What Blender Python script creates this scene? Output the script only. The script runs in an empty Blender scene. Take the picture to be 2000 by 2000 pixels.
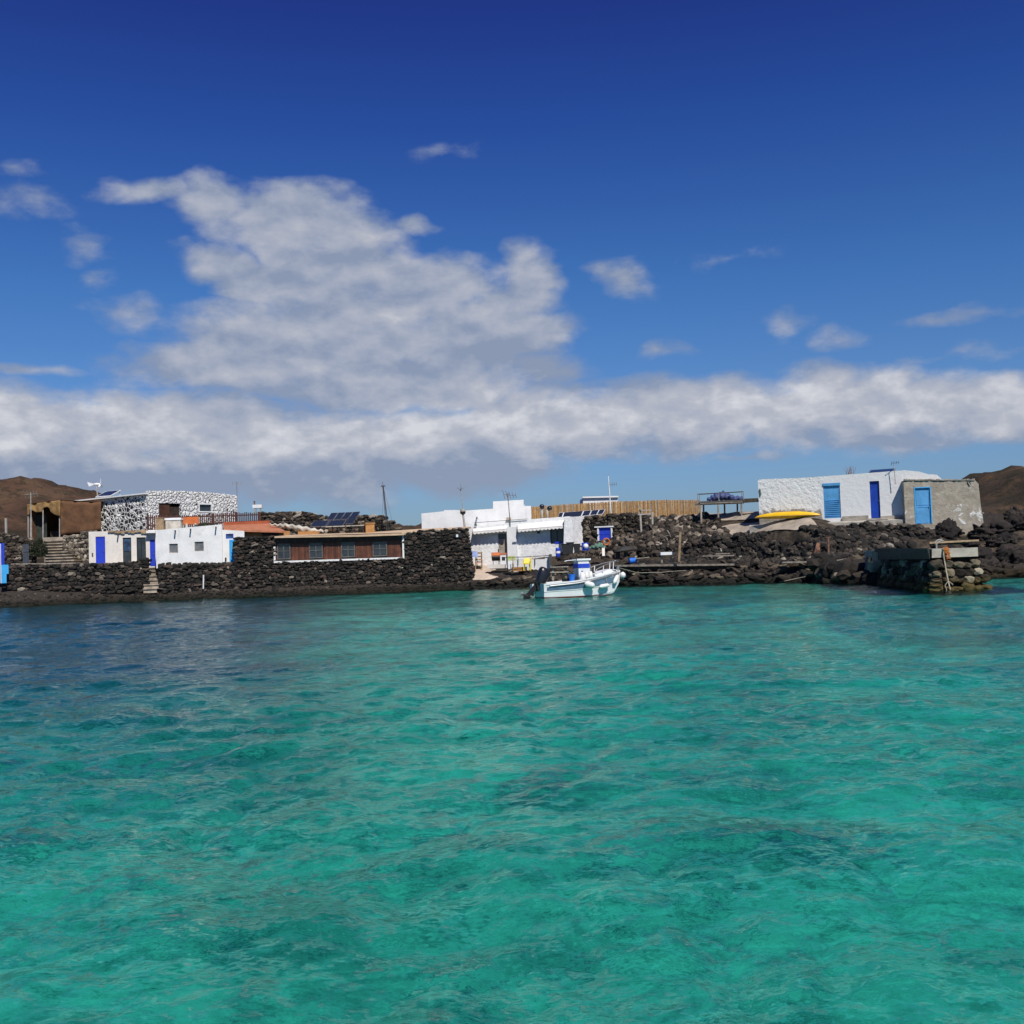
import bpy, bmesh, math, random
import numpy as np
from mathutils import Vector, Matrix, noise as mnoise
R = math.radians
SC = bpy.context.scene
COL = SC.collection
rng = random.Random(7)

# ------------------------------------------------------------------ camera
FPX = 2144.0            # focal length in pixels of the 2000 px photograph
CAM = Vector((0, 0, 1.9))
PITCH = math.atan(96 / FPX)
ROLL = math.atan(0.033)
Fv = Vector((0, math.cos(PITCH), math.sin(PITCH)))
U0 = Vector((0, -math.sin(PITCH), math.cos(PITCH)))
R0 = Vector((1, 0, 0))
Rv = math.cos(ROLL) * R0 - math.sin(ROLL) * U0
Uv = math.sin(ROLL) * R0 + math.cos(ROLL) * U0
cam_d = bpy.data.cameras.new("camera")
cam_d.sensor_width = 36
cam_d.lens = 36 * FPX / 2000
cam_d.clip_start = 0.1
cam_d.clip_end = 8000
cam = bpy.data.objects.new("camera", cam_d)
COL.objects.link(cam)
M3 = Matrix((Rv, Uv, -Fv)).transposed()
cam.matrix_world = Matrix.Translation(CAM) @ M3.to_4x4()
SC.camera = cam

def ray(px, py):
    return Fv * FPX + Rv * (px - 1000) - Uv * (py - 1000)

def P(px, py, Y):
    """world point seen at photo pixel (px,py) standing at depth Y"""
    d = ray(px, py)
    return CAM + d * (Y / d.y)

def PZ(px, py, z):
    d = ray(px, py)
    return CAM + d * ((z - CAM.z) / d.z)

def hor(px):
    return 1096 - 0.033 * (px - 1000)

# ------------------------------------------------------------------ materials
class N:
    def __init__(s, tree):
        s.t = tree
    def node(s, typ, **kw):
        n = s.t.nodes.new(typ)
        for k, v in kw.items():
            setattr(n, k, v)
        return n
    def val(s, sock, v):
        if hasattr(v, 'is_output'):
            s.t.links.new(v, sock)
        elif isinstance(v, (tuple, list)) and len(v) == 3 and sock.type == 'RGBA':
            sock.default_value = (*v, 1)
        else:
            sock.default_value = v
    def math(s, op, a, b=0.0, c=0.0, clamp=False):
        n = s.node('ShaderNodeMath', operation=op, use_clamp=clamp)
        s.val(n.inputs[0], a); s.val(n.inputs[1], b); s.val(n.inputs[2], c)
        return n.outputs[0]
    def vmath(s, op, a, b=(0, 0, 0)):
        n = s.node('ShaderNodeVectorMath', operation=op)
        s.val(n.inputs[0], a); s.val(n.inputs[1], b)
        return n.outputs[0]
    def mix(s, f, a, b, blend='MIX'):
        n = s.node('ShaderNodeMix', data_type='RGBA', blend_type=blend)
        s.val(n.inputs[0], f); s.val(n.inputs[6], a); s.val(n.inputs[7], b)
        return n.outputs[2]
    def ss(s, x, a, b, lo=0.0, hi=1.0):
        n = s.node('ShaderNodeMapRange', interpolation_type='SMOOTHSTEP')
        s.val(n.inputs[0], x); s.val(n.inputs[1], a); s.val(n.inputs[2], b)
        s.val(n.inputs[3], lo); s.val(n.inputs[4], hi)
        return n.outputs[0]
    def noise(s, vec, scale, detail=4, rough=0.5, dist=0.0):
        n = s.node('ShaderNodeTexNoise')
        s.val(n.inputs['Vector'], vec); s.val(n.inputs['Scale'], scale)
        s.val(n.inputs['Detail'], detail); s.val(n.inputs['Roughness'], rough)
        s.val(n.inputs['Distortion'], dist)
        return n.outputs['Fac']
    def voro(s, vec, scale, feature='F1', rnd=1.0):
        n = s.node('ShaderNodeTexVoronoi', feature=feature)
        s.val(n.inputs['Vector'], vec); s.val(n.inputs['Scale'], scale)
        s.val(n.inputs['Randomness'], rnd)
        return n
    def mapping(s, vec, scale=(1, 1, 1), loc=(0, 0, 0), rot=(0, 0, 0)):
        n = s.node('ShaderNodeMapping')
        s.val(n.inputs[0], vec); n.inputs[1].default_value = loc
        n.inputs[2].default_value = rot; n.inputs[3].default_value = scale
        return n.outputs[0]
    def ramp(s, f, stops):
        n = s.node('ShaderNodeValToRGB')
        e = n.color_ramp.elements
        while len(e) < len(stops):
            e.new(0.5)
        for i, (p, c) in enumerate(stops):
            e[i].position = p
            e[i].color = (*c, 1) if len(c) == 3 else c
        s.val(n.inputs[0], f)
        return n.outputs[0]
    def pos(s):
        return s.node('ShaderNodeNewGeometry').outputs['Position']
    def bump(s, h, strength=0.5, dist=0.05):
        n = s.node('ShaderNodeBump')
        s.val(n.inputs['Strength'], strength); s.val(n.inputs['Distance'], dist)
        s.val(n.inputs['Height'], h)
        return n.outputs[0]

def new_mat(name):
    m = bpy.data.materials.new(name)
    m.use_nodes = True
    t = m.node_tree
    t.nodes.clear()
    n = N(t)
    out = n.node('ShaderNodeOutputMaterial')
    return m, n, out

def pbsdf(n, out, color, rough=0.7, metal=0.0, normal=None, spec=0.4):
    b = n.node('ShaderNodeBsdfPrincipled')
    n.val(b.inputs['Base Color'], color)
    n.val(b.inputs['Roughness'], rough)
    n.val(b.inputs['Metallic'], metal)
    n.val(b.inputs['Specular IOR Level'], spec)
    if normal is not None:
        n.val(b.inputs['Normal'], normal)
    n.t.links.new(b.outputs[0], out.inputs[0])
    return b

# ------------------------------------------------------------------ sky
SUN_EL, SUN_AZ = 50.0, 158.0       # azimuth from +Y towards +X: behind the camera, to its right
sun_d = bpy.data.lights.new("sun", 'SUN')
sun_d.energy = 4.7
sun_d.angle = R(0.5)
sun_d.color = (1.0, 0.955, 0.88)
sun = bpy.data.objects.new("sun", sun_d)
COL.objects.link(sun)
to_sun = Vector((math.sin(R(SUN_AZ)) * math.cos(R(SUN_EL)), math.cos(R(SUN_AZ)) * math.cos(R(SUN_EL)), math.sin(R(SUN_EL))))
sun.rotation_euler = to_sun.to_track_quat('Z', 'Y').to_euler()
sun.location = (30, -40, 60)

world = bpy.data.worlds.new("World")
SC.world = world
world.use_nodes = True
wt = world.node_tree
wt.nodes.clear()
w = N(wt)
wout = w.node('ShaderNodeOutputWorld')
bg = w.node('ShaderNodeBackground')
bg.inputs[1].default_value = 0.1
sky = w.node('ShaderNodeTexSky', sky_type='NISHITA')
sky.sun_disc = False
sky.sun_elevation = R(SUN_EL)
sky.sun_rotation = R(SUN_AZ)
sky.altitude = 0
sky.air_density = 1.0
sky.dust_density = 0.6
sky.ozone_density = 2.0
dirv = w.node('ShaderNodeTexCoord').outputs['Generated']
sep = w.node('ShaderNodeSeparateXYZ')
w.val(sep.inputs[0], dirv)
az = w.math('MULTIPLY', w.math('ARCTAN2', sep.outputs[0], sep.outputs[1]), 180 / math.pi)
el = w.math('MULTIPLY', w.math('ARCSINE', sep.outputs[2]), 180 / math.pi)
def azel(px, py):
    d = ray(px, py).normalized()
    return math.degrees(math.atan2(d.x, d.y)), math.degrees(math.asin(d.z))
DPP = math.degrees(1 / FPX)        # degrees per photo pixel near the middle
comb = w.node('ShaderNodeCombineXYZ')
w.val(comb.inputs[0], az); w.val(comb.inputs[1], w.math('MULTIPLY', el, 1.7))
pv = comb.outputs[0]
wn = w.node('ShaderNodeTexNoise')
w.val(wn.inputs['Vector'], pv); wn.inputs['Scale'].default_value = 0.22; wn.inputs['Detail'].default_value = 3
warp = w.vmath('SCALE', w.vmath('SUBTRACT', wn.outputs['Color'], (0.5, 0.5, 0.5)))
warp.node.inputs['Scale'].default_value = 3.4
pw = w.vmath('ADD', pv, warp)
def blobs(lst, vec):
    acc = None
    for (cx, cy, rx, ry, st) in lst:
        a, e = azel(cx, cy)
        sx, sy = 1 / (rx * DPP * 1.12), 1 / (ry * DPP * 1.9)
        mp = w.mapping(vec, scale=(sx, sy, 0), loc=(-a * sx, -e * 1.7 * sy, 0))
        g = w.node('ShaderNodeTexGradient', gradient_type='SPHERICAL')
        wt.links.new(mp, g.inputs[0])
        v = g.outputs['Fac']
        if acc is None:
            acc = w.math('MULTIPLY', v, st)
        else:
            acc = w.math('MAXIMUM', acc, w.math('MULTIPLY', v, st) if st != 1 else v)
    q = w.math('SUBTRACT', 1.0, acc)
    return w.math('SUBTRACT', 1.0, w.math('MULTIPLY', q, q))
CL = [(300, 372, 140, 30, .62), (430, 400, 110, 58, .85), (560, 440, 170, 85, 1.3), (640, 500, 160, 110, 1.35), (800, 446, 70, 24, .5),
      (420, 522, 100, 50, 1.0), (500, 565, 95, 50, 1.0), (580, 605, 120, 50, .8), (720, 575, 260, 95, 1.4), (870, 560, 170, 75, 1.0), (1030, 553, 90, 80, 1.0), (950, 605, 130, 60, .9),
      (640, 650, 330, 70, 1.3), (900, 655, 260, 82, 1.4), (1050, 645, 100, 60, .95), (560, 715, 360, 68, 1.3), (820, 740, 350, 80, 1.15),
      (60, 872, 290, 128, 1.4), (330, 878, 330, 132, 1.5), (620, 886, 290, 118, 1.4), (880, 880, 260, 108, 1.4), (1040, 828, 300, 85, 1.25), (1320, 812, 350, 90, 1.3), (1620, 805, 320, 88, 1.3), (1920, 800, 240, 66, 1.25),
      (1222, 549, 80, 46, 0.49), (1300, 680, 66, 28, 0.31), (1545, 632, 70, 42, 0.41), (1645, 666, 84, 36, 0.34), (1910, 618, 180, 22, 0.33), (1850, 700, 180, 26, 0.25),
      (165, 470, 64, 46, 0.39), (185, 545, 48, 36, 0.31), (70, 712, 150, 15, 0.38), (30, 330, 76, 30, 0.28), (60, 405, 110, 46, 0.25), (270, 615, 130, 40, 0.27), (1400, 500, 150, 28, 0.25), (880, 300, 120, 24, 0.22), (1450, 897, 130, 14, 0.38)]
field = blobs(CL, pw)
def fbm(v):
    return w.noise(v, 0.30, 7, 0.55)
pq = w.vmath('ADD', pv, w.vmath('MULTIPLY', warp, (0.22, 0.22, 0.0)))
f0 = w.noise(pq, 0.34, 8, 0.57)
g0 = w.noise(pq, 0.31, 6, 0.55)
g1 = w.noise(w.vmath('ADD', pq, (0.35, 1.15, 0.0)), 0.31, 4, 0.55)
dens = w.math('ADD', field, w.math('MULTIPLY', w.math('SUBTRACT', f0, 0.5), 1.4))
alpha = w.ss(dens, 0.14, 0.86)
alpha = w.math('MULTIPLY', alpha, w.ss(field, 0.02, 0.22, 0.0, 0.94))
# light side / shaded side of the clouds
lit = w.math('ADD', w.ss(el, 8.0, 10.0, 0.42, 0.37), w.math('MULTIPLY', w.math('SUBTRACT', g0, g1), 1.75))
# the low bank is seen from the side: bright puffed tops, grey flat base
eln = w.math('ADD', el, w.math('MULTIPLY', w.math('SUBTRACT', f0, 0.5), 5.0))
low = w.math('MULTIPLY', w.ss(el, 9.8, 8.2), w.math('ADD', w.ss(eln, 3.8, 6.6), -0.42))
lit = w.math('ADD', lit, w.math('MULTIPLY', low, 0.62))
SH = [(880, 918, 190, 50, .7), (250, 950, 420, 40, .6), (620, 915, 160, 36, .4), (1250, 740, 260, 40, .5), (560, 780, 300, 40, .5), (1000, 700, 260, 40, .35), (1250, 865, 240, 30, .4), (640, 560, 120, 60, .2), (1700, 850, 300, 30, .4), (450, 830, 90, 40, .4), (120, 900, 160, 40, .4)]
shd = blobs(SH, pw)
lit = w.math('SUBTRACT', lit, w.math('MULTIPLY', shd, 0.75))
lit = w.math('ADD', lit, w.math('MULTIPLY', w.math('SUBTRACT', w.ss(dens, 0.3, 1.15), 1.0), 0.28))
ccol = w.ramp(lit, [(0.0, (0.265, 0.32, 0.44)), (0.33, (0.37, 0.41, 0.51)), (0.62, (0.465, 0.485, 0.555)), (1.0, (0.68, 0.685, 0.72))])
SKYGAIN = 1.0
tint = w.ramp(w.math('DIVIDE', el, 40.0), [(0.0, (0.38, 0.52, 0.82)), (0.05, (0.39, 0.53, 0.80)), (0.14, (0.40, 0.58, 0.88)), (0.35, (0.255, 0.51, 0.89)), (0.55, (0.15, 0.325, 0.82)), (0.68, (0.13, 0.21, 0.70)), (1.0, (0.2, 0.26, 0.60))])
skyc = w.mix(1.0, sky.outputs[0], tint, 'MULTIPLY')
cloud10 = w.vmath('SCALE', ccol)
cloud10.node.inputs['Scale'].default_value = 10.0
final = w.mix(alpha, skyc, cloud10)
w.val(bg.inputs[0], final)
bg2 = w.node('ShaderNodeBackground')          # the open sky away from the cloud bank
bg2.inputs[1].default_value = 0.1
w.val(bg2.inputs[0], skyc)
front = w.math('MULTIPLY', w.ss(w.math('ABSOLUTE', az), 52.0, 40.0), w.math('MULTIPLY', w.ss(el, 36.0, 30.0), w.ss(el, -3.0, -1.0)))
mxw = w.node('ShaderNodeMixShader')
w.val(mxw.inputs[0], front)
wt.links.new(bg2.outputs[0], mxw.inputs[1]); wt.links.new(bg.outputs[0], mxw.inputs[2])
wt.links.new(mxw.outputs[0], wout.inputs[0])
world.cycles.sampling_method = 'MANUAL'
world.cycles.sample_map_resolution = 512

SC.view_settings.view_transform = 'Standard'
SC.view_settings.look = 'None'
SC.view_settings.exposure = 0
SC.view_settings.gamma = 1
SC.cycles.use_denoising = True
SC.cycles.max_bounces = 8
SC.cycles.transparent_max_bounces = 12
SC.cycles.transmission_bounces = 6
SC.cycles.glossy_bounces = 3
SC.cycles.diffuse_bounces = 2
SC.cycles.caustics_refractive = True
SC.cycles.caustics_reflective = False
SC.cycles.sample_clamp_indirect = 4
# ------------------------------------------------------------------ shared object helpers
def tag(o, label=None, cat=None, group=None, kind=None):
    if label: o['label'] = label
    if cat: o['category'] = cat
    if group: o['group'] = group
    if kind: o['kind'] = kind
    return o

def mesh_obj(name, verts, faces, mat, smooth=True, tone=None):
    me = bpy.data.meshes.new(name)
    me.from_pydata(verts, [], faces)
    if smooth:
        me.polygons.foreach_set('use_smooth', [True] * len(me.polygons))
    if mat: me.materials.append(mat)
    o = bpy.data.objects.new(name, me)
    COL.objects.link(o)
    return o

# ------------------------------------------------------------------ water
def np_grid_mesh(name, V, nr, nc, mat, wrap=False):
    """V: (nr*nc,3) array -> one quad sheet"""
    me = bpy.data.meshes.new(name)
    i = np.arange(nr - 1)[:, None] * nc
    j = np.arange(nc if wrap else nc - 1)[None, :]
    j1 = (j + 1) % nc
    F = np.stack([i + j, i + j1, i + nc + j1, i + nc + j], -1).reshape(-1, 4)
    me.vertices.add(len(V))
    me.vertices.foreach_set('co', V.astype(np.float32).ravel())
    me.loops.add(F.size)
    me.loops.foreach_set('vertex_index', F.astype(np.int32).ravel())
    me.polygons.add(len(F))
    me.polygons.foreach_set('loop_start', np.arange(0, F.size, 4, dtype=np.int32))
    me.polygons.foreach_set('use_smooth', np.ones(len(F), dtype=bool))
    me.update(calc_edges=True)
    if mat: me.materials.append(mat)
    o = bpy.data.objects.new(name, me)
    COL.objects.link(o)
    return o

def make_water():
    rs = np.random.RandomState(3)
    th = np.concatenate([np.linspace(-math.pi, -0.75, 40, endpoint=False), np.linspace(-0.75, -0.47, 60, endpoint=False),
                         np.linspace(-0.47, 0.47, 620, endpoint=False), np.linspace(0.47, 0.75, 60, endpoint=False),
                         np.linspace(0.75, math.pi, 40, endpoint=False)])
    r = [0.4]
    while r[-1] < 95:
        r.append(r[-1] + max(0.016, r[-1] * 0.0055) if r[-1] > 3 else r[-1] * 1.1 + 0.05)
    while r[-1] < 3500:
        r.append(r[-1] * 1.35)
    r = np.array(r)
    RR, TT = np.meshgrid(r, th, indexing='ij')
    X, Y = RR * np.sin(TT), RR * np.cos(TT)
    Z = np.zeros_like(X); DX = np.zeros_like(X); DY = np.zeros_like(X)
    main = R(255)                 # the chop runs roughly towards the camera and a little left
    # slow warp breaks up the straight crests
    wx = 0.35 * np.sin(0.31 * X + 0.7 * np.sin(0.23 * Y)) + 0.22 * np.sin(0.83 * Y + 0.5 * X + 1.3)
    wy = 0.35 * np.sin(0.27 * Y + 0.9 * np.sin(0.19 * X) + 2.0) + 0.22 * np.sin(0.71 * X - 0.6 * Y)
    # gusts: patches of livelier and calmer water
    gust = 1.0 + 0.28 * np.sin(0.21 * X + 0.11 * Y + 0.6) * np.sin(0.13 * Y - 0.17 * X) + 0.15 * np.sin(0.57 * X + 0.2) * np.sin(0.4 * Y)
    lam = np.exp(np.linspace(math.log(0.16), math.log(5.5), 64))
    for k, L in enumerate(lam):
        spread = 0.9 if L > 1.2 else 1.35
        a = main + rs.normal(0, spread)
        kx, ky = math.cos(a) * 2 * math.pi / L, math.sin(a) * 2 * math.pi / L
        slope = 0.029 * (1.0 if L < 1.2 else (1.2 / L) ** 1.1) * (min(1, L / 0.3) ** 0.4)
        amp = slope * L / (2 * math.pi) * rs.uniform(0.6, 1.4)
        samp = np.maximum(RR * 0.0055, 0.016)
        fade = np.clip((L / samp - 1.6) / 2.4, 0, 1)
        ph = kx * (X + wx) + ky * (Y + wy) + rs.uniform(0, 6.283)
        s, c = np.sin(ph), np.cos(ph)
        A = amp * fade * gust
        Z += A * (s + 0.18 * np.cos(2 * ph))
        DX += -0.75 * A * c * math.cos(a) * -1 * -1
        DY += -0.75 * A * c * math.sin(a) * -1 * -1
    far = np.clip((400 - RR) / 200, 0, 1)
    V = np.stack([X + DX * far, Y + DY * far, Z * far], -1).reshape(-1, 3)
    V = V[:, :]
    m, n, out = new_mat('sea_water')
    p = n.pos()
    pm = n.mapping(p, scale=(1.0, 1.5, 1.0), rot=(0, 0, R(-14)))
    geo = n.node('ShaderNodeNewGeometry')
    def slopes(scale, k, det):
        t_ = n.node('ShaderNodeTexNoise')
        n.val(t_.inputs['Vector'], pm); t_.inputs['Scale'].default_value = scale; t_.inputs['Detail'].default_value = det
        t_.inputs['Roughness'].default_value = 0.55; t_.inputs['Distortion'].default_value = 0.5
        v_ = n.vmath('MULTIPLY', n.vmath('SUBTRACT', t_.outputs['Color'], (0.5, 0.5, 0.5)), (k * .8, k, 0.0))
        return v_
    # fine ripples, livelier in the gusts
    gust = n.ss(n.noise(pm, 0.16, 2), 0.3, 0.7, 0.55, 1.25)
    rip = n.vmath('ADD', slopes(21.0, 0.8, 2), slopes(6.0, 0.72, 3))
    sc_ = n.node('ShaderNodeVectorMath', operation='SCALE'); n.val(sc_.inputs[0], rip); n.val(sc_.inputs['Scale'], gust)
    nb = n.vmath('NORMALIZE', n.vmath('ADD', geo.outputs['Normal'], sc_.outputs[0]))
    fr = n.node('ShaderNodeFresnel'); fr.inputs['IOR'].default_value = 1.33
    n.val(fr.inputs['Normal'], nb)
    gl = n.node('ShaderNodeBsdfGlossy'); gl.inputs['Roughness'].default_value = 0.10
    n.val(gl.inputs['Color'], (0.92, 0.95, 0.93)); n.val(gl.inputs['Normal'], nb)
    rf = n.node('ShaderNodeBsdfRefraction'); rf.inputs['IOR'].default_value = 1.33
    rf.inputs['Roughness'].default_value = 0.0
    tintc = (0.215, 0.885, 0.855)
    n.val(rf.inputs['Color'], tintc); n.val(rf.inputs['Normal'], nb)
    tr = n.node('ShaderNodeBsdfTransparent'); n.val(tr.inputs['Color'], tintc)
    mx = n.node('ShaderNodeMixShader'); mx.inputs[0].default_value = 0.4
    n.t.links.new(rf.outputs[0], mx.inputs[1]); n.t.links.new(tr.outputs[0], mx.inputs[2])
    m2 = n.node('ShaderNodeMixShader')
    n.val(m2.inputs[0], n.math('MULTIPLY', fr.outputs[0], 0.70))     # photographed through a polarising filter
    n.t.links.new(mx.outputs[0], m2.inputs[1]); n.t.links.new(gl.outputs[0], m2.inputs[2])
    n.t.links.new(m2.outputs[0], out.inputs[0])
    o = np_grid_mesh('water', V, len(r), len(th), m, wrap=True)
    tag(o, 'clear turquoise sea water with small wind ripples', 'water', kind='structure')
    return o

def shore_y(x):
    """depth of the waterline along x (metres)"""
    xs = [-60, -34, -27, -18, -11, -4, 0, 7, 10, 16.5, 20, 23, 30, 36, 70]
    ys = [70, 72.7, 76.5, 77.6, 78.3, 80.3, 78.3, 76, 72.7, 70.8, 65.2, 66, 66.8, 65, 58]
    return float(np.interp(x, xs, ys))

def make_seabed():
    xs = np.concatenate([np.linspace(-3000, -60, 12, endpoint=False), np.linspace(-60, 60, 121), np.linspace(80, 3000, 12)])
    ys = np.concatenate([np.linspace(-3000, -20, 10, endpoint=False), np.linspace(-20, 100, 121), np.linspace(120, 3000, 8)])
    XX, YY = np.meshgrid(xs, ys, indexing='xy')
    V = []
    for y in ys:
        for x in xs:
            sy = shore_y(max(-60, min(70, x)))
            t = min(1, max(0, (y - (sy - 16)) / 16))
            z = -2.3 + 1.7 * t * t + 0.22 * mnoise.noise(Vector((x * 0.16, y * 0.16, 1.0)))
            z += 0.10 * mnoise.noise(Vector((x * 0.6, y * 0.6, 4.0)))
            if y > sy + 2: z = -0.9
            V.append((x, y, z))
    m, n, out = new_mat('seabed_sand')
    p = n.pos()
    a = n.noise(p, 1.15, 6, 0.66, 0.8)
    b = n.noise(p, 0.16, 4, 0.55, 0.3)
    c = n.noise(p, 2.6, 5, 0.65)
    sand = n.mix(n.ss(c, 0.35, 0.7), (0.42, 0.43, 0.33), (0.74, 0.72, 0.58))
    mid = n.noise(p, 0.42, 4, 0.6, 0.6)
    weed = n.math('ADD', n.ss(a, 0.50, 0.62), n.ss(b, 0.56, 0.68), clamp=True)
    weed = n.math('ADD', n.math('MULTIPLY', weed, 0.8), n.math('MULTIPLY', n.ss(mid, 0.46, 0.62), 0.5), clamp=True)
    col = n.mix(n.math('MULTIPLY', weed, 0.9), sand, (0.06, 0.10, 0.10))
    # deep weed meadow off the left end of the beach
    sp = n.node('ShaderNodeSeparateXYZ'); n.val(sp.inputs[0], p)
    wx = n.math('ADD', sp.outputs[0], n.math('MULTIPLY', n.math('SUBTRACT', n.noise(p, 0.2, 3), 0.5), 9.0))
    lim = n.math('MULTIPLY', n.math('SUBTRACT', sp.outputs[1], 8.0), -0.16)
    mead = n.math('MULTIPLY', n.ss(wx, n.math('ADD', lim, 0.5), n.math('ADD', lim, -5.0)), n.ss(sp.outputs[1], 14.0, 26.0))
    col = n.mix(n.math('MULTIPLY', mead, 0.88), col, (0.025, 0.045, 0.11))
    pbsdf(n, out, col, 0.95, spec=0.1)
    o = np_grid_mesh('seabed', np.array(V), len(ys), len(xs), m)
    tag(o, 'pale sandy seabed with dark weed patches under the clear water', 'seabed', kind='structure')
make_water()
make_seabed()
# ------------------------------------------------------------------ mesh builder
def ico_template(seed, blocky=0.0, rough=0.22, sub=2, fine=0.0):
    bm = bmesh.new()
    bmesh.ops.create_icosphere(bm, subdivisions=sub, radius=1)
    vs = []
    for v in bm.verts:
        c = v.co.normalized()
        if blocky:
            m = max(abs(c.x), abs(c.y), abs(c.z))
            c = c.lerp(c / m * 0.86, blocky)
        k = 1 + rough * mnoise.noise(c * 1.7 + Vector((seed * 7.3, seed * 3.1, 0))) * 1.6
        if fine:
            q_ = Vector((seed * 2.7, 1.1, seed * 5.3))
            k += fine * (abs(mnoise.noise(c * 3.4 + q_)) * -1.5 + .5 * mnoise.noise(c * 7.5 + q_))
        vs.append(c * k)
    bm.verts.index_update()
    fs = [[v.index for v in f.verts] for f in bm.faces]
    bm.free()
    return np.array([tuple(v) for v in vs]), np.array(fs)
ROCKS = [ico_template(i, 0.45, 0.3) for i in range(8)]
BLOCKS = [ico_template(20 + i, 0.62, 0.26) for i in range(8)]
BIG = [ico_template(40 + i, 0.5, 0.36, 4, 0.34) for i in range(6)]

def rotm(rx, ry, rz):
    return np.array(Matrix.Rotation(rz, 3, 'Z') @ Matrix.Rotation(ry, 3, 'Y') @ Matrix.Rotation(rx, 3, 'X'))

ORG = {}
class MB:
    def __init__(s):
        s.v = []; s.f = []; s.tone = []; s.mi = []; s.n = 0; s.cur = 0
    def add(s, verts, faces, tone=None):
        s.v.append(np.asarray(verts, float))
        if tone is None: tone = rng.random()
        for f in faces:
            s.f.append([int(i) + s.n for i in f]); s.tone.append(tone); s.mi.append(s.cur)
        s.n += len(verts)
    def box(s, c, size, rot=(0, 0, 0), taper=1.0, tone=None):
        h = np.array(size) / 2
        q = np.array([[x, y, z] for z in (-1, 1) for y in (-1, 1) for x in (-1, 1)], float) * h
        q[4:, :2] *= taper
        q = q @ rotm(*rot).T + np.array(c)
        s.add(q, [(0, 2, 3, 1), (4, 5, 7, 6), (0, 1, 5, 4), (2, 6, 7, 3), (0, 4, 6, 2), (1, 3, 7, 5)], tone)
    def hexa(s, q, tone=None):
        """8 corners: bottom ring 0-3, top ring 4-7"""
        s.add(q, [(3, 2, 1, 0), (4, 5, 6, 7), (0, 1, 5, 4), (1, 2, 6, 5), (2, 3, 7, 6), (3, 0, 4, 7)], tone)
    def quad(s, a, b, c, d, tone=None):
        s.add([a, b, c, d], [(0, 1, 2, 3)], tone)
    def bar(s, a, b, w, h=None, tone=None):
        a, b = Vector(a), Vector(b)
        h = h or w
        d = (b - a).normalized()
        up = Vector((0, 0, 1)) if abs(d.z) < 0.95 else Vector((0, 1, 0))
        x = d.cross(up).normalized() * (w / 2)
        y = x.cross(d).normalized() * (h / 2)
        s.hexa([a - x - y, a + x - y, a + x + y, a - x + y, b - x - y, b + x - y, b + x + y, b - x + y], tone)
    def tube(s, pts, r, n=8, cap=True, tone=None):
        pts = [Vector(p) for p in pts]
        rs = r if isinstance(r, (list, tuple)) else [r] * len(pts)
        vs = []; prev = None
        for i, p in enumerate(pts):
            d = (pts[min(i + 1, len(pts) - 1)] - pts[max(i - 1, 0)]).normalized()
            if prev is None:
                ref = Vector((0, 0, 1)) if abs(d.z) < 0.9 else Vector((1, 0, 0))
                x = d.cross(ref).normalized()
            else:
                x = (prev - d * prev.dot(d)).normalized()
            prev = x
            y = d.cross(x)
            for k in range(n):
                a = 2 * math.pi * k / n
                vs.append(p + (x * math.cos(a) + y * math.sin(a)) * rs[i])
        fs = []
        for i in range(len(pts) - 1):
            for k in range(n):
                k2 = (k + 1) % n
                fs.append((i * n + k, i * n + k2, (i + 1) * n + k2, (i + 1) * n + k))
        if cap:
            fs.append(tuple(range(n))[::-1]); fs.append(tuple((len(pts) - 1) * n + k for k in range(n)))
        s.add(vs, fs, tone)
    def lathe(s, c, prof, n=16, axis=(0, 0, 1), tone=None):
        """prof: list of (radius, height) along axis"""
        q = Vector((0, 0, 1)).rotation_difference(Vector(axis).normalized())
        vs = []; fs = []
        for (r, h) in prof:
            for k in range(n):
                a = 2 * math.pi * k / n
                vs.append(Vector(c) + q @ Vector((r * math.cos(a), r * math.sin(a), h)))
        for i in range(len(prof) - 1):
            for k in range(n):
                k2 = (k + 1) % n
                fs.append((i * n + k, i * n + k2, (i + 1) * n + k2, (i + 1) * n + k))
        fs.append(tuple(range(n))[::-1]); fs.append(tuple((len(prof) - 1) * n + k for k in range(n)))
        s.add(vs, fs, tone)
    def rock(s, c, size, rot=None, kind=0, tone=None):
        L_ = (ROCKS, BLOCKS, BIG)[kind]; tv, tf = L_[rng.randrange(len(L_))]
        if rot is None:
            rot = (rng.uniform(-.6, .6), rng.uniform(-.6, .6), rng.uniform(0, 6.28))
        q = (tv * np.array(size)) @ rotm(*rot).T + np.array(c)
        s.add(q, tf, tone)
    def build(s, name, mat, parent=None, smooth=False, label=None, loc=None):
        V = np.concatenate(s.v) if s.v else np.zeros((0, 3))
        if parent is not None:
            org = np.array(ORG[parent.name])
        elif loc is not None:
            org = np.array(loc, float)
        else:
            mn, mxx = V.min(0), V.max(0)
            org = np.array([(mn[0] + mxx[0]) / 2, (mn[1] + mxx[1]) / 2, mn[2]])
        V = V - org
        me = bpy.data.meshes.new(name)
        me.from_pydata(V.tolist(), [], s.f)
        mats = mat if isinstance(mat, (list, tuple)) else [mat]
        for m in mats: me.materials.append(m)
        if len(mats) > 1: me.polygons.foreach_set('material_index', s.mi)
        if smooth: me.polygons.foreach_set('use_smooth', [True] * len(me.polygons))
        at = me.attributes.new('tone', 'FLOAT', 'FACE')
        at.data.foreach_set('value', s.tone)
        o = bpy.data.objects.new(name, me)
        COL.objects.link(o)
        if parent is not None:
            o.parent = parent
        else:
            o.location = org
        ORG[o.name] = tuple(org)
        if label: o['label'] = label
        return o

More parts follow.
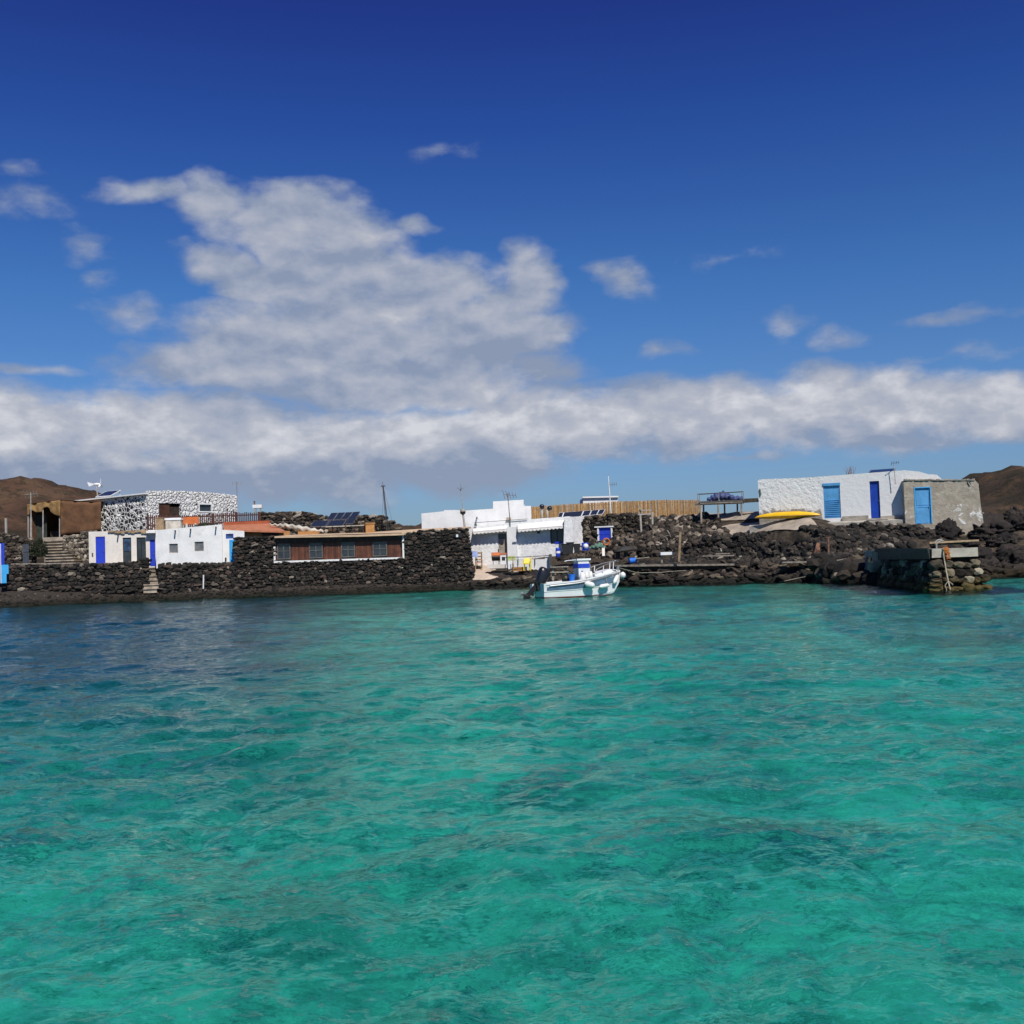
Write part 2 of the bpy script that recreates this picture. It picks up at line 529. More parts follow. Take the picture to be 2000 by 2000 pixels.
def thing(name, label, cat, loc, group=None):
    o = bpy.data.objects.new(name, None)
    o.empty_display_size = 0.3
    COL.objects.link(o)
    o.location = loc
    ORG[o.name] = tuple(loc)
    return tag(o, label, cat, group)

# ------------------------------------------------------------------ vertical planes given by two photo columns
class Plane:
    def __init__(s, px0, Y0, px1, Y1, py=1080):
        a, b = P(px0, py, Y0), P(px1, py, Y1)
        s.o = Vector((a.x, a.y, 0))
        d = Vector((b.x - a.x, b.y - a.y, 0))
        s.len = d.length
        s.d = d.normalized()
        s.n = Vector((s.d.y, -s.d.x, 0))        # towards the viewer
    def hit(s, px, py, off=0.0):
        r = ray(px, py)
        o = s.o + s.n * off
        t = (o - CAM).dot(s.n) / r.dot(s.n)
        p = CAM + r * t
        return (p - o).dot(s.d), p.z
    def rect(s, x0, y0, x1, y1, off=0.0):
        xm, ym = (x0 + x1) / 2, (y0 + y1) / 2
        return (s.hit(x0, ym, off)[0], s.hit(xm, y1, off)[1], s.hit(x1, ym, off)[0], s.hit(xm, y0, off)[1])
    def w(s, u, z, off=0.0):
        p = s.o + s.d * u + s.n * off
        return Vector((p.x, p.y, z))
    def at(s, px, py, off=0.0):
        u, z = s.hit(px, py, off)
        return s.w(u, z, off)
    def shifted(s, off):
        q = Plane.__new__(Plane)
        q.o = s.o + s.n * off; q.d = s.d; q.n = s.n; q.len = s.len
        return q
    def box(s, mb, r, f, b, tone=None):
        """slab over rectangle r=(s0,z0,s1,z1) from offset f (front) to b (back)"""
        s0, z0, s1, z1 = r
        mb.hexa([s.w(s0, z0, f), s.w(s1, z0, f), s.w(s1, z0, b), s.w(s0, z0, b),
                 s.w(s0, z1, f), s.w(s1, z1, f), s.w(s1, z1, b), s.w(s0, z1, b)], tone)
    def frame(s, mb, r, t, f, b, bottom=True):
        s0, z0, s1, z1 = r
        s.box(mb, (s0 - t, z0, s0, z1), f, b); s.box(mb, (s1, z0, s1 + t, z1), f, b)
        s.box(mb, (s0 - t, z1, s1 + t, z1 + t), f, b)
        if bottom: s.box(mb, (s0 - t, z0 - t, s1 + t, z0), f, b)

def lerp_prof(prof, u):
    if u <= prof[0][0]: return prof[0][1]
    for (a, za), (b, zb) in zip(prof, prof[1:]):
        if u <= b:
            return za + (zb - za) * (u - a) / (b - a) if b > a else zb
    return prof[-1][1]

def facade(mb, pl, top, bottom, holes, recess=0.18, depth=None, roof=True, batter=0.0):
    """front wall with real openings, reveals, sides, back and a flat roof.
    top / bottom: profiles [(s,z),...]; holes: rectangles (s0,z0,s1,z1)"""
    s0, s1 = top[0][0], top[-1][0]
    br = {s0, s1}
    for u, _ in top + bottom:
        if s0 < u < s1: br.add(u)
    for h in holes: br.add(h[0]); br.add(h[2])
    br = sorted(br)
    t = rng.random()
    for a, b in zip(br, br[1:]):
        if b - a < 1e-4: continue
        mid = (a + b) / 2
        hs = sorted([h for h in holes if h[0] <= mid <= h[2]], key=lambda h: h[1])
        za, zb = lerp_prof(bottom, a), lerp_prof(bottom, b)
        for h in hs:
            if h[1] > min(za, zb) + 1e-3:
                mb.quad(pl.w(a, za), pl.w(b, zb), pl.w(b, h[1]), pl.w(a, h[1]), t)
            za = zb = h[3]
        ta, tb = lerp_prof(top, a + 1e-6), lerp_prof(top, b - 1e-6)
        mb.quad(pl.w(a, za), pl.w(b, zb), pl.w(b, tb), pl.w(a, ta), t)
        if depth:
            mb.quad(pl.w(b, lerp_prof(bottom, b), -depth), pl.w(a, lerp_prof(bottom, a), -depth), pl.w(a, ta, -depth), pl.w(b, tb, -depth), t)
            if roof:
                mb.quad(pl.w(a, ta), pl.w(b, tb), pl.w(b, tb, -depth), pl.w(a, ta, -depth), t)
    for (a, z0, b, z1) in holes:
        mb.quad(pl.w(a, z0), pl.w(a, z1), pl.w(a, z1, -recess), pl.w(a, z0, -recess), t)
        mb.quad(pl.w(b, z1), pl.w(b, z0), pl.w(b, z0, -recess), pl.w(b, z1, -recess), t)
        mb.quad(pl.w(a, z1), pl.w(b, z1), pl.w(b, z1, -recess), pl.w(a, z1, -recess), t)
        mb.quad(pl.w(b, z0), pl.w(a, z0), pl.w(a, z0, -recess), pl.w(b, z0, -recess), t)
    if depth:
        for u in (s0, s1):
            mb.quad(pl.w(u, lerp_prof(bottom, u)), pl.w(u, lerp_prof(bottom, u), -depth), pl.w(u, lerp_prof(top, u), -depth), pl.w(u, lerp_prof(top, u)), t)
        # step risers of a stepped top
        for (a, za), (b, zb) in zip(top, top[1:]):
            if abs(b - a) < 1e-4 and abs(za - zb) > 1e-4:
                mb.quad(pl.w(a, za), pl.w(a, zb), pl.w(a, zb, -depth), pl.w(a, za, -depth), t)

def drystone(mb, pl, top, bottom, sz=(0.28, 0.165), holes=(), ex=0.0, off=0.0, jut=0.10, s_range=None):
    """courses of rough stones laid over a wall face (one wall = one mesh)"""
    s0, s1 = s_range or (top[0][0], top[-1][0])
    zmin = min(z for _, z in bottom); zmax = max(z for _, z in top)
    z = zmin
    while z < zmax + 0.03:
        h = sz[1] * rng.uniform(0.7, 1.3)
        u = s0 - rng.uniform(0, sz[0] * 0.5)
        while u < s1:
            L = sz[0] * rng.choice((0.55, 0.8, 1.0, 1.25, 1.6)) * rng.uniform(0.85, 1.15)
            c = u + L / 2; zc = z + h / 2
            u += L * 0.96
            if c < s0 or c > s1: continue
            if zc > lerp_prof(top, c) + 0.02 or zc < lerp_prof(bottom, c) - 0.1: continue
            if any(a - L * .2 < c < b + L * .2 and z0 - .03 < zc < z1 + .03 for a, z0, b, z1 in holes): continue
            o = off + rng.uniform(-0.06, 0.05)
            p = pl.w(c, zc + rng.uniform(-.06, .06), o)
            tv, tf = BLOCKS[rng.randrange(8)]
            ang = math.atan2(pl.d.y, pl.d.x)
            q = (tv * np.array((L * 0.56, jut + 0.06, h * rng.uniform(.5, .72)))) @ rotm(rng.uniform(-.4, .4), rng.uniform(-.3, .3), ang + rng.uniform(-.3, .3)).T + np.array(p)
            mb.add(q, tf)
        z += h * 0.93

def stone_wall(name, label, pl, top, bottom, thick, mat, core_mat=None, sz=(0.34, 0.2), cat='wall', group=None, both=False, parent=None):
    mb = MB()
    us = np.linspace(top[0][0], top[-1][0], max(2, int((top[-1][0] - top[0][0]) / .9)))
    top = [(u, lerp_prof(top, u) + .07 * mnoise.noise(Vector((u * .8, pl.o.y, 2)))) for u in us]
    core_t = [(u, z - 0.06) for u, z in top]
    mb.cur = 1
    facade(mb, pl.shifted(-0.10), core_t, [(u, z - 0.5) for u, z in bottom], [], depth=thick - 0.1)
    mb.cur = 0
    drystone(mb, pl, top, bottom, sz, off=-0.08)
    # top course seen on edge
    s0, s1 = top[0][0], top[-1][0]
    u = s0
    while u < s1:
        L = sz[0] * rng.uniform(0.7, 1.5)
        for k in range(max(1, int(thick / 0.4))):
            mb.rock(pl.w(u + L / 2, lerp_prof(top, u) - 0.02 + rng.uniform(-.05, .06), -0.2 - k * 0.4 - rng.uniform(0, .1)), (L * .55, 0.22, 0.13), rot=(rng.uniform(-.2, .2), rng.uniform(-.2, .2), math.atan2(pl.d.y, pl.d.x) + rng.uniform(-.3, .3)), kind=1)
        u += L * 0.95
    # end faces
    for u in (s0, s1):
        zb, zt = lerp_prof(bottom, u), lerp_prof(top, u)
        z = zb
        while z < zt:
            h = sz[1] * rng.uniform(.8, 1.3)
            o = 0.1
            while o < thick:
                L = sz[0] * rng.uniform(.7, 1.3)
                mb.rock(pl.w(u, z + h / 2, -o - L / 2 + 0.05), (0.14, L * .55, h * .56), rot=(rng.uniform(-.2, .2), rng.uniform(-.2, .2), math.atan2(pl.d.y, pl.d.x) + rng.uniform(-.2, .2)), kind=1)
                o += L * .95
            z += h * .93
    o = mb.build(name, [mat, core_mat or M['stone_core']], parent)
    if parent is None: tag(o, label, cat, group)
    return o

# ------------------------------------------------------------------ material library
M = {}
def simple(name, col, rough=0.7, var=0.12, scale=3.0, bump=0.0, bscale=25.0, metal=0.0, spec=0.4, stain=None, tone=0.0, streak=0.0):
    m, n, out = new_mat(name)
    p = n.pos()
    f = n.noise(p, scale, 5, 0.6)
    lo = tuple(c * (1 - var * 1.6) for c in col); hi = tuple(min(1, c * (1 + var)) for c in col)
    c = n.mix(n.ss(f, 0.3, 0.7), lo, hi)
    if streak:
        sk = n.noise(n.mapping(p, scale=(3.2, 3.2, .35)), 1.0, 5, .65)
        c = n.mix(n.math('MULTIPLY', n.ss(sk, .52, .74), streak), c, tuple(q * .62 for q in col))
    if stain:
        c = n.mix(n.math('MULTIPLY', n.ss(n.noise(p, stain[1], 5, 0.65, 0.4), stain[2], stain[2] + 0.1), stain[3]), c, stain[0])
    if tone:
        a = n.node('ShaderNodeAttribute', attribute_name='tone')
        c = n.mix(1.0, c, n.ramp(a.outputs['Fac'], [(0, (1 - tone,) * 3), (1, (1 + tone * .6,) * 3)]), 'MULTIPLY')
    nm = n.bump(n.noise(p, bscale, 4, 0.6), bump, 0.05) if bump else None
    pbsdf(n, out, c, rough, metal, nm, spec)
    M[name] = m
    return m

def stone_mat(name, stops, spots=None, bump=0.8, stain=None):
    m, n, out = new_mat(name)
    p = n.pos()
    a = n.node('ShaderNodeAttribute', attribute_name='tone')
    c = n.ramp(a.outputs['Fac'], stops)
    f = n.noise(p, 9.0, 5, 0.7)
    c = n.mix(1.0, c, n.ramp(f, [(0.25, (0.55, 0.55, 0.55)), (0.7, (1.25, 1.22, 1.18))]), 'MULTIPLY')
    if stain:
        sp = n.node('ShaderNodeSeparateXYZ'); n.val(sp.inputs[0], p)
        zz = n.math('ADD', sp.outputs[2], n.math('MULTIPLY', n.math('SUBTRACT', n.noise(p, 1.5, 4), 0.5), stain[3]))
        c = n.mix(n.ss(zz, stain[1], stain[2], 1.0, 0.0), c, stain[0])
    pbsdf(n, out, c, 0.9, normal=n.bump(n.noise(p, 22.0, 4, 0.65), bump, 0.04), spec=0.25)
    M[name] = m

stone_mat('lava_stone', [(0.0, (0.012, 0.011, 0.010)), (0.35, (0.030, 0.027, 0.024)), (0.62, (0.055, 0.047, 0.040)), (0.82, (0.095, 0.066, 0.050)), (0.93, (0.16, 0.135, 0.11)), (0.975, (0.30, 0.25, 0.19)), (1.0, (0.48, 0.42, 0.33))])
stone_mat('wall_stone', [(0.0, (0.014, 0.013, 0.012)), (0.4, (0.028, 0.026, 0.023)), (0.75, (0.050, 0.044, 0.038)), (0.90, (0.078, 0.056, 0.046)), (0.975, (0.13, 0.11, 0.09)), (1.0, (0.34, 0.30, 0.24))])
stone_mat('bank_stone', [(0.0, (0.011, 0.010, 0.009)), (0.4, (0.026, 0.024, 0.022)), (0.7, (0.048, 0.042, 0.036)), (0.9, (0.07, 0.054, 0.044)), (0.985, (0.11, 0.095, 0.078)), (1.0, (0.30, 0.27, 0.22))])
stone_mat('pale_stone', [(0.0, (0.06, 0.052, 0.042)), (0.4, (0.16, 0.14, 0.11)), (0.75, (0.30, 0.26, 0.20)), (1.0, (0.5, 0.45, 0.37))])
stone_mat('mixed_stone', [(0.0, (0.016, 0.014, 0.012)), (0.45, (0.044, 0.037, 0.030)), (0.75, (0.088, 0.070, 0.054)), (0.93, (0.17, 0.14, 0.11)), (1.0, (0.38, 0.33, 0.27))])
stone_mat('shore_stone', [(0.0, (0.012, 0.011, 0.010)), (0.5, (0.034, 0.029, 0.024)), (0.85, (0.07, 0.054, 0.042)), (1.0, (0.19, 0.155, 0.11))], stain=((0.012, 0.012, 0.009), 0.25, 0.55, 0.4))
stone_mat('pier_stone', [(0.0, (0.016, 0.013, 0.010)), (0.4, (0.045, 0.036, 0.027)), (0.7, (0.10, 0.085, 0.062)), (0.9, (0.24, 0.20, 0.13)), (1.0, (0.42, 0.38, 0.28))], stain=((0.085, 0.064, 0.024), 0.2, 0.65, 0.5))
stone_mat('cliff_stone', [(0.0, (0.012, 0.011, 0.011)), (1.0, (0.045, 0.037, 0.033))], bump=1.0, stain=((0.03, 0.022, 0.012), 0.2, 0.8, 0.6))
simple('stone_core', (0.016, 0.014, 0.012), 0.95, 0.3, 4)
simple('white_wall', (0.77, 0.765, 0.745), 0.85, 0.05, 1.2, 0.35, 9, stain=((0.60, 0.57, 0.52), 1.1, 0.60, 0.5), streak=.35)
simple('cream_wall', (0.72, 0.67, 0.60), 0.85, 0.06, 1.0, 0.3, 9, stain=((0.58, 0.52, 0.45), 1.3, 0.58, 0.5), streak=.4)
simple('rough_white', (0.77, 0.765, 0.75), 0.9, 0.08, 2.0, 1.0, 5.0, stain=((0.50, 0.48, 0.44), 2.6, 0.60, 0.7), streak=.45)
simple('concrete', (0.34, 0.305, 0.255), 0.9, 0.22, 1.6, 0.6, 8, stain=((0.22, 0.195, 0.16), 2.2, 0.56, 0.6))
simple('pale_concrete', (0.42, 0.385, 0.32), 0.9, 0.18, 1.8, 0.4, 9)
simple('step_stone', (0.32, 0.27, 0.205), 0.9, 0.25, 2.2, 0.5, 9, stain=((0.16, 0.13, 0.10), 2.5, 0.56, 0.7), tone=.4)
simple('sand', (0.50, 0.40, 0.31), 0.95, 0.12, 1.5, 0.3, 12)
simple('path_earth', (0.36, 0.30, 0.235), 0.95, 0.18, 1.2, 0.4, 10)
simple('blue_door', (0.022, 0.052, 0.50), 0.45, 0.08, 2)
simple('deep_blue', (0.012, 0.055, 0.38), 0.45, 0.1, 2)
simple('light_blue', (0.10, 0.335, 0.62), 0.5, 0.1, 2.2, stain=((0.16, 0.40, 0.64), 3.0, 0.6, 0.5))
simple('sky_blue', (0.05, 0.38, 0.76), 0.5, 0.06)
simple('dark_glass', (0.035, 0.042, 0.05), 0.12, 0.2, 2, spec=0.6)
simple('grey_glass', (0.16, 0.165, 0.17), 0.25, 0.2, 2, spec=0.6)
simple('blue_glass', (0.04, 0.08, 0.16), 0.15, 0.4, 2.2, spec=0.6)
simple('black', (0.012, 0.012, 0.013), 0.5, 0.2)
simple('soft_black', (0.02, 0.02, 0.022), 0.7, 0.2)
simple('cowl_black', (0.012, 0.013, 0.017), 0.3, 0.1, spec=0.5)
simple('grey_metal', (0.30, 0.30, 0.31), 0.45, 0.1, metal=0.6)
simple('dull_pole', (0.36, 0.33, 0.29), 0.6, 0.15)
simple('dark_pole', (0.07, 0.065, 0.06), 0.6, 0.15)
simple('white_paint', (0.78, 0.78, 0.77), 0.5, 0.04)
simple('boat_white', (0.75, 0.76, 0.75), 0.3, 0.03, 1.0, spec=0.5, stain=((0.5, 0.58, 0.57), 2.0, 0.62, 0.5))
simple('fender_white', (0.75, 0.75, 0.72), 0.45, 0.05)
simple('boat_red', (0.24, 0.035, 0.02), 0.6, 0.2, 4)
simple('teal_shade', (0.25, 0.42, 0.42), 0.5, 0.08)
simple('royal_blue', (0.02, 0.055, 0.46), 0.4, 0.08)
simple('plastic_blue', (0.02, 0.16, 0.62), 0.35, 0.1)
simple('yellow', (0.80, 0.48, 0.012), 0.38, 0.05, 1.5)
simple('lemon', (0.80, 0.60, 0.02), 0.4, 0.08)
simple('orange', (0.52, 0.135, 0.035), 0.6, 0.12)
simple('terracotta', (0.43, 0.165, 0.085), 0.8, 0.12, 2.2, 0.3, 12)
simple('roof_tan', (0.55, 0.40, 0.26), 0.85, 0.1, 1.4, 0.2, 10)
simple('ochre', (0.42, 0.21, 0.07), 0.8, 0.12)
simple('brown_wood', (0.10, 0.042, 0.022), 0.6, 0.25, 3, tone=0.35)
simple('red_wood', (0.115, 0.040, 0.020), 0.55, 0.25, 2.0, tone=0.4)
simple('dark_wood', (0.055, 0.035, 0.024), 0.7, 0.3, 4, tone=0.5)
simple('grey_wood', (0.30, 0.26, 0.21), 0.8, 0.25, 4, tone=0.35)
simple('tan_wood', (0.36, 0.25, 0.15), 0.8, 0.2, 4, tone=0.3)
simple('fence_wood', (0.075, 0.026, 0.020), 0.7, 0.25, 4, tone=0.3)
simple('bamboo', (0.46, 0.275, 0.115), 0.75, 0.15, 6, tone=0.42)
simple('brown_cloth', (0.125, 0.062, 0.030), 0.95, 0.22, 1.6, 0.4, 4)
simple('ochre_cloth', (0.26, 0.155, 0.06), 0.95, 0.25, 2.2, 0.4, 5)
simple('canvas', (0.50, 0.46, 0.39), 0.9, 0.2, 2.2, 0.6, 6)
simple('blue_tarp', (0.05, 0.07, 0.18), 0.6, 0.2, 2.2, 0.5, 5)
simple('rope', (0.42, 0.36, 0.27), 0.9, 0.2)
simple('rope_orange', (0.42, 0.14, 0.03), 0.9, 0.25, 6)
simple('net_green', (0.12, 0.22, 0.17), 0.9, 0.3, 5)
simple('bush_leaf', (0.022, 0.034, 0.012), 0.8, 0.5, 9, tone=0.5)
simple('awning_cloth', (0.80, 0.765, 0.72), 0.8, 0.04)
simple('rust', (0.20, 0.10, 0.06), 0.8, 0.3, 4)
simple('olive_green', (0.10, 0.16, 0.12), 0.7, 0.2)

# solar cell glass with its grid of cells
m, n, out = new_mat('solar_cell')
p = n.pos()
bw = n.node('ShaderNodeTexBrick'); bw.offset = 0.0
n.val(bw.inputs['Vector'], n.node('ShaderNodeTexCoord').outputs['Object'])
bw.inputs['Scale'].default_value = 6.0; bw.inputs['Mortar Size'].default_value = 0.012
n.val(bw.inputs['Color1'], (0.012, 0.017, 0.035)); n.val(bw.inputs['Color2'], (0.014, 0.02, 0.042)); n.val(bw.inputs['Mortar'], (0.06, 0.065, 0.08))
pbsdf(n, out, bw.outputs[0], 0.2, spec=0.5)
M['solar_cell'] = m

# black lava stones set in thick white mortar
def speckle(name, dark_share, white, dark, scale):
    m, n, out = new_mat(name)
    p = n.pos()
    v = n.voro(p, scale, 'F1'); e = n.voro(p, scale, 'DISTANCE_TO_EDGE')
    core = n.ss(n.math('ADD', e.outputs['Distance'], n.math('MULTIPLY', n.math('SUBTRACT', n.noise(p, 7, 4), 0.5), 0.14)), 0.10, 0.18)
    sel = n.math('GREATER_THAN', dark_share, n.noise(v.outputs['Position'], 9.7, 0))
    col = n.mix(n.math('MULTIPLY', core, sel), white, n.mix(n.noise(p, 6, 3), dark, tuple(c * 2.2 for c in dark)))
    hh = n.math('ADD', n.math('MULTIPLY', n.ss(e.outputs['Distance'], 0.0, 0.25), 1.0), n.math('MULTIPLY', n.noise(p, 12, 3), 0.4))
    pbsdf(n, out, col, 0.9, normal=n.bump(hh, 1.0, 0.12), spec=0.2)
    M[name] = m
speckle('speckled_stone', 0.53, (0.70, 0.69, 0.66), (0.022, 0.02, 0.02), 3.3)
speckle('whitewashed_stone', 0.29, (0.72, 0.71, 0.68), (0.05, 0.045, 0.04), 3.6)

# whitewash flaking off grey render near the foot of the wall
def flaking(name, under, over, xedge, z0, amp):
    m, n, out = new_mat(name)
    p = n.pos()
    sp = n.node('ShaderNodeSeparateXYZ'); n.val(sp.inputs[0], p)
    f = n.noise(p, 0.8, 6, 0.66, 0.7)
    g = n.noise(p, 2.2, 5, 0.6)
    z = n.math('ADD', sp.outputs[2], n.math('MULTIPLY', n.math('SUBTRACT', f, 0.5), amp))
    z = n.math('ADD', z, n.math('MULTIPLY', n.ss(sp.outputs[0], xedge - .3, xedge + .3), 3.0))
    k = n.ss(z, z0, z0 + .14)
    c = n.mix(k, n.mix(g, tuple(c * .7 for c in under), tuple(c * 1.2 for c in under)), n.mix(g, tuple(c * .92 for c in over), over))
    h = n.math('ADD', n.math('MULTIPLY', n.noise(p, 3.6, 6, 0.62), 1.0), n.math('MULTIPLY', k, 0.1))
    rough_part = n.ss(sp.outputs[0], xedge + .3, xedge - .3, 0.25, 0.75)
    b_ = n.node('ShaderNodeBump'); n.val(b_.inputs['Strength'], rough_part); b_.inputs['Distance'].default_value = .12; n.val(b_.inputs['Height'], h)
    pbsdf(n, out, c, 0.9, normal=b_.outputs[0], spec=0.2)
    M[name] = m
# ------------------------------------------------------------------ terrain
PROF = [(-60, [(0, 0), (2.5, .6), (4, 1.0), (7, 2.6), (12, 2.9), (15, 4.8), (24, 5.2), (60, 4.0)]),
        (-8, [(0, 0), (2.2, .35), (4, 0.9), (7, 1.6), (12, 2.6), (15, 4.2), (24, 5.0), (60, 4.0)]),
        (-2, [(0, 0), (2.0, .55), (4, 1.0), (7, 1.55), (9, 1.75), (13, 4.2), (24, 4.8), (60, 4.0)]),
        (6, [(0, 0), (1.8, .55), (4, 1.1), (7, 1.9), (10, 3.2), (13, 4.6), (24, 5.0), (60, 4.0)]),
        (10, [(0, 0), (1.5, .5), (4, 1.1), (6, 1.3), (8.5, 3.0), (11, 3.8), (14, 5.0), (60, 4.4)]),
        (18, [(0, 0), (1.5, .5), (4, 1.1), (5, 1.3), (6.6, 3.3), (9, 4.0), (12, 4.7), (14, 5.0), (60, 4.6)]),
        (23, [(0, 0), (1.2, .7), (3, 1.3), (5, 1.9), (7, 2.9), (10, 4.0), (20, 4.4), (60, 4.2)]),
        (28, [(0, 0), (1.0, .8), (3, 1.9), (6, 3.0), (9, 3.7), (20, 4.2), (60, 4.4)]),
        (70, [(0, 0), (1.0, .8), (3, 1.9), (6, 2.9), (10, 3.6), (20, 4.2), (60, 4.4)])]
def ridge(pts, Y):
    q = [P(px, py, Y) for px, py in pts]
    return [(p.x, p.z) for p in q]
HL = [(-320, 8), (-220, 18)] + ridge([(-250, 965), (-120, 952), (0, 951), (45, 948), (88, 946), (115, 953), (150, 960), (180, 969), (215, 985), (290, 1020)], 250) + [(-70, 4)]
HR = ridge([(1740, 1040), (1860, 1000), (1912, 955), (1930, 944), (1952, 931), (1975, 925), (1988, 918), (1997, 919), (2030, 925), (2090, 935), (2200, 920)], 150) + [(160, 20), (260, 5)]
def ground_z(x, y, rough=True):
    sy = shore_y(max(-60, min(70, x)))
    s = y - sy
    if s < 0:
        return max(-4.5, s * 0.34 - 0.02)
    a = PROF[0]; b = PROF[-1]
    for p, q in zip(PROF, PROF[1:]):
        if p[0] <= x <= q[0]: a, b = p, q
    t = min(1, max(0, (x - a[0]) / (b[0] - a[0]))) if b[0] > a[0] else 0
    z = lerp_prof(a[1], s) * (1 - t) + lerp_prof(b[1], s) * t
    for H, Yc, sf, sb in ((HL, 250, 70, 90), (HR, 150, 42, 70)):
        hz = lerp_prof(H, x) if H[0][0] < x < H[-1][0] else 0
        if hz > 0:
            d = (y - Yc) / (sf if y < Yc else sb)
            z = max(z, hz * math.exp(-d * d * 1.2)) if d < 0 else max(z, hz * math.exp(-d * d))
    if y > 400: z = z * max(0, 1 - (y - 400) / 200) - 2 * min(1, (y - 400) / 200)
    if rough:
        k = min(1, s / 1.5)
        amp = 0.10 if y < 100 else 0.5
        z += k * amp * (mnoise.noise(Vector((x * .7, y * .7, 0))) + .6 * mnoise.noise(Vector((x * 1.9, y * 1.9, 3))))
        if y > 100: z += k * (1.1 + 1.0 * mnoise.noise(Vector((x * .09, y * .09, 7))) - 2.4 * abs(mnoise.noise(Vector((x * .15, y * .15, 9)))) + .5 * mnoise.noise(Vector((x * .5, y * .5, 2))))
    return z

def make_ground():
    xs = np.concatenate([np.linspace(-420, -150, 14, endpoint=False), np.linspace(-150, -44, 70, endpoint=False), np.linspace(-44, 44, 221), np.linspace(45.5, 130, 60), np.linspace(140, 420, 12)])
    ys = np.concatenate([np.linspace(44, 62, 20, endpoint=False), np.linspace(62, 100, 120, endpoint=False), np.linspace(100, 330, 100, endpoint=False), np.linspace(330, 640, 12)])
    V = np.array([(x, y, ground_z(x, y)) for y in ys for x in xs])
    m, n, out = new_mat('volcanic_ground')
    p = n.pos()
    sp = n.node('ShaderNodeSeparateXYZ'); n.val(sp.inputs[0], p)
    f = n.noise(p, 1.3, 6, 0.65, 0.3); g = n.noise(p, 0.25, 5, 0.6); pe = n.noise(p, 14, 3, 0.7)
    beach = n.mix(n.ss(pe, 0.35, 0.72), (0.030, 0.025, 0.022), (0.085, 0.070, 0.058))
    soil = n.mix(n.ss(f, 0.35, 0.68), (0.028, 0.023, 0.018), (0.11, 0.085, 0.06))
    c = n.mix(n.ss(sp.outputs[2], 0.9, 1.6), beach, soil)
    wet = n.math('ADD', sp.outputs[2], n.math('MULTIPLY', n.math('SUBTRACT', n.noise(p, 0.7, 4), 0.5), 0.35))
    c = n.mix(n.ss(wet, 0.10, 0.42, 1, 0), c, n.mix(n.noise(p, 2.0, 4), (0.012, 0.011, 0.008), (0.032, 0.026, 0.016)))
    hillA = n.ramp(n.noise(p, 0.05, 8, 0.68, 0.6), [(0.30, (0.022, 0.017, 0.011)), (0.42, (0.06, 0.034, 0.022)), (0.53, (0.092, 0.050, 0.031)), (0.64, (0.118, 0.074, 0.042)), (0.76, (0.055, 0.04, 0.022))])
    hillB = n.ramp(n.noise(n.mapping(p, scale=(1, 1, 2.4)), 0.11, 8, 0.7, 0.5), [(0.30, (0.018, 0.015, 0.011)), (0.46, (0.042, 0.032, 0.022)), (0.57, (0.078, 0.050, 0.030)), (0.64, (0.14, 0.078, 0.036)), (0.74, (0.045, 0.038, 0.022))])
    hill = n.mix(n.ss(sp.outputs[0], -20, 20), hillA, hillB)
    scrub = n.math('MAXIMUM', n.ss(n.noise(p, 0.55, 5, 0.65), 0.51, 0.60), n.math('MULTIPLY', n.ss(n.noise(p, 0.12, 6, 0.7), 0.5, 0.62), .7))
    hill = n.mix(n.math('MULTIPLY', scrub, 0.75), hill, (0.026, 0.024, 0.012))
    c = n.mix(n.ss(sp.outputs[1], 92, 104), c, hill)
    hh = n.math('ADD', n.math('MULTIPLY', n.noise(p, 3.0, 6, 0.7), 1.0), n.math('MULTIPLY', pe, 0.3))
    pbsdf(n, out, c, 0.92, normal=n.bump(hh, 0.9, 0.25), spec=0.2)
    o = np_grid_mesh('ground', V, len(ys), len(xs), m)
    tag(o, 'dark volcanic shore and brown hills behind the houses', 'ground', kind='structure')
make_ground()

def sheet(name, pts_rows, mat, kind='structure', label=None, cat=None):
    """a laid sheet from rows of world points"""
    nr, nc = len(pts_rows), len(pts_rows[0])
    V = np.array([tuple(p) for r in pts_rows for p in r])
    o = np_grid_mesh(name, V, nr, nc, mat)
    return tag(o, label, cat, kind=kind)

# ------------------------------------------------------------------ loose stone: beach pebbles, rubble banks, shore rocks (uncountable)
def scatter(name, label, cat, mat, count, area, size, flat=0.7, sink=0.3, power=1.6, zmax=None, kind=0):
    mb = MB()
    k = 0
    while k < count:
        x, y = area()
        z = ground_z(x, y)
        if zmax and z > zmax: continue
        s = size[0] + (size[1] - size[0]) * rng.random() ** power
        mb.rock((x, y, z + s * flat * (0.5 - sink)), (s * rng.uniform(.7, 1.2), s * rng.uniform(.7, 1.2), s * flat * rng.uniform(.75, 1.2)), kind=kind)
        k += 1
    o = mb.build(name, mat, smooth=(kind == 2))
    return tag(o, label, cat, kind='stuff')

def in_strip(x0, x1, a, b):
    def f():
        x = rng.uniform(x0, x1)
        return x, shore_y(x) + rng.uniform(a, b)
    return f
scatter('beach_pebbles', 'small grey brown pebbles strewn over the dark beach below the stone walls', 'pebbles', M['shore_stone'], 1300, in_strip(-38, -3, 0.0, 3.2), (0.04, 0.16), power=2.5)
def shore_area():
    x = rng.uniform(-3, 20); s = rng.uniform(-0.3, 4.2)
    if x < 0.4 and s > 1.6: s = rng.uniform(-.3, 1.6)
    return x, shore_y(x) + s
scatter('shore_rocks', 'low dark wet rocks along the waterline between the beach and the pier', 'rocks', M['shore_stone'], 1500, shore_area, (0.08, 0.55), flat=0.38, power=2.8)
def bank(x0, x1, a, b):
    return in_strip(x0, x1, a, b)
scatter('rubble_bank', 'dark volcanic rubble spilled along the foot of the bank wall', 'rubble', M['bank_stone'], 1500, bank(8.5, 20.5, 3.9, 6.0), (0.10, 0.34), flat=0.85, power=1.5)
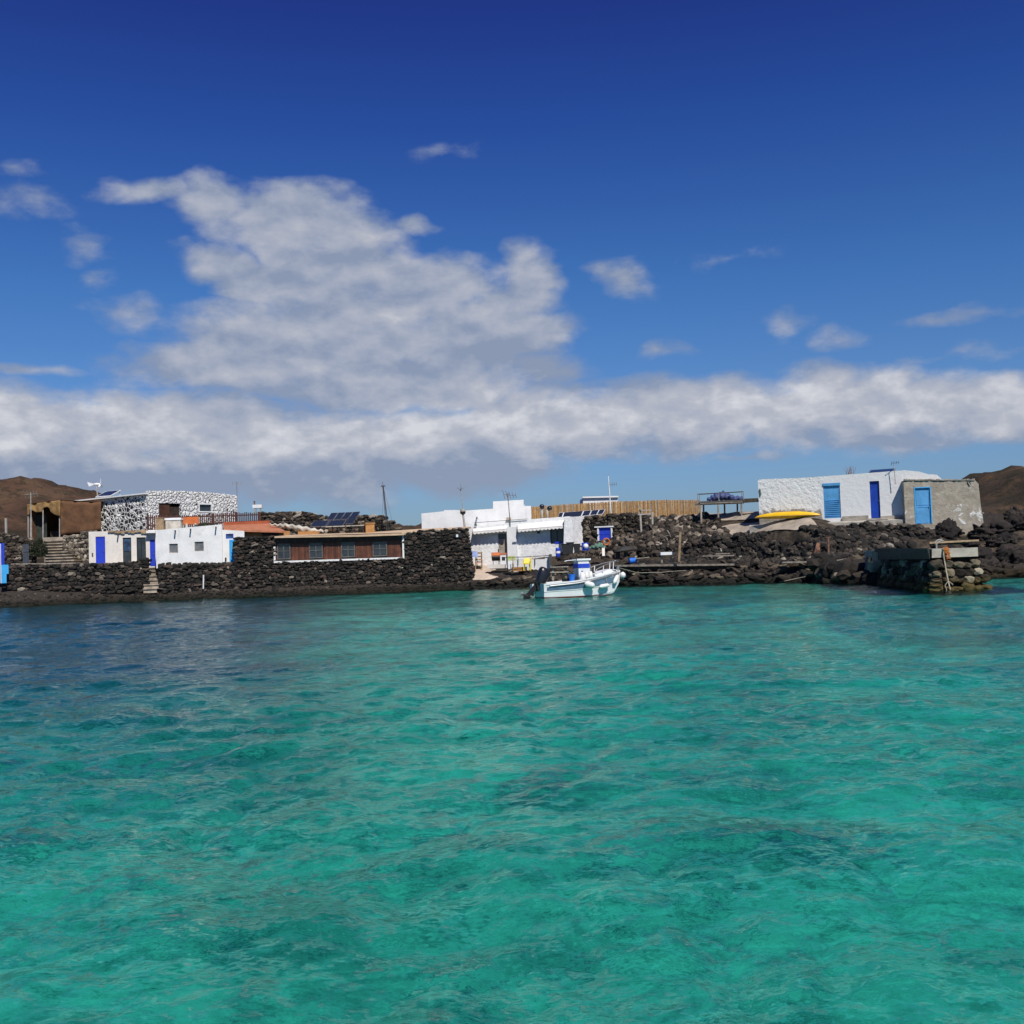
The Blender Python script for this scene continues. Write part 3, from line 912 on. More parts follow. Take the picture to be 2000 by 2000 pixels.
scatter('rubble_slope', 'brown and grey rubble slope around the small blue shutter', 'rubble', M['mixed_stone'], 1900, bank(3.5, 15.5, 6.8, 13.5), (0.09, 0.36), flat=0.8, power=2.0)
scatter('rubble_heap', 'loose dark stones between the grey house and the pier', 'rubble', M['bank_stone'], 520, bank(19.5, 25.5, 4.0, 7.6), (0.12, 0.34), flat=0.8, power=1.5)
def right_rocks():
    x = rng.uniform(26.6, 46)
    return x, shore_y(x) + rng.uniform(-0.6, 2.2 + max(0, min(9, (x - 27.5) * 4)))
scatter('cliff_rocks', 'black lava rocks rising from the water right of the pier', 'rocks', M['cliff_stone'], 330, right_rocks, (0.25, 1.0), flat=0.6, power=1.5, kind=2)
# ------------------------------------------------------------------ helpers for houses
def prof(pl, pts):
    return [pl.hit(x, y) for x, y in pts]
def pbox(name, mat, parent, pl, r, f, b, label=None):
    mb = MB(); pl.box(mb, r, f, b)
    return mb.build(name, M[mat] if isinstance(mat, str) else mat, parent, label=label)
def base_of(pl, px, py):
    return pl.at(px, py)
def door(parent, pl, r, mat, recess=0.16, frame=None, panels=1, louvre=0, name='door', label=None, handle=True):
    s0, z0, s1, z1 = r
    mb = MB(); pl.box(mb, (s0, z0, s1, z1), -recess + 0.04, -recess - 0.03)
    if panels:
        hh = (z1 - z0) / panels
        for k in range(panels):
            a = (s0 + .09, z0 + k * hh + .09, s1 - .09, z0 + (k + 1) * hh - .09)
            t = 0.035
            pl.box(mb, (a[0] - t, a[1], a[0], a[3]), -recess + .06, -recess + .04); pl.box(mb, (a[2], a[1], a[2] + t, a[3]), -recess + .06, -recess + .04)
            pl.box(mb, (a[0] - t, a[3], a[2] + t, a[3] + t), -recess + .06, -recess + .04); pl.box(mb, (a[0] - t, a[1] - t, a[2] + t, a[1]), -recess + .06, -recess + .04)
    for k in range(louvre):
        zz = z0 + .15 + k * (z1 - z0) * .5 / louvre
        pl.box(mb, (s0 + .08, zz, s1 - .08, zz + .035), -recess + .075, -recess + .04)
    d = mb.build(name, M[mat], parent, label=label)
    if handle:
        h = MB(); h.lathe(pl.w(s1 - .1, z0 + (z1 - z0) * .47, -recess + .06), [(.03, 0), (.03, .03), (.022, .06)], 8, axis=pl.n)
        h.build('handle', M['grey_metal'], d)
    return d
def window(parent, pl, r, glass='dark_glass', frame='white_paint', recess=0.12, bars=(1, 1), t=0.05, sill=False):
    s0, z0, s1, z1 = r
    fb = MB()
    pl.box(fb, (s0, z0, s0 + t, z1), -recess + .05, -recess); pl.box(fb, (s1 - t, z0, s1, z1), -recess + .05, -recess)
    pl.box(fb, (s0 + t, z1 - t, s1 - t, z1), -recess + .05, -recess); pl.box(fb, (s0 + t, z0, s1 - t, z0 + t), -recess + .05, -recess)
    for k in range(1, bars[0] + 1):
        u = s0 + (s1 - s0) * k / (bars[0] + 1); pl.box(fb, (u - t * .35, z0 + t, u + t * .35, z1 - t), -recess + .045, -recess)
    for k in range(1, bars[1] + 1):
        u = z0 + (z1 - z0) * k / (bars[1] + 1); pl.box(fb, (s0 + t, u - t * .35, s1 - t, u + t * .35), -recess + .042, -recess)
    w_ = fb.build('window', M[frame], parent)
    pbox('pane', glass, w_, pl, (s0, z0, s1, z1), -recess, -recess - .03)
    if sill:
        pbox('sill', frame, w_, pl, (s0 - .05, z0 - .06, s1 + .05, z0), .05, -recess)
    return w_
def yagi(mb, c, L, n, el, dirv=(1, 0, 0), r=0.012):
    """TV antenna: boom with cross elements"""
    c = Vector(c); d = Vector(dirv).normalized(); up = Vector((0, 0, 1)); s_ = d.cross(up)
    mb.bar(c - d * L / 2, c + d * L / 2, r * 2)
    for k in range(n):
        p = c + d * (-L / 2 + L * k / (n - 1)); e = el * (1 - .4 * k / (n - 1))
        q = (up * .9 + s_ * .45).normalized() * e / 2
        mb.bar(p - q, p + q, r * 1.6)
def antenna(name, label, px, ytop, ybot, Y, mat='dull_pole', r=0.03, yag=(0.9, 5, 0.6), lean=0.0, dirv=(1, .2, 0), extra=None, group=None):
    a = P(px, ybot, Y); b = P(px, ytop, Y); b.x = a.x + lean
    t = thing(name, label, 'antenna', a, group)
    mb = MB(); mb.tube([a - Vector((0, 0, .4)), a.lerp(b, .5), b], [r * 1.2, r, r * .8], 8)
    mb.build('pole', M[mat], t)
    if yag:
        ym = MB(); yagi(ym, b - Vector((0, 0, .12)), yag[0], yag[1], yag[2], dirv)
        ym.build('aerial', M['dull_pole'], t)
    return t, a, b

# ------------------------------------------------------------------ left: front stone walls
FW = Plane(15, 76.5, 457, 80.0, py=1150)
stone_wall('stone_wall', 'long low black lava stone wall at the left end of the beach', FW,
           prof(FW, [(14, 1105), (130, 1104), (235, 1102), (262, 1097), (286, 1094)]), prof(FW, [(14, 1153), (286, 1156)]), 0.55, M['wall_stone'], sz=(0.36, 0.22))
pbox_planks = MB()
for (a, b, y) in ((22, 78, 1104), (76, 130, 1103.4)):
    pbox_planks.bar(FW.at(a, y, -.2) + Vector((0, 0, .08)), FW.at(b, y, -.2) + Vector((0, 0, .10)), .18, .06)
tag(pbox_planks.build('wooden_plank', M['grey_wood']), 'pale weathered plank lying along the top of the left beach wall', 'plank')
stone_wall('stone_wall', 'black lava stone wall carrying the white house with two small windows', FW,
           prof(FW, [(311, 1101), (458, 1101)]), prof(FW, [(311, 1156), (458, 1155)]), 0.7, M['wall_stone'], sz=(0.36, 0.22))
# blue panel at the far left
t = thing('painted_boards', 'bright blue painted boards standing at the left end of the beach wall', 'panel', P(8, 1142, 76))
bp = Plane(-8, 75.9, 18, 76.1, py=1140)
mb = MB(); bp.box(mb, bp.rect(2.5, 1103, 17, 1121), .06, 0); bp.box(mb, bp.rect(3, 1121, 13, 1139), .06, 0); mb.build('lower_board', M['sky_blue'], t)
pbox('upper_board', 'royal_blue', t, bp, bp.rect(-8, 1061, 8, 1103), -.08, -.16, label='darker blue upper board')
pbox('edge_strip', 'white_paint', t, bp, bp.rect(1.2, 1062, 2.6, 1139), .09, .05)

# steps up through the gap
t = MB()
for k, (ya, yb, xa, xb) in enumerate([(1149, 1158, 281, 307), (1141, 1150, 281, 310), (1132, 1142, 284, 311), (1124, 1133, 286, 311), (1115, 1125, 287, 310), (1108, 1116, 287, 310)]):
    r = FW.rect(xa, ya, xb, yb); tn = rng.random(); FW.box(t, (r[0], r[1], r[2], r[3] - .07), .35 - k * .32, -2.4, tn); FW.box(t, (r[0] - .03, r[3] - .07, r[2] + .03, r[3]), .43 - k * .32, -2.4, tn)
t2 = t.build('stone_steps', M['step_stone']); tag(t2, 'pale worn stone steps from the beach up to the narrow blue door', 'steps')

# ------------------------------------------------------------------ low white wing with blue doors
LW = Plane(172, 80.6, 308, 81.6, py=1100)
h = thing('white_house', 'low cream white house with two blue doors and two glazed doors', 'house', base_of(LW, 240, 1106))
holes = [LW.rect(187, 1048, 205.5, 1102), LW.rect(240, 1050, 256.5, 1100), LW.rect(267, 1049.5, 285, 1100), LW.rect(293, 1054, 303.5, 1106)]
mb = MB(); facade(mb, LW, prof(LW, [(173, 1038.5), (240, 1037), (307, 1035)]), prof(LW, [(173, 1125), (307, 1125)]), holes, .14, depth=4.5)
mb.build('wall', M['cream_wall'], h)
door(h, LW, holes[0], 'blue_door', .08, label='wide blue door at the left end')
d1 = door(h, LW, holes[1], 'dark_wood', .12, panels=0, label='glazed door with blue reflection')
s0, z0, s1, z1 = holes[1]
pbox('pane', 'blue_glass', d1, LW, (s0 + .07, z0 + .9, s1 - .07, z1 - .1), -.05, -.08); pbox('pane', 'dark_glass', d1, LW, (s0 + .07, z0 + .1, s1 - .07, z0 + .84), -.05, -.08)
d2 = door(h, LW, holes[2], 'black', .12, panels=0, label='dark glazed door')
s0, z0, s1, z1 = holes[2]
for a, b in ((s0 + .06, (s0 + s1) / 2 - .03), ((s0 + s1) / 2 + .03, s1 - .06)):
    pbox('pane', 'dark_glass', d2, LW, (a, z0 + .1, b, z1 - .1), -.05, -.08)
door(h, LW, holes[3], 'blue_door', .08, label='narrow blue door at the top of the steps')
mb = MB()
r = LW.rect(211, 1036.2, 289, 1042)
for k in range(12):
    u0 = r[0] + (r[2] - r[0]) * k / 12; u1 = r[0] + (r[2] - r[0]) * (k + 1) / 12
    LW.box(mb, (u0, r[1] + rng.uniform(-.05, .1) + .12 * max(0, 3 - k) / 3, u1, r[3] + rng.uniform(-.02, .03)), .12, .002)
mb.build('fascia_board', M['tan_wood'], h)
pbox('canopy', 'white_wall', h, LW, LW.rect(287, 1037, 305, 1041.5), .5, .003)
def spout(parent, pl, px, py, L=0.42):
    a = pl.at(px, py)
    m_ = MB(); m_.bar(a + Vector((0, 0, 0)), a + Vector(pl.n) * L, .09, .09)
    m_.build('rain_spout', M['dark_pole'], parent)
spout(h, LW, 231, 1045)
m_ = MB(); LW.box(m_, LW.rect(179.5, 1080, 182, 1086), .06, .002); m_.build('meter_box', M['dark_pole'], h)
mb = MB(); mb.bar(LW.at(186, 1103.5, .25), LW.at(287, 1099, .25), .5, .08)
mb.build('door_sill', M['pale_concrete'], h)

# ------------------------------------------------------------------ white block with two little windows
WB = FW.shifted(-0.14)
h = thing('white_house', 'plain white flat roofed house with two small grey windows above the beach wall', 'house', base_of(WB, 370, 1101))
holes = [WB.rect(330.5, 1062, 347.5, 1080), WB.rect(380, 1058, 398, 1076.5)]
mb = MB(); facade(mb, WB, prof(WB, [(304, 1035.5), (340, 1032.5), (400, 1027), (433, 1024)]), prof(WB, [(304, 1110), (433, 1110)]), holes, .14, depth=6.0)
mb.build('wall', M['white_wall'], h)
for r in holes: window(h, WB, r, 'grey_glass', 'grey_wood', .1, (0, 0), .06)
for px, py in ((342.5, 1037), (372.5, 1034), (422, 1030)): spout(h, WB, px, py, .45)
AN = WB.shifted(-0.75)
r = AN.rect(441, 1042.5, 456, 1052)
mb = MB(); facade(mb, AN, prof(AN, [(430, 1034.5), (477, 1037)]), prof(AN, [(430, 1110), (477, 1110)]), [r], .12, depth=3.2)
mb.build('annex_wall', M['white_wall'], h)
window(h, AN, r, 'blue_glass', 'royal_blue', .08, (0, 0), .05)
r = AN.rect(448.5, 1054, 462, 1099); d = door(h, AN, r, 'sky_blue', -.07, handle=False)
m_ = MB(); AN.box(m_, AN.rect(439.5, 1089, 442.5, 1096), .1, .002); m_.build('meter_box', M['black'], h)
# odds and ends on its roof
def roof_pt(px, Y, z): 
    p = P(px, 1080, Y); return Vector((p.x, p.y, z))
RZ = WB.hit(340, 1033)[1]
RY = 83.0
def roofbox(name, label, cat, mat, x0, x1, y0, Y, zb, d, **k):
    a, b = P(x0, y0, Y), P(x1, y0, Y)
    mb = MB(); zt = (a.z + b.z) / 2
    return mb, a, b, zt
# tan crate
a, b = P(303.5, 1012.5, RY), P(319, 1012.5, RY)
t = thing('storage_box', 'upright tan box on the white roof at the left end of the picket fence', 'box', (a.x, RY, RZ - .02))
mb = MB(); mb.box(((a.x + b.x) / 2, RY + .3, (a.z + RZ) / 2), (b.x - a.x, .6, a.z - RZ)); mb.build('body', M['ochre'] if False else M['tan_wood'], t)
mb = MB(); mb.box(((a.x + b.x) / 2, RY + .3, a.z + .03), (b.x - a.x + .06, .66, .05)); mb.build('lid', M['tan_wood'], t)
# pale stone planter
a, b = P(321.5, 1012, RY + .2), P(353.5, 1011, RY + .2)
t = thing('planter', 'long pale planter with a white rim between the tan box and the orange board', 'planter', (a.x, RY + .2, RZ))
mb = MB(); mb.box(((a.x + b.x) / 2, RY + .5, (a.z + RZ) / 2 - .08), (b.x - a.x - .1, .55, a.z - RZ - .16)); mb.build('body', M['canvas'], t)
mb = MB(); mb.box(((a.x + b.x) / 2, RY + .5, a.z - .08), (b.x - a.x, .66, .16)); mb.build('rim', M['white_paint'], t)
# orange board
a, b = P(357.5, 1010, RY + .3), P(388.5, 1023.5, RY + .3)
t = thing('orange_board', 'bright orange board on two feet in front of the brown picket fence', 'board', (a.x, RY + .3, b.z))
mb = MB(); mb.box(((a.x + b.x) / 2, RY + .33, (a.z + b.z) / 2), (b.x - a.x, .06, a.z - b.z)); mb.build('panel', M['orange'], t)
for f in (.22, .78):
    mb = MB(); mb.box((a.x + (b.x - a.x) * f, RY + .38, (b.z + RZ) / 2 + .02), (.14, .2, b.z - RZ + .1)); mb.build('foot', M['canvas'], t)
# scruffy dark plants in front of the fence
def tuft(name, label, cat, c, rx, ry, rz, n, mat, leaf=(.05, .12), up=0.5):
    mb = MB()
    for _ in range(n):
        a = rng.uniform(0, 6.28); q = rng.random() ** .5
        p = Vector((math.cos(a) * rx * q, math.sin(a) * ry * q, rz * rng.random() * (1 - .4 * q)))
        d = Vector((p.x * .6 + rng.uniform(-.3, .3), p.y * .6 + rng.uniform(-.3, .3), up + rng.random())).normalized() * rng.uniform(*leaf) * 2
        s_ = d.cross(Vector((rng.random() - .5, rng.random() - .5, .2))).normalized() * rng.uniform(*leaf) * .45
        o_ = Vector(c) + p
        mb.add([o_ - s_, o_ + s_ + d * .3, o_ + d, o_ - s_ * 1.2 + d * .45], [(0, 1, 2, 3)])
    return tag(mb.build(name, mat), label, cat)
tuft('roof_plant', 'low dark green plant on the roof right of the orange board', 'plant', roof_pt(402, 83.2, RZ + .05), .75, .35, .45, 260, M['bush_leaf'])

# ------------------------------------------------------------------ brown picket fence
FP = Plane(288, 85.5, 512, 88.5, py=1020)
t = thing('picket_fence', 'dark red brown wooden picket fence in front of the speckled stone house', 'fence', FP.at(400, 1028))
n_ = 58
mb = MB()
s0, s1 = FP.hit(290, 1020)[0], FP.hit(508, 1010)[0]
def ftop(u): return lerp_prof(prof(FP, [(288, 1006.5), (350, 1007.5), (420, 1004), (440, 1001.5), (512, 1001)]), u)
def fbot(u): return lerp_prof(prof(FP, [(288, 1036), (420, 1030), (512, 1024)]), u)
for k in range(n_):
    u = s0 + (s1 - s0) * k / (n_ - 1)
    FP.box(mb, (u - .045, fbot(u), u + .045, ftop(u) + rng.uniform(-.04, .04)), .03, 0, tone=rng.random())
mb.build('pickets', M['fence_wood'], t)
for f in (.30, .82):
    mb = MB(); u0, u1 = s0, s1
    mb.bar(FP.w(u0, ftop(u0) * f + fbot(u0) * (1 - f), -.04), FP.w(u1, ftop(u1) * f + fbot(u1) * (1 - f), -.04), .06, .09)
    mb.build('rail', M['fence_wood'], t)
for px in (289, 345, 415, 461, 506):
    u = FP.hit(px, 1015)[0]
    mb = MB(); FP.box(mb, (u - .08, fbot(u) - .1, u + .08, ftop(u) + .06), .02, -.14); mb.build('post', M['fence_wood'], t)

# ------------------------------------------------------------------ speckled stone house on the upper level
SL = Plane(196, 90.3, 288, 88.0, py=1000); SR = Plane(288, 88.0, 464, 95.0, py=1000)
h = thing('stone_house', 'house of black lava stones set in thick white mortar on the upper level', 'house', SL.at(288, 1032))
tl, tr_ = prof(SL, [(196, 973.5), (288, 964.5)]), prof(SR, [(288, 961.5), (330, 960), (400, 963), (463, 969.5)])
mb = MB(); facade(mb, SL, tl, prof(SL, [(196, 1040), (288, 1040)]), [], 0.2)
Lb, Cb, Rb = SL.w(tl[0][0], 4.4), SL.w(tl[-1][0], 4.4), SR.w(tr_[-1][0], 4.4)
mb.build('side_wall', M['speckled_stone'], h)
hd, hw = SR.rect(310.5, 983, 353, 1014), SR.rect(389.5, 985.5, 412.5, 998.5)
mb = MB(); facade(mb, SR, tr_, prof(SR, [(288, 1040), (463, 1040)]), [hd, hw], 0.22)
Lt, Ct, Rt = SL.w(*tl[0]), SL.w(*tl[-1]), SR.w(*tr_[-1])
bk = Vector((-2.9, 9.0, 0)); bkL = Vector((4.5, 9, 0))
mb.quad(Lt + bkL, Lt, Lb, Lb + bkL); mb.quad(Rt, Rt + bk, Rb + bk, Rb); mb.quad(Rt + bk, Lt + bkL, Lb + bkL, Rb + bk)
for k in range(46):
    u = tr_[0][0] + (tr_[-1][0] - tr_[0][0]) * (k + .5) / 46
    mb.rock(SR.w(u, lerp_prof(tr_, u) - .02 + rng.uniform(-.03, .05), -.16), (.13, .14, .10), kind=1)
mb.build('wall', M['whitewashed_stone'], h)
mb = MB(); mb.add([Lt - Vector((0, 0, .12)), Ct - Vector((0, 0, .12)), Rt - Vector((0, 0, .12)), Rt + bk - Vector((0, 0, .12)), Lt + bkL - Vector((0, 0, .12))], [(0, 1, 2, 3, 4)])
mb.build('roof', M['pale_concrete'], h)
mb = MB(); mb.bar(SL.at(150, 978.5, .05), SL.at(287, 964, .05), .5, .10); mb.build('roof_edge', M['white_paint'], h)
s0, z0, s1, z1 = hd; sm = s0 + (s1 - s0) * .52
pbox('door_leaf', 'brown_wood', h, SR, (s0, z0, sm, z1), -.10, -.15)
pbox('door_leaf', 'dark_wood', h, SR, (sm + .1, z0, s1, z1 - .25), -.2, -.25)
pbox('doorway', 'black', h, SR, (s0 - .1, z0, s1 + .1, z1 + .1), -.9, -.95)
SR.frame(mb := MB(), hw, .10, .04, -.02); w_ = mb.build('window', M['white_paint'], h)
pbox('pane', 'dark_glass', w_, SR, hw, -.12, -.16)
# solar panel, wind turbine and thin aerials on that roof
def panel_quad(mb, a, b, c, d, t=0.05, fr=0.05):
    """tilted module: a,b lower edge, c,d upper edge"""
    a, b, c, d = map(Vector, (a, b, c, d))
    nrm = (b - a).cross(d - a).normalized()
    mb.cur = 0; mb.hexa([a - nrm * t, b - nrm * t, c - nrm * t, d - nrm * t, a, b, c, d])
    mb.cur = 1
    e = nrm * .006; ctr = (a + b + c + d) / 4
    q = []
    for p in (a, b, c, d):
        k = 1 - fr * 2.2 / max(.3, (p - ctr).length)
        q.append(ctr + (p - ctr) * k + e)
    mb.quad(*q); mb.cur = 0
t = thing('solar_collector', 'single dark blue solar panel tilted on the left end of the speckled house roof', 'solar panel', P(210, 971, 91))
mb = MB(); panel_quad(mb, P(186, 970.5, 90.3), P(216, 968, 90.0), P(236, 957, 91.6), P(207, 959.5, 91.9)); mb.build('module', [M['white_paint'], M['solar_cell']], t)
for px, py in ((233, 958), (208, 960.5)):
    mb = MB(); mb.bar(P(px, py, 91.6), P(px + 2, 970, 91.7), .06); mb.build('strut', M['white_paint'], t)
t = thing('wind_turbine', 'small white wind turbine with tail vane on a short pole', 'wind turbine', P(191, 972, 91.5))
top = P(188.5, 946, 91.5)
mb = MB(); mb.tube([P(191, 973, 91.5), P(189.5, 960, 91.5), top], .055, 8); mb.build('pole', M['dull_pole'], t)
mb = MB(); mb.lathe(top + Vector((-.25, 0, 0)), [(.03, 0), (.10, .08), (.12, .3), (.08, .5), (.01, .56)], 12, axis=(1, 0, 0)); nac = mb.build('nacelle', M['white_paint'], t, smooth=True)
mb = MB(); mb.hexa([top + Vector(q) for q in ((-.62, -.02, -.16), (-.2, -.02, -.03), (-.2, .02, -.03), (-.62, .02, -.16), (-.78, -.02, .22), (-.2, -.02, .05), (-.2, .02, .05), (-.78, .02, .22))]); mb.build('tail_vane', M['white_paint'], t)
hub = top + Vector((.32, 0, 0))
for k in range(3):
    a = R(90 + 120 * k); d = Vector((0, math.cos(a), math.sin(a))); s_ = Vector((.06, -math.sin(a) * .05, math.cos(a) * .05))
    mb = MB(); p1 = hub + d * .06; p2 = hub + d * .48
    mb.hexa([p1 - s_, p1 + s_, p1 + s_ + Vector((.02, 0, 0)), p1 - s_ + Vector((.02, 0, 0)), p2 - s_ * .4, p2 + s_ * .4, p2 + s_ * .4 + Vector((.012, 0, 0)), p2 - s_ * .4 + Vector((.012, 0, 0))])
    mb.build('blade', M['white_paint'], t)
antenna('tv_antenna', 'thin rusty aerial rising behind the right corner of the speckled stone house', 463, 941, 973, 95.4, 'rust', .02, (.7, 4, .35))
# white tank on its stand
t = thing('water_tank', 'small white tank on a legged stand above the end of the picket fence', 'water tank', P(502, 1003, 90))
a, b = P(493, 987, 90), P(511, 993, 90)
mb = MB(); mb.box(((a.x + b.x) / 2, 90.3, (a.z + b.z) / 2 + .05), (b.x - a.x, .6, a.z - b.z)); mb.build('tank', M['white_paint'], t)
mb = MB(); mb.lathe(P(497, 986.5, 90.3), [(.07, 0), (.06, .25), (.09, .3), (.02, .34)], 10); mb.build('cap', M['rust'], t)
for px in (499, 508):
    mb = MB(); mb.bar(P(px, 1006, 90.1), P(px, 992, 90.1), .13); mb.build('leg', M['dull_pole'], t)

# ------------------------------------------------------------------ brown cloth shelter
TF = Plane(52, 88.0, 119, 88.0, py=1010); TS = Plane(118, 88.0, 200, 89.6, py=1010)
simple('olive_dark', (0.035, 0.042, 0.035), .9, .2)
t = thing('cloth_shelter', 'brown cloth shelter with a torn ochre front drape and dark open inside', 'shelter', P(118, 1050, 88))
def cloth(name, pl, top, bottom, mat, n=26, m_=10, wav=0.06, parent=None, seed=0, thick=.03):
    mb = MB(); s0, s1 = top[0][0], top[-1][0]
    vs = []
    for side in (0, 1):
        for j in range(m_ + 1):
            for i in range(n + 1):
                u = s0 + (s1 - s0) * i / n
                za, zb = lerp_prof(bottom, u), lerp_prof(top, u)
                z = za + (zb - za) * j / m_
                o = wav * (math.sin(u * 5.1 + z * 1.3 + seed) + .6 * math.sin(u * 11 + z * 2.2) + 1.2 * mnoise.noise(Vector((u * .8, z * .8, seed)))) - side * thick
                vs.append(pl.w(u, z, o))
    W = n + 1; S = W * (m_ + 1); fs = []
    for j in range(m_):
        for i in range(n):
            q = (j * W + i, j * W + i + 1, (j + 1) * W + i + 1, (j + 1) * W + i)
            fs.append(q); fs.append(tuple(k + S for k in q[::-1]))
    for i in range(n):
        fs.append((i, i + S, i + 1 + S, i + 1)); k = m_ * W; fs.append((k + i, k + i + 1, k + i + 1 + S, k + i + S))
    for j in range(m_):
        fs.append((j * W, (j + 1) * W, (j + 1) * W + S, j * W + S)); e = n
        fs.append((j * W + e, j * W + e + S, (j + 1) * W + e + S, (j + 1) * W + e))
    mb.add(vs, fs)
    return mb.build(name, M[mat], parent, smooth=True)
cloth('side_cloth', TS, prof(TS, [(118, 977.5), (150, 980), (175, 981), (197, 980)]), prof(TS, [(118, 1045), (150, 1042), (198, 1036)]), 'brown_cloth', parent=t, seed=1)
cloth('front_drape', TF, prof(TF, [(53, 985), (85, 981), (118, 977)]), prof(TF, [(53, 1007), (57.5, 1006), (58.5, 994), (70, 1001), (82, 1000), (84, 993), (92, 990), (96, 993), (99, 1001), (106, 1005), (116, 1009), (118, 1010)]), 'ochre_cloth', n=60, parent=t, seed=4, wav=.05)
mb = MB()
A_, B_, C_ = TF.at(53, 984.5), TF.at(118, 976.5), TS.at(197, 980)
bkv = Vector((1.2, 4.5, .1))
mb.add([A_, B_, C_, C_ + bkv, A_ + bkv], [(0, 1, 2, 3, 4)]); mb.add([p - Vector((0, 0, .04)) for p in (A_, B_, C_, C_ + bkv, A_ + bkv)], [(4, 3, 2, 1, 0)])
mb.build('roof_cloth', M['ochre_cloth'], t)
bq = [A_ + bkv, C_ + bkv]
mb = MB(); mb.hexa([(bq[0].x, bq[0].y - .05, 4.3), (bq[1].x, bq[1].y - .05, 4.3), (bq[1].x, bq[1].y, 4.3), (bq[0].x, bq[0].y, 4.3), bq[0] - Vector((0, .05, 0)), bq[1] - Vector((0, .05, 0)), bq[1], bq[0]]); mb.build('back_cloth', M['brown_cloth'], t)
mb = MB(); mb.hexa([(A_.x, A_.y + .1, 4.3), (A_.x + .04, A_.y + .1, 4.3), (bq[0].x + .04, bq[0].y, 4.3), (bq[0].x, bq[0].y, 4.3), (A_.x, A_.y + .1, A_.z), (A_.x + .04, A_.y + .1, A_.z), (bq[0].x + .04, bq[0].y, bq[0].z), (bq[0].x, bq[0].y, bq[0].z)]); mb.build('left_cloth', M['brown_cloth'], t)
pbox('inner_screen', 'olive_dark', t, TF.shifted(-.9), TF.rect(62, 1004, 82, 1052), 0, -.04)
for px, y0 in ((116.5, 977), (55, 986), (84, 982)):
    mb = MB(); mb.tube([TF.at(px, 1054, -.08), TF.at(px, y0, -.08)], .05, 7); mb.build('pole', M['dull_pole'], t)
pbox('counter', 'dark_wood', t, TF.shifted(-1.4), TF.rect(84, 1036, 116, 1052), 0, -.5)
# post, antenna, walls and steps in front of the shelter
t, a, b = antenna('tv_antenna', 'grey pole with a television aerial in front of the brown cloth shelter', 61, 962, 1046, 84.5, 'dull_pole', .045, (1.0, 5, .7), dirv=(1, -.1, .03))
mb = MB(); mb.tube([P(60.5, 1050, 84.4), P(60.5, 1010, 84.4)], .08, 8); mb.build('lower_pole', M['dull_pole'], t)
mb = MB(); mb.box(P(12, 1030, 83), (.14, .14, P(12, 1012, 83).z - P(12, 1048, 83).z)); tag(mb.build('wooden_post', M['dull_pole']), 'short bare post on the wall at the far left', 'post')
BW = Plane(-30, 81.5, 62, 82.5, py=1080)
stone_wall('stone_wall', 'rough brown stone wall at the far left behind the blue boards', BW, prof(BW, [(-30, 1040), (0, 1044), (30, 1046), (58, 1048), (66, 1058)]), prof(BW, [(-30, 1106), (66, 1106)]), .6, M['mixed_stone'], sz=(.34, .24))
t = thing('plank_door', 'narrow grey blue door leaning in the brown stone wall at far left', 'door', BW.at(51, 1104, .1))
r = BW.rect(45, 1063, 57, 1104); mb = MB()
for k in range(4):
    u0 = r[0] + (r[2] - r[0]) * k / 4; BW.box(mb, (u0 + .005, r[1], u0 + (r[2] - r[0]) / 4 - .005, r[3]), .14, .08)
simple('slate_blue', (0.05, 0.06, 0.08), .6, .2)
mb.build('boards', M['slate_blue'], t); pbox('cross_rail', 'slate_blue', t, BW, (r[0], r[1] + 1, r[2], r[1] + 1.1), .17, .14)
c = P(76, 1086, 82.5); tuft('bush', 'dark green bush beside the stone stairs below the shelter', 'bush', (c.x, c.y, c.z - .1), .6, .5, 1.55, 900, M['bush_leaf'], (.05, .11), .2)
t = MB()
for k in range(9):
    f = k / 8; xa = 92 - 6 * f; xb = 150 - 28 * f; yb = 1104 - 44 * f
    a, b = P(xa, yb, 80.2 + 5.4 * f), P(xb, yb - 5.4, 80.2 + 5.4 * f)
    o_ = rng.uniform(-.1, .1); tn = rng.random()
    t.box(((a.x + b.x) / 2 + o_, 80.2 + 5.4 * f + 1.6, b.z - .98), (b.x - a.x, 3.2, 1.8), tone=tn * .6); t.box(((a.x + b.x) / 2 + o_, 80.2 + 5.4 * f + 1.55, b.z - .04), (b.x - a.x + .08, 3.3, .08), tone=.5 + tn * .5)
tag(t.build('stone_stairs', M['step_stone']), 'broad worn stone stairs climbing to the brown cloth shelter', 'stairs')
a, b = P(83, 1050, 86.6), P(123, 1066, 86.6)
mb = MB(); mb.box(((a.x + b.x) / 2, 87.3, (a.z + b.z) / 2 - .4), (b.x - a.x, 1.4, a.z - b.z + .8)); tag(mb.build('concrete_block', M['path_earth']), 'pale concrete landing block at the top of the stone stairs', 'landing')
PW = Plane(122, 83.0, 176, 82.0, py=1070)
stone_wall('stone_wall', 'pale grey stone wall between the stairs and the low cream house', PW, prof(PW, [(123, 1052), (131, 1041), (150, 1039), (175, 1038)]), prof(PW, [(123, 1106), (175, 1106)]), .6, M['pale_stone'], M['path_earth'], sz=(.32, .26))
# white marker on the beach
mb = MB(); a = P(397, 1150, 78.9); mb.tube([a, a + Vector((.04, 0, 1.0))], .05, 7); tag(mb.build('white_stake', M['white_paint']), 'short white stake standing on the beach before the wall', 'stake')

simple('ridge_red', (0.34, 0.085, 0.035), .8, .15)
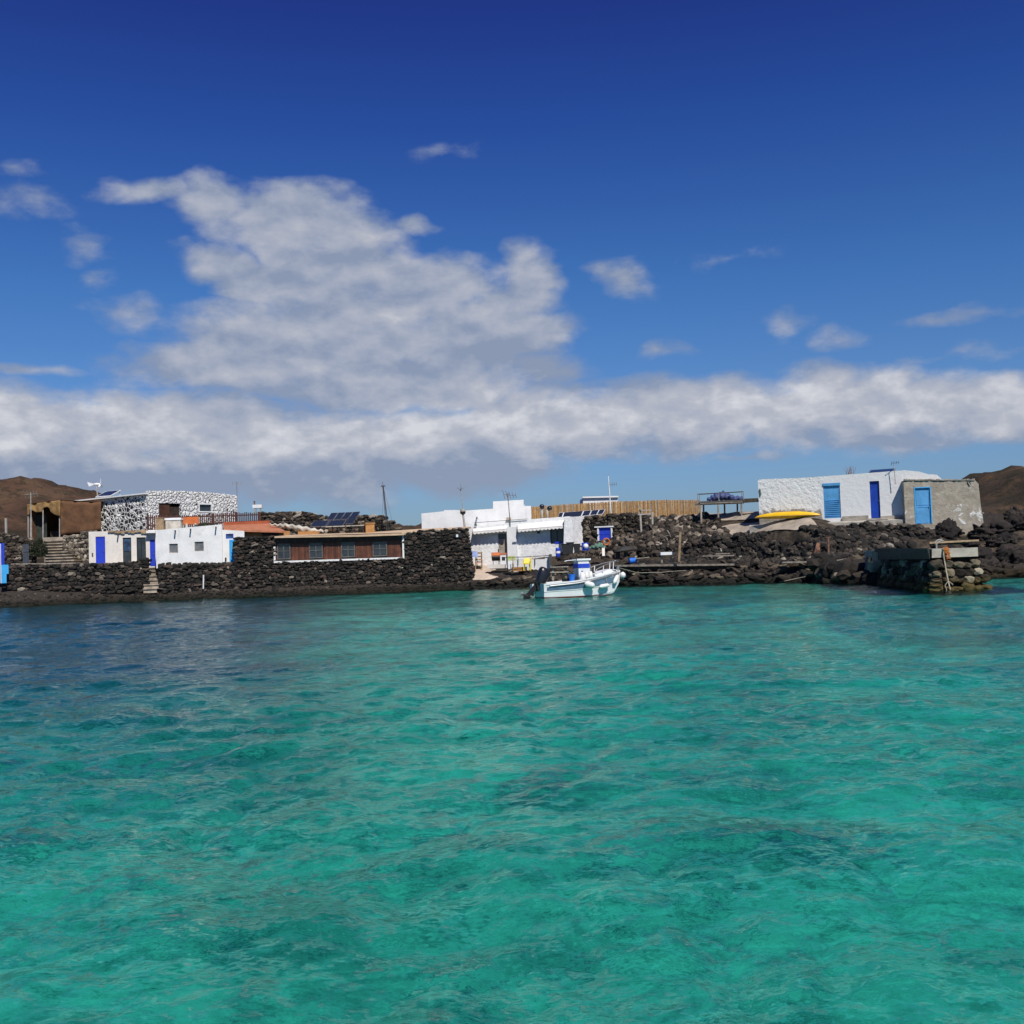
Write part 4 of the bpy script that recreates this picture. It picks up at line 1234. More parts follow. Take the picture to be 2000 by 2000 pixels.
# ------------------------------------------------------------------ terracotta roofed house between
t = thing('terracotta_roof_house', 'low house with a sloping orange terracotta roof and brown wall', 'house', P(520, 1050, 84))
e0, e1, r0, r1 = P(437, 1034, 82.4), P(558, 1037, 83.4), P(436, 1025.5, 86), P(527, 1022, 86.6)
mb = MB(); dz = Vector((0, 0, .14)); mb.hexa([e0 - dz, e1 - dz, r1 - dz, r0 - dz, e0, e1, r1, r0]); mb.build('roof', M['terracotta'], t)
mb = MB(); up = Vector((0, 0, .22)); mb.hexa([r0, r1, r1 + Vector((0, .3, 0)), r0 + Vector((0, .3, 0)), r0 + up, r1 + up, r1 + up + Vector((0, .3, 0)), r0 + up + Vector((0, .3, 0))]); mb.build('ridge_wall', M['ridge_red'], t)
TW = Plane(470, 83.2, 566, 84.0, py=1040)
mb = MB(); facade(mb, TW, prof(TW, [(474, 1035.5), (566, 1037)]), prof(TW, [(474, 1075), (566, 1075)]), [], .1, depth=3.0); mb.build('wall', M['ochre'], t)
pbox('window_recess', 'dark_wood', t, TW, TW.rect(512, 1039, 545, 1046), .03, .002)
# canvas sheet rolled on the wall
def bundle(name, pts, r, mat, label, cat, n=40, seed=0, flat=1.0):
    mb = MB(); P_ = []
    for i in range(n + 1):
        f = i / n * (len(pts) - 1); k = min(int(f), len(pts) - 2); g = f - k
        P_.append(pts[k][0].lerp(pts[k + 1][0], g) + Vector((0, 0, .06 * math.sin(i * 1.3 + seed)))); 
    vs, fs = [], []; S = 14
    for i, p in enumerate(P_):
        f = i / n * (len(pts) - 1); k = min(int(f), len(pts) - 2); g = f - k
        rr = pts[k][1] * (1 - g) + pts[k + 1][1] * g
        for j in range(S):
            a = 6.2832 * j / S
            q = rr * (1 + .35 * mnoise.noise(Vector((i * .25, math.cos(a) * 1.3, math.sin(a) * 1.3 + seed))) + .12 * math.sin(j * 2.5 + i * .6))
            vs.append(p + Vector((0, math.cos(a) * q, math.sin(a) * q * flat)))
    for i in range(n):
        for j in range(S):
            j2 = (j + 1) % S; fs.append((i * S + j, i * S + j2, (i + 1) * S + j2, (i + 1) * S + j))
    fs.append(tuple(range(S))[::-1]); fs.append(tuple(n * S + j for j in range(S)))
    mb.add(vs, fs)
    o = mb.build(name, M[mat], smooth=True)
    return tag(o, label, cat)
bundle('canvas_sheet', [(P(527, 1024, 84.6), .06), (P(545, 1026, 84.6), .12), (P(562, 1027.5, 84.6), .24), (P(585, 1032, 84.6), .26), (P(610, 1036, 84.6), .22), (P(632, 1038, 84.6), .12)], .2, 'canvas', 'crumpled grey white canvas sheet lying right of the orange roof', 'canvas', seed=2, flat=.8)
mb = MB(); q = Plane(575, 83.6, 625, 83.8, py=1040); q.box(mb, q.rect(582, 1037.5, 622, 1052), 0, -1.2)
tag(mb.build('ochre_shed', M['ochre']), 'low ochre shed wall under the canvas sheet', 'shed')

# stone bank behind
SB = Plane(508, 90.0, 774, 90.0, py=1020)
stone_wall('stone_wall', 'brown stone field wall on the skyline behind the solar array', SB, prof(SB, [(510, 1005), (530, 1001.5), (560, 1000.5), (600, 1003), (622, 1010), (640, 1013), (700, 1009), (735, 1008), (750, 1010.5), (757, 1020), (773, 1036)]), prof(SB, [(510, 1060), (773, 1060)]), 1.2, M['mixed_stone'], sz=(.4, .26))
LO = Plane(628, 85.2, 716, 85.6, py=1035)
stone_wall('stone_wall', 'low dark stone parapet with a pale flat cap beneath the solar array', LO, prof(LO, [(628, 1030.5), (715, 1027)]), prof(LO, [(628, 1055), (715, 1055)]), .5, M['lava_stone'], sz=(.3, .2))
mb = MB(); mb.bar(LO.at(628, 1029.5, -.2), LO.at(716, 1026, -.2), .5, .08); tag(mb.build('coping_slab', M['pale_concrete']), 'thin pale slab capping the low stone parapet', 'slab')
mb = MB(); q = Plane(714, 85.0, 734, 85.2, py=1030); q.box(mb, q.rect(714.5, 1022, 731.5, 1048), 0, -.7); q.box(mb, q.rect(713.5, 1020.8, 732.5, 1023), .05, -.75)
tag(mb.build('chimney_box', M['ochre']), 'square ochre chimney box right of the solar array', 'chimney')
# solar array: four upper, two lower modules on one rack
t = thing('solar_array', 'rack of six dark solar panels tilted above the long stone house', 'solar array', P(655, 1032, 87))
def module(ax, ay, bx, by, cx, cy, dx, dy, Y0, Y1):
    mb = MB(); panel_quad(mb, P(ax, ay, Y0), P(bx, by, Y0), P(cx, cy, Y1), P(dx, dy, Y1), .05, .018)
    mb.build('panel', [M['grey_metal'], M['solar_cell']], t)
for k in range(3):
    module(638 + 14 * k, 1015.5 - .5 * k, 650.5 + 14 * k, 1015 - .5 * k, 660 + 14.3 * k, 1001.2 - .6 * k, 647 + 14.3 * k, 1001.7 - .6 * k, 87.0, 88.2)
module(674.5, 1023, 688.5, 1023, 703.5, 999, 690, 999.8, 86.2, 88.2)
module(605.5, 1028.5, 635, 1028, 643.5, 1016.5, 613, 1017.5, 86.0, 87.0)
module(637, 1028, 669, 1027.5, 676.5, 1015.8, 645.5, 1016.4, 86.0, 87.0)
for px, y0, y1, Y in ((648, 1003, 1030, 88.3), (690, 1001, 1030, 88.3), (615, 1019, 1034, 87.1), (668, 1018, 1034, 87.1)):
    mb = MB(); mb.bar(P(px, y1, Y + .1), P(px, y0, Y + .1), .07); mb.build('strut', M['grey_metal'], t)

# ------------------------------------------------------------------ the long lava stone house
LH = Plane(457, 80.0, 921, 82.2, py=1140)
h = thing('long_stone_house', 'long low house of dry black lava stone with a band of wooden framed windows', 'house', LH.at(690, 1150))
ltop = prof(LH, [(457, 1051), (500, 1049.5), (536, 1048), (640, 1046), (760, 1043), (790, 1042.5), (815, 1037.5), (860, 1034), (912, 1031), (926, 1128)])
lbot = prof(LH, [(457, 1158), (700, 1153), (850, 1140), (926, 1131)])
band = LH.rect(538, 1046.5, 786, 1092)
mb = MB(); mb.cur = 1
facade(mb, LH.shifted(-.10), [(u, z - .05) for u, z in ltop[:-1]], [(u, z - .4) for u, z in lbot], [band], .5, depth=6.5)
mb.cur = 0
hole2 = (band[0] + .02, band[1] - .10, band[2] - .02, band[3] + .5)
drystone(mb, LH, ltop, lbot, (.32, .185), [hole2], off=-.08)
for k in range(34):      # the right-hand end wall
    z = lbot[-1][1] - .1 + k * .2
    for o in (0.2, .55, .9, 1.25, 1.6, 2.0):
        f = (z - lbot[-1][1]) / (ltop[-2][1] - lbot[-1][1])
        if f < 1: mb.rock(LH.w(ltop[-1][0] + (ltop[-2][0] - ltop[-1][0]) * f - .05, z, -o), (.2, .2, .12), rot=(rng.uniform(-.2, .2), .2, rng.uniform(-.3, .3)), kind=1)
mb.build('wall', [M['wall_stone'], M['stone_core']], h)
for a, b in ((457, 536), (787, 912)):       # rough coping where the stone shows above the roof
    pass
simple('dull_frame', (0.15, 0.145, 0.135), .7, .2)
LI = LH.shifted(-.22)
mb = MB(); s0, z0, s1, z1 = band
n_ = 64
wins = [LI.rect(541.5, 1060.5, 567, 1091), LI.rect(604, 1059.5, 630, 1089.5), LI.rect(666.5, 1058.5, 693, 1088.5), LI.rect(728, 1057.5, 755.5, 1087.5)]
for k in range(n_):
    u0 = s0 + (s1 - s0) * k / n_; u1 = s0 + (s1 - s0) * (k + 1) / n_
    if any(a - .02 < (u0 + u1) / 2 < c + .02 for a, _, c, _ in wins): continue
    LI.box(mb, (u0 + .006, z0, u1 - .006, z1 - .5), -.02, -.06, tone=rng.random())
zmid = LI.hit(660, 1074)[1]
LI.box(mb, (s0, zmid - .03, s1, zmid + .03), -.065, -.09)
LI.box(mb, (s0, z0, s1, z1), -.10, -.16)
mb.build('board_wall', M['red_wood'], h)
for r in wins:
    window(h, LI, (r[0], z0 + .12, r[2], r[3]), 'dark_glass', 'dull_frame', .0, (1, 1), .05)
mb = MB()
for k in range(52):
    u0 = s0 + (s1 - s0) * k / 52; u1 = s0 + (s1 - s0) * (k + 1) / 52
    LH.box(mb, (u0 + .004, LH.hit(660, 1058)[1] + rng.uniform(-.02, .02) + (u0 - s0) / (s1 - s0) * .03, u1 - .004, z1 + .1), -.02, -.06, tone=rng.random() * .7)
mb.build('fascia', M['dark_wood'], h)
mb = MB(); w_ = .13
r = LH.rect(538, 1064, 786, 1092)
LH.box(mb, (r[0] - w_, r[1] - w_, r[2] + w_, r[1]), .04, -.2); LH.box(mb, (r[0] - w_, r[1], r[0], r[3]), .04, -.2)
LH.box(mb, (r[2], r[1], r[2] + w_, LH.hit(786, 1043)[1]), .04, -.2)
mb.build('window_surround', M['white_wall'], h)
mb = MB(); dz = Vector((0, 0, .12))
f_ = [LH.at(536, 1047.5, .32), LH.at(700, 1045, .32), LH.at(789, 1042, .32)]
g_ = [P(585, 1043.5, 86), P(720, 1039.5, 86.4), P(836, 1032, 86.8)]
for i in range(2):
    mb.hexa([f_[i] - dz, f_[i + 1] - dz, g_[i + 1] - dz, g_[i] - dz, f_[i], f_[i + 1], g_[i + 1], g_[i]])
a_, b_ = LH.at(790, 1041, -.3), LH.at(914, 1030, -.3)
mb.hexa([a_ - dz, b_ - dz, P(920, 1029, 86.5) - dz, g_[2] - dz, a_, b_, P(920, 1028.5, 86.5), g_[2]])
mb.build('roof', M['roof_tan'], h)
mb = MB(); LH.box(mb, LH.rect(889, 1041, 903, 1050), .12, -.05); wl = mb.build('wall_lamp', M['black'], h)
mb = MB(); LH.box(mb, LH.rect(890.5, 1044, 894.5, 1049), .15, .12); mb.build('lamp_glass', M['white_paint'], wl)

# masts behind it
t = thing('lattice_mast', 'thin dark lattice mast with guy wires behind the long stone house', 'mast', P(757, 1034, 89))
a, b = P(757, 1036, 89), P(748, 949, 89)
mb = MB()
for o in (Vector((-.09, 0, 0)), Vector((.09, 0, 0)), Vector((0, .15, 0))):
    mb.tube([a + o, b + o * .4], .022, 5)
for k in range(18):
    f = k / 18; p = a.lerp(b, f); q = a.lerp(b, f + .055); w2 = .09 * (1 - .6 * f)
    mb.bar(p + Vector((-w2, 0, 0)), q + Vector((w2, 0, 0)), .02); 
mb.build('lattice', M['dark_pole'], t)
mb = MB(); mb.tube([b, P(747.3, 941, 89)], .018, 5); mb.bar(P(744, 949.5, 89), P(752.5, 949, 89), .05, .09); mb.build('head', M['dark_pole'], t)
for q in (P(771, 1036, 90), P(747, 1036, 91)):
    mb = MB(); mb.tube([b, q], .008, 4); mb.build('guy_wire', M['dark_pole'], t)
t = thing('wind_pole', 'white pole with a round dark basket and thin spiked tip at the stone house corner', 'pole', P(909, 1040, 85))
mb = MB(); mb.tube([P(910, 1046, 85), P(904, 1003, 85)], [.10, .075], 10); mb.build('pole', M['dull_pole'], t)
mb = MB(); c = P(904, 1003, 85); mb.lathe(c, [(.05, -.05), (.17, .02), (.21, .18), (.20, .33), (.1, .36)], 12); bk_ = mb.build('basket', M['dull_pole'], t)
mb = MB(); mb.lathe(c, [(.06, -.1), (.19, -.02), (.222, .10), (.222, .14)], 12); mb.build('basket_rim', M['black'], bk_)
mb = MB(); mb.tube([P(904, 994, 85), P(899.5, 957, 85)], [.035, .025], 8); mb.build('upper_pole', M['dull_pole'], t)
mb = MB(); c = P(899.5, 957, 85); mb.lathe(c, [(.02, -.06), (.06, 0), (.02, .06)], 8)
for k in range(5):
    a = 6.28 * k / 5; mb.bar(c, c + Vector((math.cos(a) * .3, math.sin(a) * .3, .18)), .014)
mb.bar(c, c + Vector((0, 0, .5)), .014); mb.build('spiked_tip', M['dark_pole'], t)
# ------------------------------------------------------------------ white house in the middle
MB_ = Plane(823, 90.4, 1038, 90.2, py=1000)
h = thing('white_house', 'large stepped white house with two scalloped awnings in the middle of the village', 'house', P(985, 1095, 86.5))
mb = MB(); facade(mb, MB_, prof(MB_, [(823, 1003), (867, 998.5), (867, 996.3), (888, 996), (910, 997), (963, 993.5)]) + prof(MB_, [(963.0, 979.5), (1022.5, 976)]) + prof(MB_, [(1022.5, 988.2), (1037, 988)]),
                  prof(MB_, [(823, 1075), (1037, 1075)]), [], .2, depth=6.0)
mb.build('back_wall', M['white_wall'], h)
MF = Plane(918, 87.0, 1112, 85.4, py=1060)
hd, hw = MF.rect(973.5, 1042, 992, 1098), MF.rect(1074.5, 1032.5, 1101.5, 1062)
mb = MB(); facade(mb, MF, prof(MF, [(916, 1029.5), (985, 1023), (986, 1021), (1000, 1016.5), (1112, 1008.5)]), prof(MF, [(916, 1118), (1112, 1110)]), [hd, hw], .22, depth=3.2)
mb.build('front_wall', M['rough_white'], h)
d = door(h, MF, hd, 'grey_wood', .14, panels=2, label='grey brown panelled door')
s0, z0, s1, z1 = hd
pbox('fanlight', 'dark_glass', d, MF, (s0 + .04, z1 - .42, s1 - .04, z1 - .04), -.06, -.09)
simple('navy', (0.014, 0.022, 0.07), .5, .2)
w_ = window(h, MF, hw, 'dark_glass', 'navy', .12, (1, 0), .08)
s0, z0, s1, z1 = hw
pbox('white_bottle_crate', 'white_paint', w_, MF, (s0 + .22, z0 + .25, s0 + .45, z0 + .85), -.02, -.1) if False else None
pbox('sill', 'royal_blue', w_, MF, (s0 + .35, z0, s1 - .02, z0 + .16), .03, -.10)
# awnings with scalloped valances
def awning(parent, pl, x0, x1, yt0, yt1, yb0, yb1, out, name='awning'):
    tp = [pl.at(x0, yt0, .0), pl.at(x1, yt1, .0)]; fr = [pl.at(x0, yb0, out), pl.at(x1, yb1, out)]
    mb = MB(); dz = Vector((0, 0, .05))
    mb.hexa([fr[0] - dz, fr[1] - dz, tp[1] - dz, tp[0] - dz, fr[0], fr[1], tp[1], tp[0]])
    a = mb.build(name, M['awning_cloth'], parent)
    mb = MB(); n_ = max(6, int((fr[1] - fr[0]).length / .28))
    k_ = 6
    for i in range(n_):
        for j in range(k_):
            f0, f1 = (i + j / k_) / n_, (i + (j + 1) / k_) / n_
            q0, q1 = fr[0].lerp(fr[1], f0), fr[0].lerp(fr[1], f1)
            h0 = .10 + .09 * math.sin(math.pi * (j / k_)); h1 = .10 + .09 * math.sin(math.pi * ((j + 1) / k_))
            t_ = Vector(pl.n) * .02
            mb.hexa([q0 - dz * .9 - Vector((0, 0, h0)), q1 - dz * .9 - Vector((0, 0, h1)), q1 - dz * .9 - Vector((0, 0, h1)) - t_, q0 - dz * .9 - Vector((0, 0, h0)) - t_, q0, q1, q1 - t_, q0 - t_])
    mb.build('valance', M['awning_cloth'], a)
    return a
awning(h, MF, 924, 990.5, 1033, 1027, 1038.5, 1032.5, .62)
awning(h, MF, 1011, 1107, 1024, 1015.5, 1034, 1026, .72)
PL = MF.shifted(.35)
mb = MB(); r = MF.rect(992.5, 1029, 1010.5, 1108); MF.box(mb, (r[0], r[1], r[2], r[3]), .35, .002); mb.build('pillar', M['white_wall'], h)
mb = MB(); MF.box(mb, MF.rect(1003, 1058, 1011.5, 1060), .45, .35); mb.build('pillar_ledge', M['grey_metal'], h)
# buttress at the right end
mb = MB(); pts = []
bt = [MF.at(1102, 1011, .9), MF.at(1117, 1009.5, .9), MF.at(1142, 1008, -1.2), MF.at(1106, 1010, -1.2)]
bb = [MF.at(1100.5, 1078, 1.0), MF.at(1119, 1080, 1.0), MF.at(1148, 1078, -1.2), MF.at(1100, 1078, -1.2)]
mb.hexa(bb + bt); mb.build('buttress', M['rough_white'], h)
for px, py in ((931.5, 1012),): 
    m_ = MB(); m_.bar(MB_.at(px, py - 1), MB_.at(px, py - 1, .4), .1); m_.build('rain_spout', M['dark_pole'], h)
m_ = MB(); MF.box(m_, MF.rect(927, 1023, 931.5, 1027.5), .12, .002); m_.build('wall_lamp', M['olive_green'], h)
m_ = MB(); MF.box(m_, MF.rect(1049.5, 1031.5, 1054.5, 1042), .1, .002); m_.build('wall_lantern', M['navy'], h)
m_ = MB(); m_.bar(MF.at(926, 1021, .1), MF.at(1030, 1013.5, .1), .035); m_.build('cable', M['dark_pole'], h)
m_ = MB(); MB_.box(m_, MB_.rect(989.5, 1011, 998, 1017), .6, .1); m_.build('vent_box', M['path_earth'], h)
# rooftop pieces
def cowl(px, ytop, ybot, Y, lab, w_):
    t = thing('chimney_pipe', lab, 'chimney', P(px, ybot, Y))
    mb = MB(); mb.tube([P(px, ybot + 4, Y), P(px, ytop + 9, Y)], .085, 10); mb.build('pipe', M['dull_pole'], t, smooth=True)
    c = P(px, ytop + 9, Y); mb = MB()
    mb.lathe(c, [(.06, 0), (.17, .1), (.20, .25), (.14, .38), (.02, .42)], 12, axis=w_); mb.build('cowl', M['cowl_black'], t, smooth=True)
cowl(1058.5, 986, 1015, 87.0, 'grey chimney pipe with an upright round black cowl on the white roof', (0, 0, 1))
cowl(1069, 987, 1013, 87.3, 'grey chimney pipe with a tilted black cowl on the white roof', (.8, 0, .55))
t, a, b = antenna('tv_antenna', 'tall thin grey aerial mast in front of the stepped white roof', 998, 968, 1040, 86.2, 'dark_pole', .03, None, lean=-.15)
mb = MB(); yagi(mb, b + Vector((.15, 0, .05)), 1.1, 5, .75, (.7, -.4, -.1)); mb.bar(b + Vector((0, 0, -.35)), b + Vector((0, 0, .2)), .09); mb.build('aerial', M['rust'], t)
t, a, b = antenna('tv_antenna', 'white aerial pole in front of the cane fence with a square aerial', 1193.5, 929, 1002, 89.5, 'white_paint', .045, None, lean=-.12)
mb = MB(); c = P(1194, 946, 89.5); yagi(mb, c + Vector((.15, 0, 0)), .55, 4, .45, (1, 0, .05)); mb.build('aerial', M['rust'], t)
mb = MB(); mb.tube([P(1188.6, 948, 89.5), P(1188, 927, 89.5)], .02, 6); mb.build('whip', M['dark_pole'], t)
# far white house
q = Plane(1137, 105, 1208, 105, py=980)
t = thing('white_house', 'small white flat roofed house behind the cane fence', 'house', q.at(1170, 1010))
mb = MB(); facade(mb, q, prof(q, [(1138.5, 972), (1172, 969.5), (1206.5, 970.5)]), prof(q, [(1138.5, 1020), (1206.5, 1020)]), [], .2, depth=5); mb.build('wall', M['white_wall'], t)
mb = MB(); mb.bar(q.at(1137.5, 971.5, .04), q.at(1207.5, 970, .04), .35, .14); mb.build('parapet', M['white_paint'], t)

# ------------------------------------------------------------------ cane fence
CF = Plane(1034, 95, 1366, 88.5, py=990)
t = thing('cane_fence', 'long golden cane screen fence running behind the rubble slope', 'fence', CF.at(1200, 1010))
ft, fb = prof(CF, [(1035, 990.5), (1110, 985), (1200, 980), (1300, 976.5), (1365, 976.5)]), prof(CF, [(1035, 1018), (1200, 1012), (1320, 1010), (1365, 1011)])
mb = MB(); u = ft[0][0]
while u < ft[-1][0]:
    w_ = rng.uniform(.035, .075); o = rng.uniform(-.02, .02)
    mb.bar(CF.w(u, lerp_prof(fb, u) - .3, o), CF.w(u + rng.uniform(-.03, .03), lerp_prof(ft, u) + rng.uniform(-.04, .05), o), w_, .04, tone=rng.random())
    u += w_ * .92
mb.build('canes', M['bamboo'], t)
for f in (.25, .85):
    mb = MB(); pts = [CF.w(u, lerp_prof(fb, u) * (1 - f) + lerp_prof(ft, u) * f, -.06) for u in np.linspace(ft[0][0], ft[-1][0], 12)]
    mb.tube(pts, .03, 6); mb.build('rail', M['tan_wood'], t)
for k in range(7):
    u = ft[0][0] + (ft[-1][0] - ft[0][0]) * k / 6
    mb = MB(); mb.tube([CF.w(u, lerp_prof(fb, u) - .4, -.1), CF.w(u, lerp_prof(ft, u) - .05, -.1)], .05, 7); mb.build('post', M['grey_wood'], t)
# row of panels before it
t = thing('solar_array', 'low row of five dark solar panels in front of the cane fence', 'solar array', P(1135, 1015, 88))
xs_b = [1088.5, 1097.5, 1136, 1151.5, 1166, 1177.5]; xs_t = [1093, 1101.5, 1140.5, 1156, 1171, 1183]
def yb(x): return 1013.2 - (x - 1088) * .105
def yt(x): return 1001.2 - (x - 1093) * .075
for k in range(5):
    a0, a1, c0, c1 = xs_b[k], xs_b[k + 1] - .8, xs_t[k], xs_t[k + 1] - .8
    mb = MB(); panel_quad(mb, P(a0, yb(a0), 87.9), P(a1, yb(a1), 87.8), P(c1, yt(c1), 88.7), P(c0, yt(c0), 88.8), .05, .02)
    mb.build('panel', [M['white_paint'], M['solar_cell']], t)
for px in (1100, 1140, 1178):
    mb = MB(); mb.bar(P(px, 1016, 88.7), P(px, yt(px) + 1.5, 88.8), .06); mb.build('strut', M['grey_metal'], t)

# ------------------------------------------------------------------ stone hut with the blue shutter
HT = Plane(1136, 85.8, 1268, 84.2, py=1040)
h = thing('stone_hut', 'rough brown stone hut with one small bright blue shutter in a white frame', 'hut', HT.at(1200, 1080))
hole = HT.rect(1170, 1030, 1193.5, 1056)
tp, bt = prof(HT, [(1138, 1013), (1160, 1009), (1200, 1006), (1250, 1005), (1266, 1016)]), prof(HT, [(1138, 1086), (1266, 1086)])
mb = MB(); mb.cur = 1; facade(mb, HT.shifted(-.1), [(u, z - .05) for u, z in tp], bt, [hole], .3, depth=3.5); mb.cur = 0
r_ = (hole[0] - .12, hole[1], hole[2] + .12, hole[3] + .1)
drystone(mb, HT, tp, bt, (.34, .22), [r_], off=-.08)
for k in range(40):
    u = tp[0][0] + (tp[-1][0] - tp[0][0]) * rng.random()
    mb.rock(HT.w(u, lerp_prof(tp, u), -rng.uniform(.1, 3)), (.25, .22, .16), kind=1)
mb.build('wall', [M['mixed_stone'], M['stone_core']], h)
mb = MB(); t_ = .13; s0, z0, s1, z1 = hole
HT.box(mb, (s0 - t_, z0, s0, z1), .05, -.15); HT.box(mb, (s1, z0, s1 + t_, z1), .05, -.15); HT.box(mb, (s0 - t_ - .2, z1, s1 + t_ + .15, z1 + .1), .10, -.15); mb.build('window_frame', M['white_wall'], h)
mb = MB(); HT.box(mb, hole, -.06, -.12); HT.box(mb, (s0 + .05, (z0 + z1) / 2 - .03, s1 - .05, (z0 + z1) / 2 + .03), -.04, -.06); HT.box(mb, ((s0 + s1) / 2 - .015, z0 + .02, (s0 + s1) / 2 + .015, z1 - .02), -.045, -.06); mb.build('shutter', M['blue_door'], h)
# wooden frame pieces on the slope
t = thing('timber_trestle', 'white grey timber frame with two legs standing on the rubble slope', 'frame', P(1253, 1040, 83))
for nm, a, b, w_ in (('post', (1253, 1044), (1250, 996), .13), ('post', (1274.5, 1024), (1274, 1000), .13), ('rail', (1246, 1005), (1277, 1003), .10), ('rail', (1252, 997), (1273, 996), .08)):
    mb = MB(); mb.bar(P(*a, 83), P(*b, 83 + (.05 if nm == 'rail' else 0)), w_); mb.build(nm, M['dull_pole'], t)
mb = MB(); mb.bar(P(1247, 988, 83), P(1254, 999, 82.9), .22, .06); mb.build('tilted_board', M['grey_wood'], t)
# drying rack with blue cover
t = thing('drying_rack', 'raised timber platform with a blue tarpaulin and thin upper rails', 'rack', P(1410, 1003, 83))
Y0, Y1 = 82.0, 84.0
for px, yt_, yb_, Y in ((1369, 982, 1006, Y0), (1402.5, 983, 1007, Y0), (1448, 981, 1004, Y0), (1374, 983, 1003, Y1), (1415, 983, 1001, Y1), (1440, 982, 998, Y1)):
    mb = MB(); q_ = P(px, yb_, Y); mb.bar((q_.x, Y, min(q_.z, ground_z(q_.x, Y)) - .3), P(px, yt_, Y), .11); mb.build('leg', M['grey_wood'], t)
for k in range(7):
    Y = Y0 + (Y1 - Y0) * k / 6
    mb = MB() if k == 0 else mb
    a, b = P(1367, 983, Y0), P(1456, 980, Y0); o = Vector((0, (Y1 - Y0) * k / 6, 0))
    mb.bar(a + o, b + o, .26, .09, tone=rng.random())
mb.build('platform', M['grey_wood'], t)
mb = MB(); a, b = P(1366, 981, Y0 - .1), P(1458, 977.5, Y0 - .1); mb.bar(a, b, .07, .13); mb.build('edge_beam', M['dark_pole'], t)
for px, yt_, Y in ((1362.5, 964, Y0), (1404, 962, Y0), (1452, 960, Y0), (1366, 965, Y1), (1449, 961, Y1)):
    mb = MB(); mb.bar(P(px, 984, Y), P(px, yt_, Y), .05); mb.build('upright', M['grey_metal'], t)
for Y, o in ((Y0, 0), (Y1, 1)):
    mb = MB(); mb.tube([P(1361.5 + 3 * o, 965 + o, Y), P(1405, 962.6 + o * .5, Y), P(1453 - 3 * o, 959.8 + o, Y)], .03, 6); mb.build('top_rail', M['dark_pole'], t)
bundle('blue_tarpaulin', [(P(1381, 976, 82.8), .14), (P(1395, 972, 82.8), .34), (P(1412, 968, 82.8), .48), (P(1430, 973, 82.9), .30), (P(1450, 974, 82.9), .2)], .3, 'blue_tarp', 'dull blue tarpaulin bundled on the raised timber platform', 'tarpaulin', seed=6, flat=.75)
mb = MB(); mb.bar(P(1448, 979.5, 82.2), P(1484, 977, 80.5), .3, .22); mb.bar(P(1450, 975.5, 83), P(1484, 974, 81.5), .2, .1)
tag(mb.build('timber_baulk', M['grey_wood']), 'brown timbers bridging from the rack to the right white house', 'timber') if False else tag(mb.build('timber_stack', M['tan_wood']), 'brown timbers bridging from the raised platform to the right white house', 'timber')

# ------------------------------------------------------------------ right white house
flaking('flaking_white', (0.34, 0.305, 0.26), (0.77, 0.765, 0.75), P(1606, 1000, 76).x, 4.75, 2.9)
RH = Plane(1480, 77.5, 1766, 73.4, py=980)
h = thing('white_house', 'long white house with one light blue and one deep blue door above the rubble bank', 'house', RH.at(1620, 1012))
d1r, d2r = RH.rect(1608.5, 944, 1641.5, 1012), RH.rect(1699.5, 939.5, 1718.5, 1012.5)
tp = prof(RH, [(1480, 938.5), (1485, 936), (1560, 933.5), (1600, 931), (1640, 928), (1700, 923.5), (1745, 920), (1768, 918.5), (1795, 921), (1812, 926), (1829, 927)])
mb = MB(); facade(mb, RH, tp, prof(RH, [(1480, 1035), (1829, 1035)]), [d1r, d2r], .24, depth=5.0); mb.build('wall', M['flaking_white'], h)
d = door(h, RH, d1r, 'light_blue', .10, panels=1, louvre=9, label='light blue louvred door')
s0, z0, s1, z1 = d1r
pbox('lintel', 'light_blue', d, RH, (s0 - .03, z1 - .16, s1 + .03, z1 + .02), .05, -.05)
door(h, RH, d2r, 'deep_blue', .17, panels=1, label='tall deep blue door')
pbox('step', 'pale_concrete', h, RH, (d2r[0] - .2, d2r[1] - .12, d2r[2] + .5, d2r[1]), .45, .003)
for k, (px, py) in enumerate(((1498, 975), (1488, 950))):
    pass
m_ = MB(); m_.tube([RH.at(1484, 955, .05), RH.at(1486, 966, .08)], .05, 6); m_.build('drain_stub', M['olive_green'], h)
# grey skirt along the foot and the concrete terrace in front
mb = MB(); r = RH.rect(1646, 1007.5, 1697, 1035); RH.box(mb, r, .14, .003); r = RH.rect(1721, 1007, 1768, 1040); RH.box(mb, r, .14, .003)
mb.build('plinth', M['concrete'], h)
t = MB(); a = [RH.at(1462, 1017, .2), RH.at(1640, 1017, .45), RH.at(1780, 1016, .45)]; zt = RH.hit(1600, 1013.5)[1]
for p, q2 in zip(a, a[1:]):
    bk0, bk1 = RH.w((p - RH.o).dot(RH.d), 0, .004), RH.w((q2 - RH.o).dot(RH.d), 0, .004)
    z0_, z1_ = 2.6, zt - .22
    t.hexa([(p.x, p.y - .25, z0_), (q2.x, q2.y - .25, z0_), (bk1.x, bk1.y, z0_), (bk0.x, bk0.y, z0_), (p.x, p.y - .25, z1_ - .12), (q2.x, q2.y - .25, z1_ - .10), (bk1.x, bk1.y, z1_), (bk0.x, bk0.y, z1_)])
tag(t.build('terrace', M['pale_concrete']), 'sloping pale concrete terrace along the foot of the right white house', 'terrace', kind='structure')
